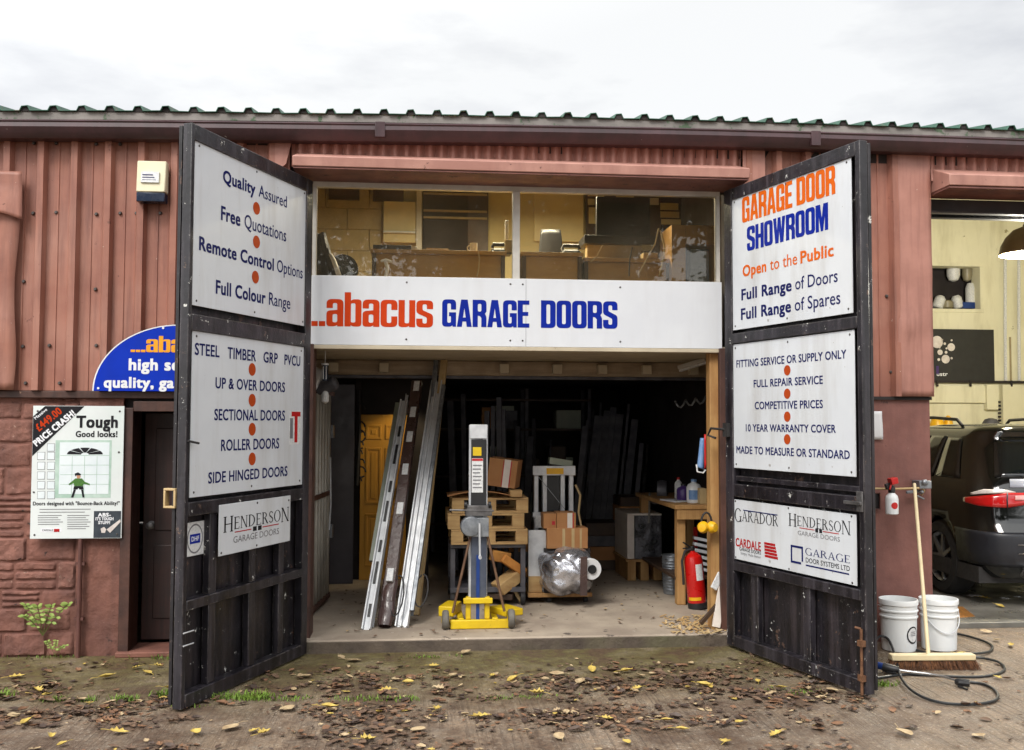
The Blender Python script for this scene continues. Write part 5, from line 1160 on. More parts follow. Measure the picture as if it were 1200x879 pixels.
one(lambda m: m.box((XD(674), Yd-.262, ZD(692)), (XD(682), Yd-.235, ZD(648))), 'dark_strap', M_wrapbrown, wr, bevel=.002)

# ---- dark sections leaning at the back
GD = 'dark steel sections leaning at the back of the garage'
rn = random.Random(31)
def dsec(lbl, bx, by, tx, ty, Yb, Yt, w, t, mat=M_darksteel):
    b = Vector((XP(bx, Yb, FZ), Yb, FZ)); tp = W(tx, ty, Yt); d = (tp-b).normalized(); side = Vector((1, -.2, 0)); side = (side-d*side.dot(d)).normalized(); nn = d.cross(side)
    m = MB(); chan(m, b, tp, side, nn, -w/2, w/2, -t/2, t/2); o = m.build('steel_section', mat, bevel=.003); tag(o, lbl, 'steel section', GD)
for i, (bx, tx, ty, w) in enumerate(((568, 571, 482, .05), (577, 578, 476, .04), (586, 585, 466, .05), (594, 590, 480, .04))):
    dsec('dark grey section in the bundle leaning behind the yellow lift and parcel', bx, 640, tx, ty, 2.25, 2.5, w, .05, M_darksteel)
for i, (bx, tx, ty, w) in enumerate(((681, 702, 488, .10), (692, 712, 482, .08), (700, 719, 478, .07), (709, 726, 486, .09), (718, 737, 474, .03), (726, 744, 492, .08))):
    dsec('dark grey section in the row leaning against the back right of the garage', bx, 640, tx, ty, 3.4, 3.9, w, .05, M_darksteel)
for i, (bx, tx, ty, w) in enumerate(((668, 686, 500, .06), (738, 752, 520, .05), (534, 528, 470, .07), (546, 543, 462, .05), (604, 607, 500, .05), (614, 622, 512, .07))):
    dsec('greyish section standing among the stock at the back of the garage', bx, 640, tx, ty, 2.9+.1*i, 3.3+.1*i, w, .05, M_darksteel)
rn = random.Random(90)
for i in range(16):
    px = rn.uniform(560, 800); dsec('thin pale-edged section among the crowded uprights at the back of the garage', px, 640, px+rn.uniform(-4, 16), rn.uniform(462, 540), rn.uniform(2.8, 4.2), rn.uniform(4.25, 4.5), rn.uniform(.015, .05), .03, M_darksteel if i % 3 else M_steel)
rn = random.Random(91)
for (px, Y, w, h, lb) in ((716, 3.0, .55, .42, 'low stack of dark flat cartons at the back right of the garage'), (742, 2.9, .30, .70, 'upright dark crate between the back sections and the wrapped unit'), (600, 2.6, .40, .55, 'dim crate behind the pallets')):
    x = XP(px, Y, .4); k = 0; z = FZ+.001
    ro = thing('stacked_cartons', lb, 'cartons', (x, Y, FZ))
    while z < FZ+h: hh_ = rn.uniform(.09, .2); box('carton', rn.choice([M_dkpanel, M_darksteel, M_card]), (x-w/2+rn.uniform(-.03, .03), Y+rn.uniform(0, .04), z), (x+w/2+rn.uniform(-.03, .03), Y+.4, z+hh_-.002), ro, .004); z += hh_
# shelves of dark clutter at the back left
shf = thing('shelf_rack', 'dark rack of shelves at the back of the garage behind the leaning rails', 'shelving', (.1, 4.6, FZ))
for x in (-.55, .55, 1.3):
    for y in (4.6, 5.08): box('post', M_darksteel, (x-.02, y-.02, FZ), (x+.02, y+.02, 2.0), shf, 0)
for z in (.4, .95, 1.5, 1.85): one(lambda m: m.box((-.57, 4.56, z), (1.32, 5.1, z+.025)), 'shelf', M_dkpanel, shf)
for k in range(22):
    z = rn.choice([.426, .976, 1.526]); x = rn.uniform(-.5, 1.1); w = rn.uniform(.1, .3); h = rn.uniform(.08, .34)
    tag(box('storage_box', rn.choice([M_card, M_darksteel, M_dkpanel, M_tape, M_pale_sage]), (x, 4.62+rn.random()*.1, z), (x+w, 4.95, z+h), None, .004), 'dim storage box among the clutter on the back shelves', 'box', 'boxes on the dark shelves')

# ---- white appliance-like unit on a pallet, right of the wrapped roll
Yw = 2.35
xa, xb = XP(735, Yw, .5), XP(775, Yw, .5); za, zb_ = W(755, 655, Yw).z, W(755, 604, Yw).z
M_dkfilm = mk('dark_film', S(96, 96, 102), S(30, 30, 34), 9, .08, rough2=.25, bump=.05, bsc=7, spec=.8, metal=.3, lo=.42, hi=.6)
un = thing('wrapped_unit', 'boxy film-wrapped unit with a pale side, on a low pallet at the right', 'wrapped unit', ((xa+xb)/2, Yw+.3, FZ))
m = MB(); m.box((xa, Yw, za), (xa+.07, Yw+.6, zb_)); m.box((xa, Yw-.02, zb_+.001), (xb, Yw+.6, zb_+.02)); m.build('side_panel', M_tape, un, bevel=.004)
m = MB(); m.grid(lambda a, c: Vector((xa+.075+(xb-xa-.075)*a, Yw-.01-.03*sin(pi*a)*sin(pi*c)-.02*abs(noise.noise(Vector((a*6, c*7, 1)))), za+(zb_-za)*c)), 16, 18); m.build('film', M_dkfilm, un)
m = MB(); m.box((xa+.075, Yw+.04, za), (xb, Yw+.6, zb_)); m.build('body', M_dark, un)
pt = thing('pallet', 'low pallet under the film-wrapped unit at the right', 'pallet', ((xa+xb)/2, Yw+.3, FZ))
one(lambda m: m.box((xa-.02, Yw-.03, za-.025), (xb+.02, Yw+.6, za-.003)), 'deck_board', M_pine, pt, bevel=.003)
for x in (xa, (xa+xb)/2-.04, xb-.08): one(lambda m: m.box((x, Yw-.02, FZ+.001), (x+.08, Yw+.58, za-.026)), 'bearer', M_pine, pt, bevel=.003)
# junk on top
jk = thing('bench_grinder', 'dark machine with a round guard on the bench end, behind the pale bottles', 'machine', (XP(768, 2.2, 1), 2.2, 1.0))
p = W(776, 575, 2.1); m = MB(); m.lathe([(.02, -.05), (.09, -.045), (.10, 0), (.09, .045), (.02, .05)], p, (1, -.3, 0), 22); m.box((p.x-.1, p.y-.06, p.z-.12), (p.x+.12, p.y+.06, p.z-.05)); m.build('body', M_darksteel, jk, bevel=.004)
m = MB(); m.tube([p+Vector((-.12, 0, -.02)), p+Vector((-.13, -.02, -.22)), p+Vector((-.135, -.02, -.30))], .01, 8); m.build('cable', M_greyrub, jk)

# ---- workbench at the right
Y0b = 1.02
x0b = XP(791, Y0b, .9); zt = W(812, 592, Y0b).z
wb = thing('workbench', 'rough timber workbench along the right-hand side of the garage', 'workbench', (1.6, 1.5, FZ))
one(lambda m: m.box((x0b, Y0b, zt-.035), (1.97, 2.5, zt)), 'top', M_pine, wb, bevel=.004)
one(lambda m: m.box((x0b+.02, Y0b+.01, zt-.12), (1.97, Y0b+.045, zt-.0355)), 'apron', M_pine, wb, bevel=.003)
for (x, y) in ((x0b+.03, Y0b+.05), (x0b+.03, 2.38), (1.87, 2.38)): one(lambda m: m.box((x, y, FZ), (x+.072, y+.085, zt-.0355)), 'leg', M_pine, wb, bevel=.004)
one(lambda m: m.box((x0b+.02, 1.12, FZ+.20), (1.95, 2.35, FZ+.225)), 'shelf', M_dkpanel, wb, bevel=.003)
bz = zt+.001
def jug(name, label, cat, px, Y, h, r, mat, capm, lab=None, sq=True):
    x = XP(px, Y, zt+.1); ro = thing(name, label, cat, (x, Y, bz)); m = MB(); m.lathe([(r*.9, 0), (r, .01), (r, h*.66), (r*.8, h*.78), (r*.34, h*.86), (r*.34, h*.93)], (x, Y, bz), (0, 0, 1), 20); m.build('bottle', mat, ro)
    m = MB(); m.lathe([(r*.4, h*.9), (r*.4, h)], (x, Y, bz), (0, 0, 1), 16); m.build('cap', capm, ro)
    if lab: 
        m = MB(); m.grid(lambda a, c: Vector((x+r*1.015*sin(-1.0+2.0*a), Y-r*1.015*cos(-1.0+2.0*a), bz+h*(.15+.4*c))), 10, 2); m.build('label', lab, ro)
    return ro
jug('plastic_jug', 'pale blue plastic jug with a dark blue label on the workbench', 'jug', 813, 1.25, .20, .062, M_bucket, M_cyl, M_cyl)
jug('cleaner_tub', 'dark purple tub beside the pale jug on the workbench', 'tub', 801, 1.42, .15, .06, M_purple, M_plastic_k)
jug('spray_can', 'pale spray can at the back of the workbench, left of the purple tub', 'can', 795, 1.7, .19, .035, M_label, M_redplastic)
tag(box('wood_block', M_palebat, (XP(819, 1.15, 1), 1.12, bz), (XP(827, 1.15, 1), 1.22, bz+.13), None, .003), 'upright pale wood block next to the jug on the workbench', 'wood block')
tag(one(lambda m: m.box((x0b+.03, 1.3, bz), (x0b+.2, 1.55, bz+.012), rotz(.3)), 'paper_pile', M_paper, bevel=.001), 'loose white papers on the left end of the workbench', 'papers')
# galvanised bin
Yb = 1.62; xb_ = XP(787.5, Yb, .4); rb = .088; hb_ = W(787, 650, Yb).z-FZ
gb = thing('metal_bin', 'ribbed galvanised metal bin standing by the workbench leg', 'bin', (xb_, Yb, FZ)); m = MB(); prf = [(rb*.86, 0), (rb*.88, .01)]
for k in range(11): zz = .03+k*(hb_-.06)/11; prf += [(rb*(.88+.1*k/11), zz), (rb*(.88+.1*k/11)+.005, zz+.012), (rb*(.885+.1*k/11), zz+.024)]
prf += [(rb, hb_-.01), (rb+.008, hb_-.005), (rb+.006, hb_), (rb*.95, hb_-.004), (rb*.85, .02)]; m.lathe(prf, (xb_, Yb, FZ), (0, 0, 1), 28, False); m.build('body', M_galv, gb)
m = MB(); m.grid(lambda a, c: Vector((xb_-rb*.9+rb*1.8*a, Yb-rb*.9+rb*1.8*c, hb_+FZ-.035+.02*noise.noise(Vector((a*5, c*5, 3))))), 8, 8); m.build('rubbish', M_dkpanel, gb)
# fire extinguisher
Ye = .92; xe = XP(816, Ye, .4); re = .076; he = W(815, 645, Ye).z-FZ
ex = thing('fire_extinguisher', 'red fire extinguisher with a white label on the floor by the timber post', 'fire extinguisher', (xe, Ye, FZ))
tl = Matrix.Rotation(-.09, 3, 'Y'); ax_ = tl @ Vector((0, 0, 1)); eb = Vector((xe+.01, Ye, FZ))
m = MB(); m.lathe([(re*.96, .045), (re, .055), (re, he*.82), (re*.9, he*.9), (re*.5, he*.96), (.022, he*.975), (.022, he)], eb, ax_, 30); m.build('cylinder', M_ext, ex)
m = MB(); m.lathe([(re*.9, 0), (re*1.03, .005), (re*1.03, .05), (re*.9, .055)], eb, ax_, 30); m.build('base_ring', M_plastic_k, ex)
tp_ = eb+ax_*he; m = MB(); m.lathe([(.018, 0), (.022, .01), (.02, .035)], tp_, ax_, 14); m.bar(tp_+ax_*.03+Vector((-.02, 0, 0)), tp_+ax_*.05+Vector((-.075, -.01, .02)), .018, .012); m.bar(tp_+ax_*.02+Vector((-.02, 0, 0)), tp_+ax_*.01+Vector((-.08, -.01, .01)), .018, .010); m.build('valve', M_plastic_k, ex, bevel=.002)
m = MB(); m.tube([tp_+ax_*.015, tp_+Vector((-.07, -.03, -.0)), tp_+Vector((-.095, -.03, -.08)), tp_+Vector((-.085, -.03, -.20)), tp_+Vector((-.08, -.02, -.27))], .011, 8); m.build('hose', M_rubber, ex)
m = MB(); m.grid(lambda a, c: eb+ax_*(he*(.50+.28*c))+(tl @ Vector((sin(-.1+.85*a), -cos(-.1+.85*a), 0)))*(re*1.012), 10, 2); m.build('label', M_label, ex)
m = MB(); m.grid(lambda a, c: eb+ax_*(he*(.16+.055*c))+(tl @ Vector((sin(-1.2+1.4*a), -cos(-1.2+1.4*a), 0)))*(re*1.012), 10, 1); m.build('band', M_earyellow, ex)
# ear defenders, bag and strip light
p = W(826.5, 617, .125); ed = thing('ear_defenders', 'yellow ear defenders hanging on the timber post above the extinguisher', 'ear defenders', tuple(p)); 
for (dx, ax2) in ((-.028, -1), (.028, 1)):
    m = MB(); m.lathe([(.0, .045), (.03, .042), (.042, .02), (.044, 0), (.034, -.012)], p+Vector((dx, -.05, 0)), (ax2*.55, -.8, 0), 20); m.build('ear_cup', M_earyellow, ed)
m = MB(); m.tube([p+Vector((-.04*cos(a), -.03, .02+.085*sin(a))) for a in [pi*i/10 for i in range(11)]], .008, 8); m.build('headband', M_plastic_k, ed)
p = W(822, 535, .35); bg_ = thing('hanging_bag', 'slim blue and red packet hanging from the hook by the right jamb', 'packet', tuple(p))
m = MB(); m.grid(lambda a, c: Vector((p.x-.035*(1-c*.75)+.055*a*(1-.25*c), .35-.025*sin(pi*a)*(1-c*.5), p.z-.10+.24*c+.02*(1-a)*(1-c))), 8, 14); m.build('packet', M_cyl, bg_, solid=.004)
m = MB(); m.grid(lambda a, c: Vector((p.x+.016+.014*a, .33-.006*a, p.z-.09+.26*c)), 2, 6); m.build('red_edge', M_redplastic, bg_, solid=.006)
m = MB(); m.tube([(p.x-.04, .345, p.z-.06), (p.x-.035, .34, p.z-.115), (p.x+.01, .34, p.z-.125), (p.x+.03, .34, p.z-.10)], .007, 6); m.build('white_trim', M_label, bg_)
a = W(797, 431, 1.25); b = W(829, 421, 1.0); sl_ = thing('strip_light', 'unlit white strip light fitting at the top right under the soffit', 'light', tuple((a+b)/2)); m = MB(); m.bar(a, b, .07, .035); m.build('body', M_frame, sl_, bevel=.006); m = MB(); m.bar(a-Vector((0, 0, .027)), b-Vector((0, 0, .027)), .03, .016); m.build('diffuser', M_label, sl_)
m = MB(); m.bar(b+Vector((-.005, 0, .03)), b+Vector((.05, -.03, .035)), .05, .03); m.build('red_end', M_redplastic, sl_)
# coiled airline on the right wall
p = W(815, 470, 1.4); tag(one(lambda m: m.tube([(p.x-.18+.02*i*.8, 1.4+.03*sin(i*1.1), p.z+.03*cos(i*1.1)-.01*(12-i)*.3) for i in range(22)], .009, 6), 'coiled_hose', M_galv), 'coiled grey airline hanging high at the right of the garage', 'hose')
# rack of grey slats beside the bench
rk = thing('slat_rack', 'stack of grey metal slats behind the extinguisher', 'slats', (XP(824, 1.3, .5), 1.3, FZ+.2))
for k in range(6): one(lambda m: m.box((XP(812, 1.22, .5), 1.17, FZ+.26+.05*k), (XP(832, 1.22, .5), 1.24, FZ+.285+.05*k), Matrix.Rotation(.22, 3, 'Y')), 'slat', M_alu, rk, bevel=.003)
box('upright', M_redplastic, (XP(813, 1.26, .5), 1.245, FZ), (XP(817, 1.26, .5), 1.28, FZ+.62), rk, .003)
# offcuts by the right jamb
for (lb, mat, a, b, w, t, Ya, Yb_) in (('white painted board leaning at the foot of the right gate leaf', M_tape, (839, 735), (847, 684), .06, .018, .06, .11), ('dark brown lath leaning across the foot of the timber post', M_dkpanel, (821, 731), (848, 700), .03, .02, .05, .11), ('short white offcut leaning against the timber post', M_label, (836, 690), (845, 672), .05, .015, .09, .115)):
    o = one(lambda m: m.bar(W(*a, Ya), W(*b, Yb_), w, t, (0, 1, .2)), 'timber_offcut', mat, bevel=.002); tag(o, lb, 'offcut')
rn = random.Random(8); m = MB()
for k in range(120):
    px = rn.gauss(818, 22); py = rn.uniform(722, 744); p = FW(px, py); 
    if p.x > 1.5 or px < 770: continue
    a = rn.uniform(0, pi); l = rn.uniform(.02, .09); m.m = rn.randint(0, 1); m.bar(p+Vector((0, 0, .006)), p+Vector((l*cos(a), l*sin(a)*.6, rn.uniform(.004, .03))), rn.uniform(.008, .02), .003)
o = m.build('wood_chips', [M_palebat, M_pine_y], smooth=False); o['kind'] = 'stuff'; o['label'] = 'pale wood chips scattered by the right jamb'
# floor bits in the opening
rn = random.Random(15); m = MB()
for k in range(130):
    p = Vector((rn.uniform(-1.4, 1.4), rn.uniform(.02, 2.2), FZ+.003)); a = rn.uniform(0, pi); l = rn.uniform(.01, .045); m.m = rn.choice([0, 0, 1, 2]); m.grid(lambda u, v: p+Vector((cos(a)*l*(u-.5)-sin(a)*l*.5*(v-.5), sin(a)*l*(u-.5)+cos(a)*l*.5*(v-.5), .012*abs(u-.5)+.004)), 2, 1)
o = m.build('floor_litter', [M_leafb, M_leafd, M_leafp], smooth=False); o['kind'] = 'stuff'; o['label'] = 'leaf crumbs and scraps on the garage floor'

# ================================================================== office contents (upstairs)
def deskfront(label, x0, x1, y0, y1, Y, legs=()):
    a = W((x0+x1)/2, y0, Y); xl, xr = XP(x0, Y, a.z), XP(x1, Y, a.z); ro = thing('desk', label, 'desk', ((xl+xr)/2, Y+.35, 2.231), 'office desks')
    one(lambda m: m.box((xl-.01, Y-.02, a.z-.03), (xr+.01, Y+.68, a.z)), 'top', M_desk, ro, bevel=.003)
    one(lambda m: m.box((xl+.03, Y+.03, 2.33), (xr-.03, Y+.05, a.z-.031)), 'modesty_panel', M_desk, ro, bevel=.002)
    for x in ((xl, xl+.03), (xr-.03, xr)): one(lambda m: m.box((x[0], Y, 2.231), (x[1], Y+.64, a.z-.031)), 'leg', M_dkpanel, ro, bevel=.002)
    return a.z
zdA = deskfront('wide oak desk behind the left upstairs window pane', 436, 592, 293.5, 325, .62)
zdB = deskfront('oak desk behind the right upstairs pane, nearest the white mullion', 612, 682, 296, 325, .62)
zdC = deskfront('lower oak desk behind the right upstairs pane beside the tall cabinet', 685, 786, 303, 325, .70)
a = W(815, 264, .62); xl, xr = XP(787, .62, a.z), XP(842, .62, a.z); cb = thing('office_cabinet', 'pale wood cabinet with a dark opening at the right end of the upstairs window', 'cabinet', ((xl+xr)/2, .8, 2.231))
z2 = W(815, 286, .62).z; x2, x3 = XP(803.5, .62, z2), XP(838, .62, z2)
m = MB(); m.box((xl, .62, 2.231), (x2, 1.0, a.z)); m.box((x3, .62, 2.231), (xr, 1.0, a.z)); m.box((x2+.001, .62, z2), (x3-.001, 1.0, a.z)); m.build('carcass', M_desk, cb, bevel=.003)
box('back', M_dark, (x2+.001, .9, 2.231), (x3-.001, .92, z2-.001), cb, 0); box('grey_box', mk('grey_blue_box', S(120, 130, 134), S(104, 114, 120), 6, .5), (XP(809, .7, 2.8), .70, 2.231), (XP(831, .7, 2.8), .85, W(815, 292, .7).z), cb, .004)
def obj1(name, label, cat, mat, fn, group=None, **k): return tag(one(fn, name, mat, **k), label, cat, group)
def ob(name, label, cat, mat, x0, x1, y0, y1, Y, t, group=None, bevel=.004):
    a = W((x0+x1)/2, y0, Y); b = W((x0+x1)/2, y1, Y); return tag(box(name, mat, (XP(x0, Y, b.z), Y, b.z), (XP(x1, Y, b.z), Y+t, a.z), None, bevel), label, cat, group)
ob('keyboard', 'dark flat keyboard on the wide oak desk upstairs', 'keyboard', M_plastic_k, 437, 482, 287, 293, .66, .18)
ob('white_cube', 'small white block beside the dark keyboard upstairs', 'block', M_label, 481.5, 489, 289, 293.2, .66, .05)
m = MB(); rn = random.Random(2)
for k in range(5): 
    p = W(512, 291, .75); m.box((p.x-.13+.01*k, .7, zdA+.002+.006*k), (p.x+.13-.012*k, .9, zdA+.0075+.006*k), rotz(rn.uniform(-.1, .1)))
tag(m.build('paper_pile', M_palebat, bevel=.001), 'loose pile of buff papers on the wide oak desk upstairs', 'papers')
p = W(555, 292, .72); mg = thing('mug', 'white mug on the wide oak desk upstairs', 'mug', (p.x, .72, zdA)); m = MB(); m.lathe([(.026, .001), (.03, .005), (.031, .08), (.027, .08), (.026, .01)], (p.x, .72, zdA), (0, 0, 1), 18, False); m.build('body', M_label, mg); m = MB(); m.tube([Vector((p.x-.03-.02*sin(a), .72, zdA+.04+.022*cos(a))) for a in [pi*i/6 for i in range(7)]], .005, 6); m.build('handle', M_label, mg)
def phone(label, px, py, Y, zt):
    p = W(px, py, Y); ro = thing('desk_phone', label, 'telephone', (p.x, Y, zt), 'office telephones'); m = MB(); m.add([(p.x-.08, Y-.07, zt+.001), (p.x+.08, Y-.07, zt+.001), (p.x+.08, Y+.08, zt+.001), (p.x-.08, Y+.08, zt+.001), (p.x-.075, Y-.06, zt+.025), (p.x+.075, Y-.06, zt+.025), (p.x+.07, Y+.07, zt+.07), (p.x-.07, Y+.07, zt+.07)], [(3, 2, 1, 0), (4, 5, 6, 7), (0, 1, 5, 4), (1, 2, 6, 5), (2, 3, 7, 6), (3, 0, 4, 7)]); m.build('base', M_plastic_k, ro, bevel=.004)
    m = MB(); m.tube([(p.x-.07, Y-.0, zt+.055), (p.x-.06, Y+.0, zt+.085), (p.x+.06, Y, zt+.085), (p.x+.07, Y, zt+.055)], .016, 10); m.build('handset', M_plastic_k, ro)
phone('black telephone on the wide oak desk, just left of the white mullion', 587, 290, .78, zdA); phone('black telephone on the desk right of the white mullion', 669, 290, .78, zdB)
# monitors
def mon(label, x0, x1, y0, y1, Y, zt, mat=M_plastic_k):
    a = W((x0+x1)/2, y0, Y); b = W((x0+x1)/2, y1, Y); xl, xr = XP(x0, Y, b.z), XP(x1, Y, b.z); xm_ = (xl+xr)/2; ro = thing('monitor', label, 'monitor', (xm_, Y, zt), 'office monitors')
    m = MB(); m.box((xl, Y, b.z), (xr, Y+.05, a.z)); m.build('screen', mat, ro, bevel=.006); m = MB(); m.box((xm_-.03, Y+.052, zt+.015), (xm_+.03, Y+.08, b.z+.08)); m.lathe([(.11, .001), (.1, .014)], (xm_, Y+.05, zt), (0, 0, 1), 18); m.build('stand', M_plastic_k, ro)
mon('big dark monitor seen from behind, on the low desk by the tall cabinet', 699, 762, 231, 277, 1.05, zdC)
p = W(645, 296, .85); ch = thing('office_chair', 'black rounded chair back rising above the desk right of the white mullion', 'chair', (p.x, 1.5, 2.231)); m = MB(); a = W(645, 270, 1.5); m.grid(lambda u, v: Vector((a.x+(u-.5)*.2*(1-.25*v**4), 1.5-.02*sin(pi*u), a.z-.5+.5*v)), 10, 12); m.build('backrest', M_plastic_k, ch, solid=.06); m = MB(); m.lathe([(.25, .42), (.26, .45), (.22, .48)], (a.x, 1.75, 2.231), (0, 0, 1), 20); m.lathe([(.03, .05), (.03, .42)], (a.x, 1.75, 2.231), (0, 0, 1), 10); m.build('seat', M_plastic_k, ch)
ob('printer', 'long dark device lying across the top of the low desk under the big monitor', 'printer', M_plastic_k, 685, 770, 276, 286, .95, .3)
ob('in_tray', 'pale box on the low desk beside the trailing cables', 'tray', M_palebat, 754, 771, 296, 302.8, .74, .15); ob('rolled_cloth', 'row of pale boxes along the back of the low desk', 'boxes', M_officebrick, 688, 752, 287, 302, 1.0, .1)
# cables hanging over the desk fronts
for (lb, pts) in (('pale cable looping over the front of the low desk by the cabinet', [(772, 268), (768, 285), (757, 305), (748, 322)]), ('pale cable hanging beside the tall cabinet', [(774, 270), (779, 290), (776, 310), (772, 324)]), ('thin dark cable hanging from the middle of the low desk', [(741, 290), (738, 305), (737, 324)]), ('white cable hanging over the front of the wide oak desk', [(560, 293), (562, 303), (561, 314), (559, 324)]), ('thin cable crossing the low desk front near its left leg', [(707, 287), (700, 300), (692, 307)])):
    obj1('cable', lb, 'cable', M_palebat if 'dark' not in lb else M_rubber, lambda m: m.tube([W(x, y, .58) for x, y in pts], .006, 6), 'office cables')
# wall things
ob('noticeboard', 'dark noticeboard on the back wall behind the right upstairs pane', 'noticeboard', M_dkpanel, 687, 775, 200, 300, 2.93, .05)
rn = random.Random(4)
for i, (x0, x1, y0, y1) in enumerate(((689, 708, 222, 230), (722, 743, 224, 231), (752, 772, 222, 227), (689, 697, 233, 240), (690, 698, 243, 262), (760, 772, 232, 240), (774, 795, 238, 246), (774, 796, 248, 255), (775, 798, 257, 263))):
    ob('notice', 'small yellow paper pinned up behind the big monitor upstairs', 'paper', M_office if i != 5 else M_paper, x0, x1, y0, y1, 2.90, .008, 'papers pinned on the noticeboard', 0)
wbd = ob('whiteboard', 'large cream whiteboard on the wall right of the white mullion', 'whiteboard', mk('cream_board', S(222, 204, 152), S(214, 196, 144), 3, .4), 626, 684, 205, 283, 2.95, .03)
ob('pinned_sheet', 'pale rectangular sheet pinned on the wall left of the office doorway', 'sheet', mk('cream_sheet', S(206, 192, 148), S(198, 184, 140), 3, .6), 449, 487, 236, 284, 2.90, .02)
ob('wall_rail', 'thin grey rail fixed across the pale sheet', 'rail', M_alu, 449, 487, 270.5, 273, 2.86, .03)
# left end: black round fan and white arm
p = W(402, 314, .75); fn_ = thing('desk_fan', 'black round fan at the far left of the upstairs window', 'fan', (p.x, .75, 2.231)); m = MB(); m.lathe([(.11, -.03), (.12, 0), (.11, .03)], (p.x, .8, p.z), (.3, -1, .1), 26); m.build('cage', M_plastic_k, fn_); m = MB(); m.lathe([(.02, 0), (.02, p.z-2.3), (.1, p.z-2.231-.1)][:2], (p.x, .83, 2.231), (0, 0, 1), 10); m.build('stand', M_plastic_k, fn_)
obj1('white_pipe', 'off-white bent pipe leaning in the left upstairs window', 'pipe', M_tape, lambda m: m.tube([W(387, 298, .5), W(391, 305, .5), W(398, 325, .5), W(399, 332, .5)], [.014, .018, .02, .02], 10))
obj1('coat', 'grey draped cloth at the far left of the upstairs window', 'cloth', M_darksteel, lambda m: m.grid(lambda u, v: Vector((XP(368, .7, 3)+.27*u*(1-.7*v), .72+.04*sin(u*9+v*4), 2.45+.62*v)), 12, 10), solid=.01)
p = W(454, 312, .42); fg = thing('tap_ornament', 'small off-white tap-shaped ornament standing on the sill of the left pane', 'ornament', (p.x, .42, 2.6)); m = MB(); m.tube([W(452, 325, .42), W(454, 314, .42), W(452, 307, .42)], [.016, .013, .016], 10); m.tube([W(446, 306, .42), W(452, 305, .42), W(459, 307, .42)], [.008, .014, .010], 10); m.build('body', M_tape, fg)
ob('cloth_bundle', 'dim cream bundle beside the white mullion in the left pane', 'bundle', M_officebrick, 592, 601, 281, 296, .7, .1); ob('white_bottle', 'thin white stick standing by the telephone near the mullion', 'stick', M_label, 592, 596, 258, 281, .9, .03)
# office ceiling lamp (above the sight line through the window)
lf = thing('office_light', 'lit fluorescent fitting on the office ceiling', 'light', (-.0, 1.3, 3.78)); m = MB(); m.box((-.75, 1.24, 3.80), (.75, 1.36, 3.86)); m.build('body', M_frame, lf, bevel=.004); m = MB(); m.tube([(-.7, 1.3, 3.785), (.7, 1.3, 3.785)], .018, 10); m.build('tube', M_tube, lf)
al_ = bpy.data.lights.new('office_tube_light', 'AREA'); al_.shape = 'RECTANGLE'; al_.size = 1.4; al_.size_y = .08; al_.energy = 85; al_.color = (1, .88, .63)
ao = bpy.data.objects.new('office_tube_light', al_); COL.objects.link(ao); ao.parent = lf; ao.location = (0, 0, -.03)

# ================================================================== right-hand bay
YB = 6.1
def bpatch(name, mat, x0, x1, y0, y1, Y, t=.03, parent=None, bevel=.002, label=None, cat=None, group=None):
    a = W((x0+x1)/2, y0, Y); b = W((x0+x1)/2, y1, Y); o = box(name, mat, (XP(x0, Y, b.z), Y, b.z), (XP(x1, Y, b.z), Y+t, a.z), parent, bevel)
    if label: tag(o, label, cat, group)
    return o
# back wall with a niche: four pieces round the hole
nx0, nx1 = XP(1082, YB, 3.4), XP(1148, YB, 3.4); nz0, nz1 = W(1115, 362, YB).z, W(1115, 312, YB).z
m = MB(); m.box((3.0, YB, 0), (nx0, YB+.2, 4.9)); m.box((nx1, YB, 0), (8.3, YB+.2, 4.9)); m.box((nx0, YB, 0), (nx1, YB+.2, nz0)); m.box((nx0, YB, nz1), (nx1, YB+.2, 4.9)); m.build('bay_back_wall', M_bay, B)
m = MB(); m.box((nx0-.03, YB+.40, nz0-.1), (nx1+.03, YB+.43, nz1+.1)); m.box((nx0-.03, YB+.2, nz0-.04), (nx1+.03, YB+.40, nz0-.005)); m.box((nx0-.03, YB+.2, nz1+.001), (nx1+.03, YB+.40, nz1+.03)); m.box((nx1+.001, YB+.2, nz0), (nx1+.03, YB+.40, nz1)); m.box((nx0-.03, YB+.2, nz0), (nx0-.001, YB+.40, nz1)); m.build('niche_lining', M_dark, B)
m = MB(); fr_ = .05; m.box((nx0-fr_, YB-.02, nz0-fr_), (nx1+fr_, YB-.001, nz0)); m.box((nx0-fr_, YB-.02, nz1), (nx1+fr_, YB-.001, nz1+fr_)); m.box((nx1, YB-.02, nz0+.0005), (nx1+fr_, YB-.001, nz1-.0005)); m.box((nx0-fr_, YB-.02, nz0+.0005), (nx0, YB-.001, nz1-.0005)); m.build('niche_frame', M_bay, B, bevel=.003)
def rfz(y): return 3.766+(y+.165)*.1944-.02
for (x0, x1) in ((3.0, 3.06), (8.2, 8.3)):
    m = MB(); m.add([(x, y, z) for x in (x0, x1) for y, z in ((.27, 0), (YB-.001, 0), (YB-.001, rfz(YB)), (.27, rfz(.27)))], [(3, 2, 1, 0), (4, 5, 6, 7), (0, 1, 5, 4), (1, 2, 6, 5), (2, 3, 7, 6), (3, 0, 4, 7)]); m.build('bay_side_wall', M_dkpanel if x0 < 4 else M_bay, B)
m = MB(); m.add([(3.06, .3, rfz(.3)), (8.2, .3, rfz(.3)), (8.2, YB, rfz(YB)), (3.06, YB, rfz(YB))], [(0, 1, 2, 3)]); m.build('bay_ceiling', M_bay, B, solid=.01)
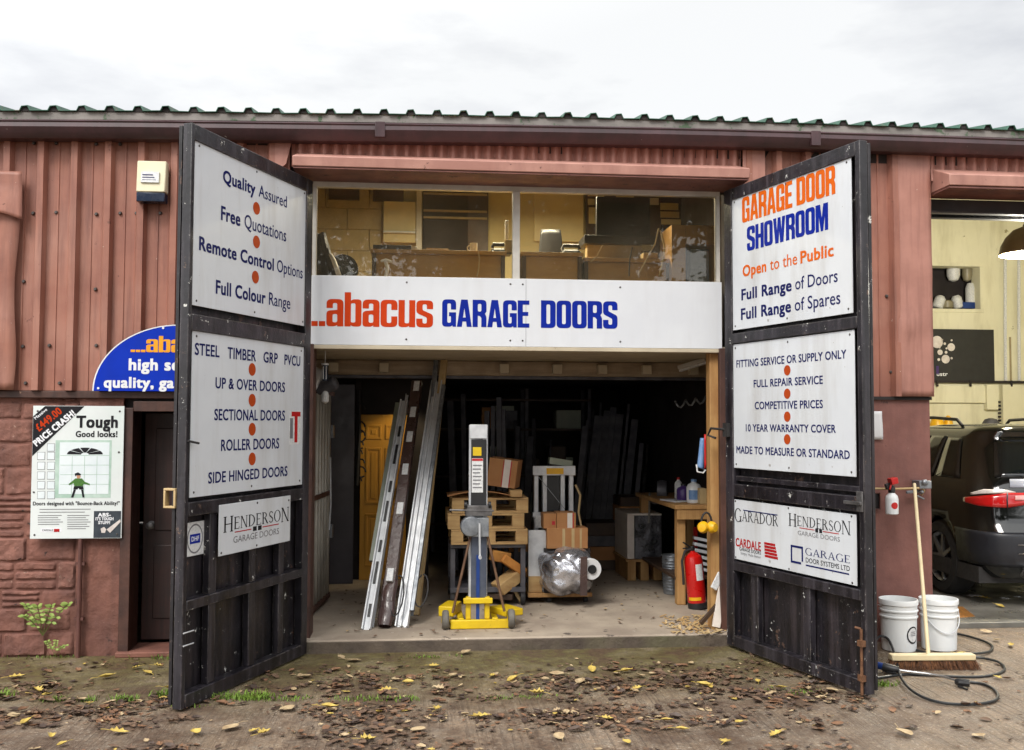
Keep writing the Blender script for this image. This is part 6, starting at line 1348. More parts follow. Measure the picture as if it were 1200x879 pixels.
# pots in the niche
rn = random.Random(6)
def pot(label, px, y0, y1, r, mat, tilt=0):
    a = W(px, y0, YB+.2); b = W(px, y1, YB+.2); ro = thing('pot', label, 'pot', tuple(b), 'pots and cups in the wall niche'); h = a.z-b.z
    m = MB(); m.lathe([(r*.8, 0), (r, h*.1), (r, h*.8), (r*.7, h*.95), (r*.6, h)], b, (tilt, 0, 1), 16); m.build('body', mat, ro); return ro
pot('white cup lying tilted at the left of the wall niche', 1098, 346, 361, .075, M_label, .4); pot('round pale pot at the bottom of the wall niche', 1110, 352, 361.5, .085, M_shade); pot('white cup tilted to the left at the middle of the niche', 1124, 346, 361, .07, M_label, -.3); pot('tall white cup standing upright at the right of the niche', 1138, 332, 361, .075, M_label)
bpatch('blue_box', M_bluegrip, 1129, 1143, 354, 361.5, YB+.12, .1, None, .004, 'small dark blue box at the right bottom of the wall niche', 'box')
for (lb, px, r) in (('round white lamp dome hanging in the left top of the niche', 1117, .09), ('dim glass jar hanging in the right top of the niche', 1133, .07)):
    a = W(px, 313, YB+.2); ro = thing('lamp_dome', lb, 'lamp', tuple(a)); m = MB(); m.lathe([(r*.3, -.001), (r, -.03), (r, -.12), (r*.7, -.19), (.01, -.21)], a, (0, 0, 1), 18); m.build('glass', M_label if r > .08 else M_shade, ro)
# dark board with circles
FB = Frame((0, YB-.03, 0), (1, 0, 0), (0, -1, 0))
s = Sign('wall_board', 'black board with a cluster of pale circles on the yellowish bay wall', 'board', FB, [(1070, 386), (1164, 386), (1070, 446), (1164, 446)], M_plastic_k, .025)
for (x, y, r) in ((1097, 401, .085), (1113.5, 407, .055), (1107, 421, .06), (1100.5, 413, .038), (1106, 403, .018), (1114, 399, .014), (1107.5, 413, .02), (1099, 421.5, .02), (1114, 420, .016), (1103, 398.5, .014), (1108, 408.5, .014), (1100, 407.5, .012)): s.dot(x, y, r, M_clearlamp)
s.text('ustr', 1096.5, 1109.5, 440.5, 436, M_white, .02)
s.rect('violet_tick', 1096, 1099, 429, 439, M_purple)
# rail under it, lower panels, column of slots
bpatch('wall_rail', M_dark, 1070, 1330, 446.5, 449, YB-.08, .07, B); 
for px in (1098, 1137, 1185): bpatch('rail_clip', M_dark, px, px+2, 446, 453, YB-.10, .02, B)
bpatch('wall_panel', M_bay, 1075, 1155, 452, 472, YB-.05, .045, B); bpatch('wall_panel', M_bay, 1157, 1170, 451, 480, YB-.09, .085, B); bpatch('wall_panel', M_bay, 1176, 1197, 451, 500, YB-.09, .085, B)
for k in range(7): bpatch('louvre_slot', M_dark, 1170.5, 1175, 470+k*4.3, 472.3+k*4.3, YB-.04, .02, B)
bpatch('crack_strip', M_officebrick, 1184, 1186, 395, 446, YB-.012, .010, B); 
for px in (1178, 1194): tag(one(lambda m: m.tube([W(px, 300, YB-.05), W(px, 380, YB-.05), W(px+.5, 446, YB-.05)], .022, 10), 'wall_pipe', M_label, None), 'white vertical pipe on the bay wall, ' + ('left' if px < 1180 else 'right') + ' of two beside the black board', 'pipe')
# clutter along the counter beyond the car
ct = thing('counter', 'low cream counter along the back of the bay, beyond the car', 'counter', (4.8, YB-.3, .02)); MB().box((3.1, YB-.6, .02), (8.1, YB-.1, 1.42)).build('body', M_bay, ct, bevel=.004); MB().box((3.1, YB-.63, 1.421), (8.1, YB-.1, 1.45)).build('top', M_cream, ct, bevel=.004)
for (lb, px, y0, y1, r, mat) in (('round yellow jar on the counter, left of the pair', 1098, 488, 500, .10, M_earyellow), ('taller yellow jar on the counter, right of the pair', 1111, 487, 500, .065, M_earyellow), ('dark domed lid on the counter above the car roof', 1161, 490, 500, .13, M_darksteel)):
    a = W(px, y0, YB-.35); b = Vector((a.x, a.y, 1.451)); h = a.z-b.z; ro = thing('jar' if 'jar' in lb else 'domed_lid', lb, 'jar' if 'jar' in lb else 'lid', tuple(b)); m = MB(); m.lathe([(r*.85, 0), (r, h*.25), (r*.95, h*.6), (r*.6, h*.92), (r*.2, h)], b, (0, 0, 1), 20); m.build('body', mat, ro)
# pendant lamp
c = W(1208, 298, 1.9); pd = thing('pendant_lamp', 'lit grey domed pendant lamp hanging in the right-hand bay', 'lamp', tuple(c)); rp_ = .28
m = MB(); m.lathe([(rp_, 0), (rp_*.99, .02), (rp_*.93, .09), (rp_*.78, .17), (rp_*.55, .235), (rp_*.32, .262), (.055, .27), (.055, .30)], c, (0, 0, 1), 40, False); m.build('shade', M_shade, pd, solid=.004)
m = MB(); m.lathe([(rp_*.985, .004), (rp_*.91, .085), (rp_*.76, .163), (rp_*.5, .228), (.04, .255)], c, (0, 0, 1), 40, False); m.build('reflector', M_shadein, pd)
m = MB(); m.lathe([(.06, .0), (.065, .02), (.05, .06), (.03, .08)], c+Vector((0, 0, .26)), (0, 0, 1), 18); m.build('cap', M_steel, pd)
m = MB(); m.lathe([(.005, .04), (.04, .055), (.055, .10), (.04, .15), (.025, .2)], c, (0, 0, 1), 16); m.build('bulb', M_bulb, pd); m = MB(); m.tube([c+Vector((0, 0, .33)), Vector((c.x, c.y, rfz(c.y)-.02))], .008, 6); m.build('cord', M_rubber, pd)
for (nm, lx, ly, e) in (('pendant_light', 0, 0, 400),):
    l = bpy.data.lights.new(nm, 'POINT'); l.energy = e; l.color = (1, .95, .82); l.shadow_soft_size = .09; lo_ = bpy.data.objects.new(nm, l); COL.objects.link(lo_); lo_.parent = pd; lo_.location = (0, 0, -.14)
# ---- the dark SUV, nose to the back wall
CX, CY = 0, 0
car = thing('parked_car', 'shiny dark estate-type off-road car parked nose-in in the right-hand bay', 'car', (5.00, .88, .022))
co_ = Vector((5.00, .88, .022)); CR = Matrix.Rotation(radians(-2.0), 3, 'Z')
ZL = [.25, .32, .45, .60, .64, .70, .80, .92, 1.00, 1.06, 1.12, 1.25, 1.40, 1.52, 1.57, 1.61, 1.64, 1.655]
HW = [.82, .88, .915, .925, .925, .920, .925, .920, .905, .88, .86, .815, .76, .71, .685, .65, .56, .40]
YR = [.10, .04, .005, .0, .005, .075, .085, .10, .12, .15, .19, .28, .38, .46, .44, .46, .58, .80]
YF = [4.45, 4.5, 4.55, 4.56, 4.56, 4.56, 4.52, 4.4, 4.1, 3.35, 3.2, 2.95, 2.7, 2.48, 2.36, 2.25, 2.05, 1.8]
def lerp(T, z):
    for i in range(len(ZL)-1):
        if z <= ZL[i+1]: k = max(0, (z-ZL[i])/(ZL[i+1]-ZL[i])); return T[i]+(T[i+1]-T[i])*k
    return T[-1]
def cpt(z, kind, val, off=0.0):
    hw, yr, yf = lerp(HW, z)+off, lerp(YR, z)-off, lerp(YF, z)+off; rc = .30
    bow = .06
    def base(x): return yr+bow*(abs(x)/.9)**2
    if kind == 'x':                       # across the back; val = fraction of straight width
        x = val*(hw-rc*.75); p = Vector((x, base(x), z))
    elif kind == 'c':                     # rear left corner 0..1
        a = pi/2*val; x0 = hw-rc*.75; y0 = base(x0); p = Vector((-(x0+rc*.75*sin(a)), y0+rc*(1-cos(a)), z))
    elif kind == 'C':
        a = pi/2*val; x0 = hw-rc*.75; y0 = base(x0); p = Vector((x0+rc*.75*sin(a), y0+rc*(1-cos(a)), z))
    else:                                 # side: kind 's' left or 'S' right, val 0..1 front
        y0 = base(hw-rc*.75)+rc; y1 = yf-.35; yy = y0+(y1-y0)*val; tp_ = 1-.10*max(0, (val-.7)/.3)**2
        p = Vector(((-1 if kind == 's' else 1)*hw*tp_, yy, z))
    return p
def cw(p):
    p = Vector(p); p.z = p.z if p.z < 1.06 else 1.06+(p.z-1.06)*.87
    return co_+CR @ p
cols = [('S', 1-i/14) for i in range(15)]+[('C', 1-i/8) for i in range(1, 8)]+[('x', 1-i*.25) for i in range(9)]+[('c', i/8) for i in range(1, 8)]+[('s', i/14) for i in range(15)]
def frontpt(z, t): hw, yf = lerp(HW, z)*.9, lerp(YF, z); x = -hw+2*hw*t; return Vector((x, yf-.35+.35*sin(pi*t)**.5 if 0 < t < 1 else yf-.35, z))
m = MB(); rows = []
zs = ZL
for z in zs: rows.append([cw(cpt(z, *c_)) for c_ in cols]+[cw(frontpt(z, t/8)) for t in range(1, 8)])
n = len(rows[0]); vs = [p for r in rows for p in r]
m.add(vs, [(j*n+i, j*n+(i+1) % n, (j+1)*n+(i+1) % n, (j+1)*n+i) for j in range(len(zs)-1) for i in range(n)]+[tuple(range(n-1, -1, -1)), tuple((len(zs)-1)*n+i for i in range(n))])
body = m.build('body', M_carpaint, car, ang=50)
# wheel arches cut out of the body
cut = MB(); WY = (.93, 3.72)
for y in WY:
    for sx in (-1, 1): cut.lathe([(.375, 0), (.375, .30)], cw((sx*.66 if sx > 0 else -.66, y, .345)), CR @ Vector((sx, 0, 0)), 36)
cu_ = cut.build('cutter', M_dark); md = body.modifiers.new('cut', 'BOOLEAN'); md.object = cu_; md.operation = 'DIFFERENCE'; md.solver = 'EXACT'
dg = bpy.context.evaluated_depsgraph_get(); me = bpy.data.meshes.new_from_object(body.evaluated_get(dg)); body.modifiers.clear(); body.data = me; bpy.data.objects.remove(cu_)
def cpatch(name, mat, zl, cl, off, parent=car, solid=.004, sub=4):
    """a panel that follows the body skin: rows zl, columns cl (interpolated within a kind)"""
    C_ = []
    for i in range(len(cl)-1):
        a, b = cl[i], cl[i+1]
        if a[0] == b[0]: C_ += [(a[0], a[1]+(b[1]-a[1])*k/sub) for k in range(sub)]
        else: C_.append(a)
    C_.append(cl[-1]); Zs = []
    for i in range(len(zl)-1): Zs += [zl[i]+(zl[i+1]-zl[i])*k/3 for k in range(3)]
    Zs.append(zl[-1]); nn_ = len(C_); m = MB(); m.add([cw(cpt(z, k, v, off)) for z in Zs for k, v in C_], [(j*nn_+i, j*nn_+i+1, (j+1)*nn_+i+1, (j+1)*nn_+i) for j in range(len(Zs)-1) for i in range(nn_-1)])
    return m.build(name, mat, parent, solid=solid, ang=50)
cpatch('rear_window', M_carglass, [1.12, 1.25, 1.40, 1.49], [('C', .3), ('x', 1), ('x', -1), ('c', .3)], .006)
cpatch('side_window', M_carglass, [1.09, 1.25, 1.42, 1.50], [('s', .04), ('s', .22)], .006); cpatch('side_window', M_carglass, [1.08, 1.25, 1.42, 1.52], [('s', .245), ('s', .46)], .006); cpatch('side_window', M_carglass, [1.08, 1.25, 1.42, 1.52], [('s', .48), ('s', .68)], .006)
cpatch('side_window', M_carglass, [1.09, 1.25, 1.42, 1.50], [('S', .04), ('S', .22)], .006); cpatch('side_window', M_carglass, [1.08, 1.25, 1.42, 1.52], [('S', .245), ('S', .46)], .006)
def zpatch(name, mat, cl, off, parent=car, solid=.010, sub=5, rows=4):
    """like cpatch, but every column carries its own lower and upper edge: (kind, value, z0, z1)"""
    C_ = []
    for a, b in zip(cl, cl[1:]):
        if a[0] == b[0]: C_ += [(a[0],)+tuple(a[i]+(b[i]-a[i])*k/sub for i in (1, 2, 3)) for k in range(sub)]
        else: C_.append(a)
    C_.append(cl[-1]); n_ = len(C_); m = MB(); m.add([cw(cpt(z0+(z1-z0)*j/rows, k, v, off)) for j in range(rows+1) for k, v, z0, z1 in C_], [(j*n_+i, j*n_+i+1, (j+1)*n_+i+1, (j+1)*n_+i) for j in range(rows) for i in range(n_-1)])
    return m.build(name, mat, parent, solid=solid, ang=50)
for k, K_ in (('c', -1), ('C', 1)):
    tl_ = zpatch('tail_lamp', M_taillight, [('x', K_*.36, .97, .985), ('x', K_*.55, .91, .985), ('x', K_, .86, .985), (k, .02, .86, .985), (k, .6, .865, .95), (k, 1.0, .89, .925)], .010)
    zpatch('clear_lens', mk('pink_lamp_lens', S(226, 170, 164), S(206, 140, 136), 20, .12, coat=1) if 'pink_lamp_lens' not in MATS else MATS['pink_lamp_lens'], [('x', K_*.66, .945, .962), ('x', K_*.74, .925, .965), ('x', K_*.9, .925, .962)], .0185, tl_, .004); zpatch('clear_lens', M_clearlamp, [('x', K_*.9, .987, .992), (k, .02, .987, 1.01), (k, .5, .972, 1.01), (k, .8, .955, .972)], .008, tl_, .006)
    zpatch('lamp_divider', M_cartrim, [('x', K_*.985, .855, .986), ('x', K_, .855, .986)], .0175, tl_, .004, rows=2)
cpatch('bumper', M_cartrim, [.36, .45, .60, .655], [('S', .06), ('C', .98), ('C', .02), ('x', 1), ('x', -1), ('c', .02), ('c', .98), ('s', .06)], .014)
for z in (.475, .55): cpatch('bumper_strip', M_chrome, [z, z+.008], [('x', .95), ('x', -.95)], .018)
cpatch('tailgate_sky_sheen', mk('painted_sky_sheen', S(170, 174, 186), S(160, 164, 176), 4, .25, coat=.5), [1.03, 1.105], [('x', .98), ('x', -.98)], .006); cpatch('sill', M_cartrim, [.27, .38], [('s', .26), ('s', .84)], .010)  # pale tailgate band is painted on, imitating sky reflected in the dark bodywork
FN = Frame(cw((-.0, -.03, 0)), CR @ Vector((1, 0, 0)), CR @ Vector((0, -1, 0)))
npl = MB().fbox(FN, -.26, .26, .70, .81, -.10, -.02).build('number_plate', M_earyellow, car, bevel=.003)
for y in WY:
    for sx in (-1, 1):
        w0 = cw((sx*.80, y, .343)); axw = CR @ Vector((sx, 0, 0)); m = MB(); m.lathe([(.22, -.11), (.31, -.11), (.338, -.08), (.343, 0), (.338, .08), (.31, .105), (.235, .11)], w0, axw, 40, False); wh = m.build('wheel', M_tyre, car)
        m = MB(); m.lathe([(.235, .085), (.225, .10), (.20, .07), (.205, -.05)], w0, axw, 36, False); m.lathe([(.001, .085), (.05, .085), (.055, .06)], w0, axw, 18)
        for k in range(7):
            a = 2*pi*k/7; e1 = CR @ Vector((0, cos(a), sin(a))); e2 = CR @ Vector((0, -sin(a), cos(a)))
            m.bar(w0+axw*.075+e1*.045, w0+axw*.088+e1*.215, .045, .022, axw, .03)
        m.build('rim', M_rim, wh); m = MB(); m.lathe([(.001, .03), (.2, .03), (.2, .0)], w0, axw, 24); m.build('brake_disc', M_darksteel, wh)
for sx in (-1, 1):
    pts = [cw((sx*.62, 1.0, 1.63)), cw((sx*.62, 1.1, 1.70)), cw((sx*.61, 1.6, 1.725)), cw((sx*.60, 2.3, 1.70)), cw((sx*.60, 2.4, 1.62))]; m = MB(); m.tube(pts, .016, 8); m.build('roof_rail', M_plastic_k, car)
m = MB(); m.lathe([(.045, -.08), (.045, .08), (.038, .08), (.036, 0)], cw((-.58, .04, .31)), CR @ Vector((0, -1, 0)), 16, False); m.build('exhaust', M_chrome, car)
m = MB(); m.lathe([(.0, -.03), (.014, -.02), (.02, .03), (.012, .12)], cw((0, .75, 1.66)), CR @ Vector((0, .7, .5)), 10); m.build('aerial', M_plastic_k, car)
m = MB(); m.box((-.9, .25, .2), (.9, 4.3, .34)); m.v = [cw(p) for p in m.v]; m.build('underbody', M_rubber, car)
for (z, k) in ((.93, .24), (.93, .47)): cpatch('door_handle', M_carpaint, [z, z+.03], [('s', k+.02), ('s', k+.06)], .025, solid=.01)
m = MB(); m.box((-1.06, 3.0, 1.02), (-.88, 3.1, 1.16)); m.box((.88, 3.0, 1.02), (1.06, 3.1, 1.16)); m.v = [cw(p) for p in m.v]; m.build('door_mirror', M_carpaint, car, bevel=.03)
# scraps on the bay floor
rn = random.Random(9)
for i, (px, py, lb) in enumerate(((1143, 700, 'crumpled white paper scrap on the wet bay floor, nearest the car wheel'), (1178, 703, 'small white scrap on the wet bay floor, middle of three'), (1192, 701, 'tiny white scrap on the wet bay floor at the right edge'))):
    p = G(px, py, .024); r = (.06, .04, .03)[i]; m = MB(); m.grid(lambda a, b: p+Vector((r*2*(a-.5), r*1.6*(b-.5), .012+r*.7*abs(noise.noise(Vector((a*4+i, b*4, i))))*sin(pi*a))), 6, 6); tag(m.build('paper_scrap', M_paper, solid=.001), lb, 'litter')

# ================================================================== things in the yard
def Zp(px, py): return Vector((1010+px*.1707, 690+py*.1707))
def hose(label, pts, r=.0085, lift=()):
    P_ = []
    for i, (x, y) in enumerate(pts):
        p = Zp(x, y); w = G(p.x, p.y, .012); w.z = .013+(lift[i] if i < len(lift) else 0); P_.append(w)
    out = []
    for i in range(len(P_)-1):
        a, b, c, d = P_[max(i-1, 0)], P_[i], P_[i+1], P_[min(i+2, len(P_)-1)]
        for k in range(6):
            t = k/6; out.append(.5*((2*b)+(c-a)*t+(2*a-5*b+4*c-d)*t*t+(3*b-a-3*c+d)*t**3))
    out.append(P_[-1]); return tag(one(lambda m: m.tube(out, r, 8), 'hose', M_hose), label, 'hose', 'hose coils by the buckets')
hose('black hose running behind the broom head and looping back to the gate', [(-60, 322), (75, 330), (180, 350), (300, 395), (400, 430), (500, 452), (640, 462), (760, 470), (850, 480), (940, 505), (980, 550), (930, 585), (800, 605), (650, 604), (480, 596), (300, 588), (180, 603), (75, 615), (-40, 612)])
hose('black hose in a small loop beside the right-hand bucket', [(640, 306), (760, 335), (860, 370), (897, 402), (870, 432), (790, 457), (700, 466)], .0085, (0, 0, 0, 0, 0, .012, .022))
hose('black hose in the big loop nearest the camera, ending at the lance nozzle', [(20, 480), (75, 452), (120, 418), (180, 425), (215, 470), (240, 540), (265, 620), (320, 690), (420, 745), (560, 785), (720, 795), (850, 785), (925, 760), (930, 720), (890, 680), (820, 652), (742, 642)], .0085, (.02, .05, .09, .08, .05, .03, .02, .01))
ln = thing('pressure_lance', 'pressure washer lance with a blue grip and bent silver tube on the ground', 'lance', G(*Zp(400, 570), .01))
gp = lambda x, y, z: (lambda p: G(p.x, p.y, z))(Zp(x, y))
m = MB(); m.tube([gp(20, 512, .05), gp(90, 522, .05), gp(150, 535, .048)], [.022, .026, .022], 12); m.build('grip', M_bluegrip, ln)
m = MB(); m.tube([gp(150, 537, .046), gp(215, 552, .042), gp(255, 558, .040)], [.030, .028, .018], 12); m.tube([gp(130, 540, .03), gp(175, 575, .02), gp(235, 580, .025)], .008, 6); m.build('trigger_body', M_plastic_k, ln)
m = MB(); m.tube([gp(250, 557, .038), gp(330, 568, .036), gp(450, 582, .034), gp(560, 602, .032), gp(655, 632, .03)], .0075, 8); m.build('tube', M_chrome, ln)
m = MB(); m.tube([gp(648, 636, .03), gp(668, 641, .03), gp(740, 648, .03)], [.018, .024, .022], 10); m.tube([gp(660, 668, .012), gp(725, 690, .010)], .006, 6); m.build('nozzle', M_plastic_k, ln)

def bucket(label, px, lab):
    Yc = -.25; x = XP(px, Yc, .2); ro = thing('bucket', label, 'bucket', (x, Yc, .004), 'white plastic buckets'); c = Vector((x, Yc, .004)); k = 1.0
    prf = [(.112, 0), (.116, .004), (.122, .23), (.130, .233), (.130, .242), (.1235, .245), (.124, .272), (.132, .275), (.132, .284), (.125, .287), (.126, .318), (.133, .321), (.1335, .348), (.131, .355), (.125, .355), (.123, .30), (.112, .012), (.0, .010)]
    m = MB(); m.lathe(prf, c, (0, 0, 1), 40, False); m.build('body', M_bucket, ro, ang=28)
    m = MB(); m.tube([c+Vector((.133*cos(a), -.133*sin(a)*.98-.004, .30-.17*sin(a))) for a in [pi*i/16 for i in range(17)]] if not lab else [c+Vector((.135*cos(a), .135*sin(a), .31-.02*sin(a))) for a in [pi*i/16 for i in range(17)]], .0035, 6); m.build('bail_handle', M_alu, ro)
    if lab:
        rb = .1195; a0 = .42
        def lp(r): return lambda a, b: c+Vector((rb*1.012*sin(a0+r*cos(2*pi*a)*b/rb), -rb*1.012*cos(a0+r*cos(2*pi*a)*b/rb), .12+r*1.15*sin(2*pi*a)*b))
        m = MB(); m.grid(lp(.052), 24, 2); m.build('label_ring', M_black, ro); rb = .1202
        m = MB(); m.grid(lp(.043), 24, 2); lb_ = m.build('label', M_label, ro); rb = .1209
        for q_ in range(3): 
            m = MB(); m.grid(lambda a, b: c+Vector((rb*1.016*sin(a0-.18+.36*a), -rb*1.016*cos(a0-.18+.36*a), .115+.012*q_+.005*b)), 6, 1); m.build('printed_line', M_grey, lb_)
bucket('white plastic bucket with a round black-ringed label, beside the right gate leaf', 1053, True); bucket('plain white plastic bucket behind the broom handle', 1100, False)

Ybr = -.80; a = Vector((XP(1043, Ybr, .1), Ybr, 0)); b = Vector((XP(1141, Ybr-.03, .1), Ybr-.03, 0)); br_ = thing('broom', 'wide yard broom with brown bristles standing against the pier rail', 'broom', tuple((a+b)/2))
zt_ = W(1090, 765.5, Ybr).z; zb_ = W(1090, 772.5, Ybr).z; m = MB(); m.bar(Vector((a.x, a.y, (zt_+zb_)/2)), Vector((b.x, b.y, (zt_+zb_)/2)), .065, zt_-zb_); m.build('head', M_handle, br_, bevel=.006)
rn = random.Random(17); m = MB(); d = b-a
for k in range(1500):
    t = rn.random(); w = rn.uniform(-.027, .027); p = a+d*t+Vector((0, w, 0)); p.z = zb_+.002; e = p+Vector(((t-.5)*.05+rn.gauss(0, .006), w*.5+rn.gauss(0, .006)-.008, 0)); e.z = max(.002, rn.uniform(.0, .012)); r_ = .0016; mid = (p+e)/2+Vector((rn.gauss(0, .004), rn.gauss(0, .004), 0)); m.m = int(rn.random() < .35)
    n0 = len(m.v); m.v += [p+Vector((-r_, 0, 0)), p+Vector((r_, 0, 0)), mid+Vector((r_, -.001, 0)), mid+Vector((-r_, -.001, 0)), e+Vector((r_*.6, 0, 0)), e+Vector((-r_*.6, 0, 0)), p+Vector((0, r_, 0)), mid+Vector((0, r_, 0)), e+Vector((0, r_, 0))]; m.f += [(n0, n0+1, n0+2, n0+3), (n0+3, n0+2, n0+4, n0+5), (n0+1, n0+6, n0+7, n0+2), (n0+2, n0+7, n0+8, n0+4)]; m.mi += [m.m]*4
m.build('bristles', [M_bristle, mk('dark_bristle', S(74, 46, 28), S(52, 32, 20), 60, .8)], br_, smooth=False)
hb0 = W(1088, 769, Ybr-.015); ht = W(1071.5, 567, -.17); m = MB(); m.tube([hb0, hb0+(ht-hb0)*.5, ht], [.0135, .0125, .0115], 12); m.build('handle', M_handle, br_)
# rail on the pier with the spray bottle
rl = thing('pier_rail', 'thin pale rail with clips fixed across the brown pier', 'rail', tuple(W(1050, 573, -.10)))
m = MB(); m.tube([W(1016, 572.5, -.11), W(1050, 573, -.11), W(1081, 572, -.11), W(1083, 575, -.09), W(1080, 580, -.05)], .008, 8); m.build('rail', M_palebat, rl)
m = MB(); m.box((W(1072, 566, -.05).x, -.12, W(1072, 572, -.05).z), (W(1086, 566, -.05).x, -.008, W(1072, 563, -.05).z)); m.lathe([(.012, -.02), (.022, -.01), (.022, .02), (.01, .03)], W(1083, 565.5, -.12), (0, -1, 0), 14); m.lathe([(.008, -.02), (.016, 0), (.008, .02)], W(1080, 576.5, -.10), (0, -1, 0), 12); m.bar(W(1062, 577, -.06), W(1078, 575.5, -.06), .02, .02); m.bar(W(1075, 581, -.09), W(1083, 585, -.09), .012, .012); m.build('clips', M_galv, rl, bevel=.003)
kb = thing('key_box', 'small dark recessed box with a pale frame on the pier, under the rail', 'box', tuple(W(1027, 597, -.02))); a = W(1022.5, 597.5, -.02); b = W(1031.5, 577, -.02)
m = MB(); m.box((a.x, -.03, a.z), (a.x+.008, -.006, b.z)); m.box((b.x-.008, -.03, a.z), (b.x, -.006, b.z)); m.box((a.x+.0081, -.03, b.z-.008), (b.x-.0081, -.006, b.z)); m.box((a.x+.0081, -.03, a.z), (b.x-.0081, -.006, a.z+.008)); m.build('frame', M_post, kb, bevel=.001); m = MB(); m.box((a.x+.0081, -.012, a.z+.0081), (b.x-.0081, -.0065, b.z-.0081)); m.build('back', M_plastic_k, kb)
c = W(1045.3, 603, -.165); sb_ = thing('spray_bottle', 'white spray bottle with a red trigger head hanging on the pier rail', 'spray bottle', tuple(c)); hh_ = W(1045, 577, -.165).z-c.z
m = MB(); m.lathe([(.034, 0), (.045, .006), (.046, hh_*.7), (.04, hh_*.85), (.02, hh_*.98), (.017, hh_*1.04)], c, (0, 0, 1), 24); m.build('bottle', M_label if False else M_bucket, sb_)
m = MB(); m.lathe([(.024, hh_*.98), (.026, hh_*1.15), (.02, hh_*1.3)], c, (0, 0, 1), 18); m.bar(c+Vector((.0, -.0, hh_*1.35)), c+Vector((-.05, -.01, hh_*1.25)), .022, .04); m.build('collar', M_plastic_k, sb_, bevel=.003)
m = MB(); m.box((c.x-.022, c.y-.045, c.z+hh_*1.38), (c.x+.03, c.y+.02, c.z+hh_*1.66), Matrix.Rotation(-.2, 3, 'Y')); m.bar(c+Vector((-.012, -.02, hh_*1.40)), c+Vector((-.03, -.03, hh_*1.12)), .014, .008); m.build('trigger_head', M_redplastic, sb_, bevel=.007)
m = MB(); m.grid(lambda a, b: c+Vector((.0468*sin(.55*cos(2*pi*a)*b), -.0468*cos(.55*cos(2*pi*a)*b), hh_*.42+.024*sin(2*pi*a)*b)), 20, 2); m.build('label', M_redplastic, sb_)
FPi = Frame((0, -.012, 0), (1, 0, 0), (0, -1, 0)); pn = thing('paper_notice', 'blank white paper notice on the pier, half behind the right gate leaf', 'notice', tuple(W(1026, 515, -.012)))
u0, v0 = FPi.uv(1013, 515); u1, v1 = FPi.uv(1033.5, 482); m = MB(); m.grid(lambda a, b: FPi.at(u0+(u1-u0)*a, v0+(v1-v0)*b, .004+.006*a*a*(1-b)+.004*sin(b*5)*a), 6, 8); m.build('sheet', M_paper, pn, solid=.001)
# wedge of coir at the bay threshold
m = MB(); A_, B_, C_, D_ = G(1095, 734, 0), G(1151, 729, 0), G(1128, 719, 0), G(1095, 719, 0)
m.add([A_+Vector((0, 0, .004)), B_+Vector((0, 0, .004)), C_+Vector((0, 0, .06)), D_+Vector((0, 0, .06)), A_+Vector((0, 0, .0)), B_, C_, D_], [(0, 1, 2, 3), (4, 7, 6, 5), (0, 4, 5, 1), (1, 5, 6, 2), (2, 6, 7, 3), (3, 7, 4, 0)]); tag(m.build('ramp_mat', M_mat, bevel=.003), 'orange-brown wedge-shaped mat at the threshold of the right bay, behind the buckets', 'mat')

# ---- leaves
def leaf_pts(kind, rn):
    if kind == 0:   # pointed oval
        return [(t, .32*sin(pi*t**.85)) for t in (0, .12, .3, .5, .7, .88, 1)]
    if kind == 1:   # broad, lobed
        return [(0, .0), (.08, .26), (.2, .2), (.3, .46), (.45, .24), (.62, .36), (.7, .16), (1, 0)]
    return [(0, 0), (.1, .2), (.3, .36), (.55, .4), (.8, .26), (1, 0)]
def add_leaf(m, p, s, a, kind, curl, rn, tilt=.15):
    pts = leaf_pts(kind, rn); tx, ty = rn.uniform(-tilt, tilt), rn.uniform(-tilt, tilt); rows = []; n0 = len(m.v); ca, sa = cos(a), sin(a)
    for (t, w) in pts:
        for k in (-1, -.45, 0, .45, 1) if s > .06 else (-1, 0, 1):
            x = (t-.5)*s; y = w*k*s*(1-.25*curl*abs(k)); z = curl*s*(.35*(w*abs(k))**1.3*2.2+.55*(t-.5)**2)+x*tx+y*ty+.02*s*rn.uniform(-1, 1)
            m.v.append(Vector((p.x+ca*x-sa*y, p.y+sa*x+ca*y, p.z+max(.002, z+.004))))
    c = 5 if s > .06 else 3
    for i in range(len(pts)-1):
        for k in range(c-1): m.f.append((n0+i*c+k, n0+i*c+k+1, n0+(i+1)*c+k+1, n0+(i+1)*c+k)); m.mi.append(m.m)
rn = random.Random(40); m = MB(); cnt = 0
def gate_blocked(x, y):      # under the gate leaves nothing matters, keep
    return False
while cnt < 7000:
    y = -.1-2.9*rn.random()**.9; x = rn.uniform(-4.4, 3.6)
    dens = .32+1.3*noise.noise(Vector((x*1.5, y*2.6, 1)))+.7*noise.noise(Vector((x*4, y*6, 4)))
    band = math.exp(-((y+1.15)/.55)**2)+.35*(y < -1.5)+.12
    if x > 1.9: band *= .10
    if -1.4 < x < 1.5 and y > -.45: band *= .3
    if rn.random() > dens*band: continue
    z = ground_h(x, y); s = rn.choice([.012, .018, .022, .028, .035, .045, .06]); m.m = rn.choices([0, 1, 2, 3, 4], [6, 3.2, 5.5, .2, 1.2])[0]
    add_leaf(m, Vector((x, y, z+rn.random()*.008)), s*rn.uniform(.8, 1.3), rn.uniform(0, 6.28), rn.randint(0, 2), rn.uniform(.1, 1.0), rn, .22); cnt += 1
o = m.build('leaf_litter', [M_leafb, M_leafr, M_leafd, M_leafy, M_leafp], smooth=False); o['kind'] = 'stuff'; o['label'] = 'brown leaf litter scattered over the concrete yard'
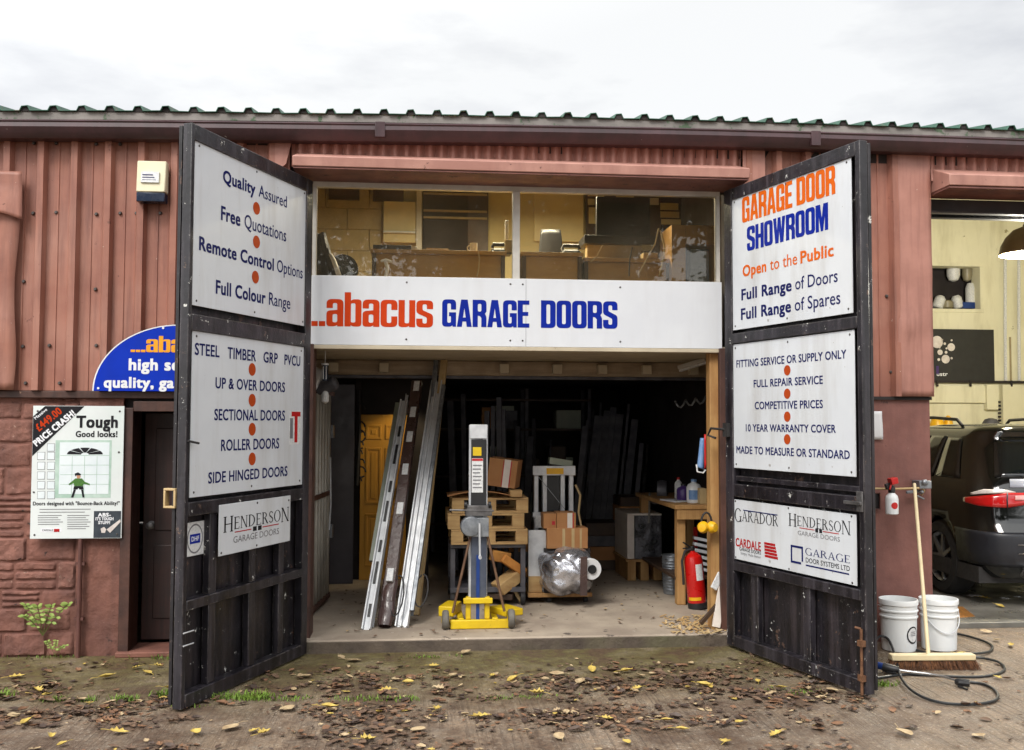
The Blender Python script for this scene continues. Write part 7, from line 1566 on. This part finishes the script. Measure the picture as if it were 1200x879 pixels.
# the larger yellow and pale leaves, one by one
protos = []
for k in range(6):
    m = MB(); r_ = random.Random(60+k); m.m = 0; add_leaf(m, Vector((0, 0, 0)), .10, 0, (1, 0, 2, 1, 2, 0)[k], (.5, .9, .6, 1.0, .3, .7)[k], r_, .12); m.tube([(-.05, 0, .012), (-.075, .006, .014), (-.095, .016, .010)], .0016, 5)
    me = bpy.data.meshes.new('fallen_leaf'); me.from_pydata([tuple(v) for v in m.v], [], m.f); me.materials.append(M_leafy if k not in (2, 4) else M_leafp); protos.append(me)
spots = [(470, 749, 0), (546, 767, 2), (509, 782, 0), (531, 794, 2), (577, 794, 1), (652, 793, 0), (694, 789, 3), (735, 790, 1), (750, 796, 2), (337, 834, 0), (512, 834, 3), (712, 844, 0), (782, 846, 1), (432, 869, 3), (126, 796, 1), (158, 785, 0), (186, 783, 3), (172, 791, 1), (1170, 797, 0), (1147, 864, 2), (908, 864, 0), (866, 850, 3), (951, 795, 0), (915, 808, 1), (842, 756, 2), (832, 808, 3), (825, 806, 1), (1060, 862, 2), (30, 850, 1), (95, 822, 2), (105, 826, 0), (60, 866, 3), (72, 876, 1), (270, 856, 2), (200, 808, 3), (296, 860, 0), (386, 832, 1), (400, 772, 0), (414, 776, 2), (600, 800, 1), (560, 843, 0), (628, 815, 3), (680, 803, 2), (745, 810, 0), (800, 858, 1), (850, 872, 0), (888, 800, 1), (975, 812, 2), (1185, 758, 1), (1155, 742, 0), (1172, 715, 1), (1155, 705, 0), (1168, 752, 2), (1130, 770, 1), (356, 795, 2), (310, 862, 3), (655, 866, 2), (735, 872, 1), (450, 812, 0), (490, 858, 2), (20, 795, 0), (45, 812, 3), (140, 860, 0), (230, 862, 1)]
rn = random.Random(77)
for (x, y, k) in spots:
    if rn.random() < .3: k = 4+(k % 2)
    p = G(x, y, 0); p.z = (ground_h(p.x, p.y)+.010) if not (abs(p.x) < 1.6 and p.y > -.05) else .094
    if p.x > 3.08 and p.y > .5: p.z = .026
    o = bpy.data.objects.new('fallen_leaf', protos[k]); COL.objects.link(o); o.location = p; o.rotation_euler = (rn.uniform(-.15, .15), rn.uniform(-.15, .15), rn.uniform(0, 6.28)); sc_ = rn.uniform(.65, 1.15); o.scale = (sc_, sc_, sc_); pale = k in (2, 4)
    o['label'] = 'pale tan fallen leaf lying on the damp yard concrete' if pale else 'yellow fallen leaf lying on the damp yard concrete'; o['category'] = 'leaf'; o['group'] = 'pale leaves fallen on the yard' if pale else 'yellow leaves fallen on the yard'
# grass and moss tufts in the joints
rn = random.Random(50); m = MB()
def tuft(px, py, n, spread, h):
    c = G(px, py, 0)
    for _ in range(n):
        p = c+Vector((rn.gauss(0, spread), rn.gauss(0, .025), 0)); p.z = ground_h(p.x, p.y); hh = h*rn.uniform(.25, .8); a = rn.uniform(0, 6.28); l = hh*rn.uniform(.4, 1.3); w = .003; e = p+Vector((cos(a)*l, sin(a)*l, hh)); mid = p+Vector((cos(a)*l*.35, sin(a)*l*.35, hh*.7)); sx = Vector((-sin(a)*w, cos(a)*w, 0)); m.add([p-sx, p+sx, mid+sx*.8, mid-sx*.8, e], [(0, 1, 2, 3), (3, 2, 4)])
for (x, y, n, s_, h) in ((282, 818, 260, .10, .05), (300, 820, 120, .06, .04), (240, 816, 60, .06, .03), (146, 821, 120, .035, .05), (65, 820, 80, .05, .035), (105, 820, 60, .03, .03), (195, 815, 120, .05, .06), (345, 820, 60, .05, .03), (425, 820, 110, .10, .03), (475, 820, 70, .04, .03), (600, 818, 110, .12, .02), (500, 770, 70, .10, .02), (1035, 803, 140, .05, .03), (5, 815, 70, .04, .05), (220, 828, 40, .05, .03), (950, 812, 60, .06, .025), (900, 808, 30, .05, .02), (60, 770, 60, .15, .03), (200, 772, 60, .1, .04)): tuft(x, y, n, s_, h)
o = m.build('grass', M_grass, smooth=False); o['kind'] = 'stuff'; o['label'] = 'short grass tufts in the yard joints'
# weeds on the left wall
def weed(label, px, py, Y, sc, seed, n):
    rn = random.Random(seed); b = W(px, py, Y); ro = thing('weed_plant', label, 'plant', tuple(b)); st = MB(); lf = MB()
    for k in range(n):
        t = rn.uniform(-1, 1); tipd = Vector((t*.19*sc, -rn.uniform(.02, .10)*sc, rn.uniform(.10, .22)*sc)); pts = [b+tipd*q_+Vector((0, 0, .02*sc*sin(q_*3))) for q_ in (0, .35, .7, 1)]; st.tube(pts, .0028*sc, 5)
        for q_ in (.35, .5, .65, .8, .92, 1.0):
            for sgn in (-1, 1):
                p = b+tipd*q_+Vector((0, 0, .02*sc*sin(q_*3))); L_ = rn.uniform(.028, .05)*sc; a = rn.uniform(-.4, .5); u = Vector((sgn*cos(a), -.35, sin(a)+.1)).normalized(); v = u.cross(Vector((0, -1, .4))).normalized(); n_ = u.cross(v)
                ps = [(0, 0), (.25, .32), (.6, .4), (1, 0), (.6, -.4), (.25, -.32)]; lf.add([p+u*L_*x+v*L_*y*.6+n_*L_*.1*abs(y) for x, y in ps], [(0, 1, 2), (0, 2, 3), (0, 3, 4), (0, 4, 5)])
    st.build('stem', M_stemg, ro); lf.build('leaves', M_weed, ro, smooth=False)
weed('bright green leafy weed growing out of the stone wall below the poster', 50, 745, -.02, 1.0, 3, 5)
weed('tiny dark-leaved weed at the foot of the wall beside the conduit pipe', 64, 768, -.03, .55, 5, 3)

# ---- trees across the yard, behind the camera: they show as reflections in the upstairs panes
def tree(label, x, y, h, seed):
    rn = random.Random(seed); ro = thing('broadleaf_tree', label, 'tree', (x, y, 0), 'trees across the yard')
    m = MB(); m.tube([Vector((x, y, -.05)), Vector((x+.05, y, h*.2)), Vector((x-.08, y+.05, h*.45)), Vector((x+.05, y, h*.75))], [.2, .16, .12, .05], 12); cl = []
    for k in range(16):
        z = h*rn.uniform(.25, .75); a = rn.uniform(0, 6.28); l = rn.uniform(1.0, 2.3)*(1.15-z/h*.5); b = Vector((x, y, z)); e = b+Vector((cos(a)*l, sin(a)*l, l*rn.uniform(.3, .8))); m.tube([b, (b+e)/2+Vector((0, 0, .15)), e], [.06, .04, .015], 7); cl += [e, (b+e)/2]
    m.build('trunk', M_bark, ro); m = MB()
    for c in cl+[Vector((x, y, h*.9)), Vector((x+.3, y, h*.8))]:
        R_ = rn.uniform(.8, 1.4)
        for _ in range(330):
            d = Vector((rn.gauss(0, 1), rn.gauss(0, 1), rn.gauss(0, .8))).normalized()*R_*rn.random()**.45; p = c+d; s_ = rn.uniform(.07, .16); u_ = Vector((rn.gauss(0, 1), rn.gauss(0, 1), rn.gauss(0, 1))).normalized(); v_ = u_.orthogonal().normalized(); m.add([p-u_*s_, p+v_*s_*.5, p+u_*s_, p-v_*s_*.5], [(0, 1, 2, 3)])
    m.build('crown', M_tleaf, ro, smooth=False)
tree('tall broadleaf tree across the yard, reflected in the right upstairs pane', 4.6, -15.5, 9.6, 1)
tree('broadleaf tree across the yard, reflected in the left upstairs pane', -.6, -15.8, 11.5, 2)
tree('broadleaf tree second from the left of the row across the yard', -4.2, -16.6, 11.0, 3)
tree('broadleaf tree second from the right of the row across the yard', 2.0, -18.0, 12.0, 4)
tree('broadleaf tree at the left end of the row across the yard', -8.2, -16.2, 10.5, 5)
tree('broadleaf tree at the right end of the row across the yard', 8.4, -17.0, 9.8, 6)
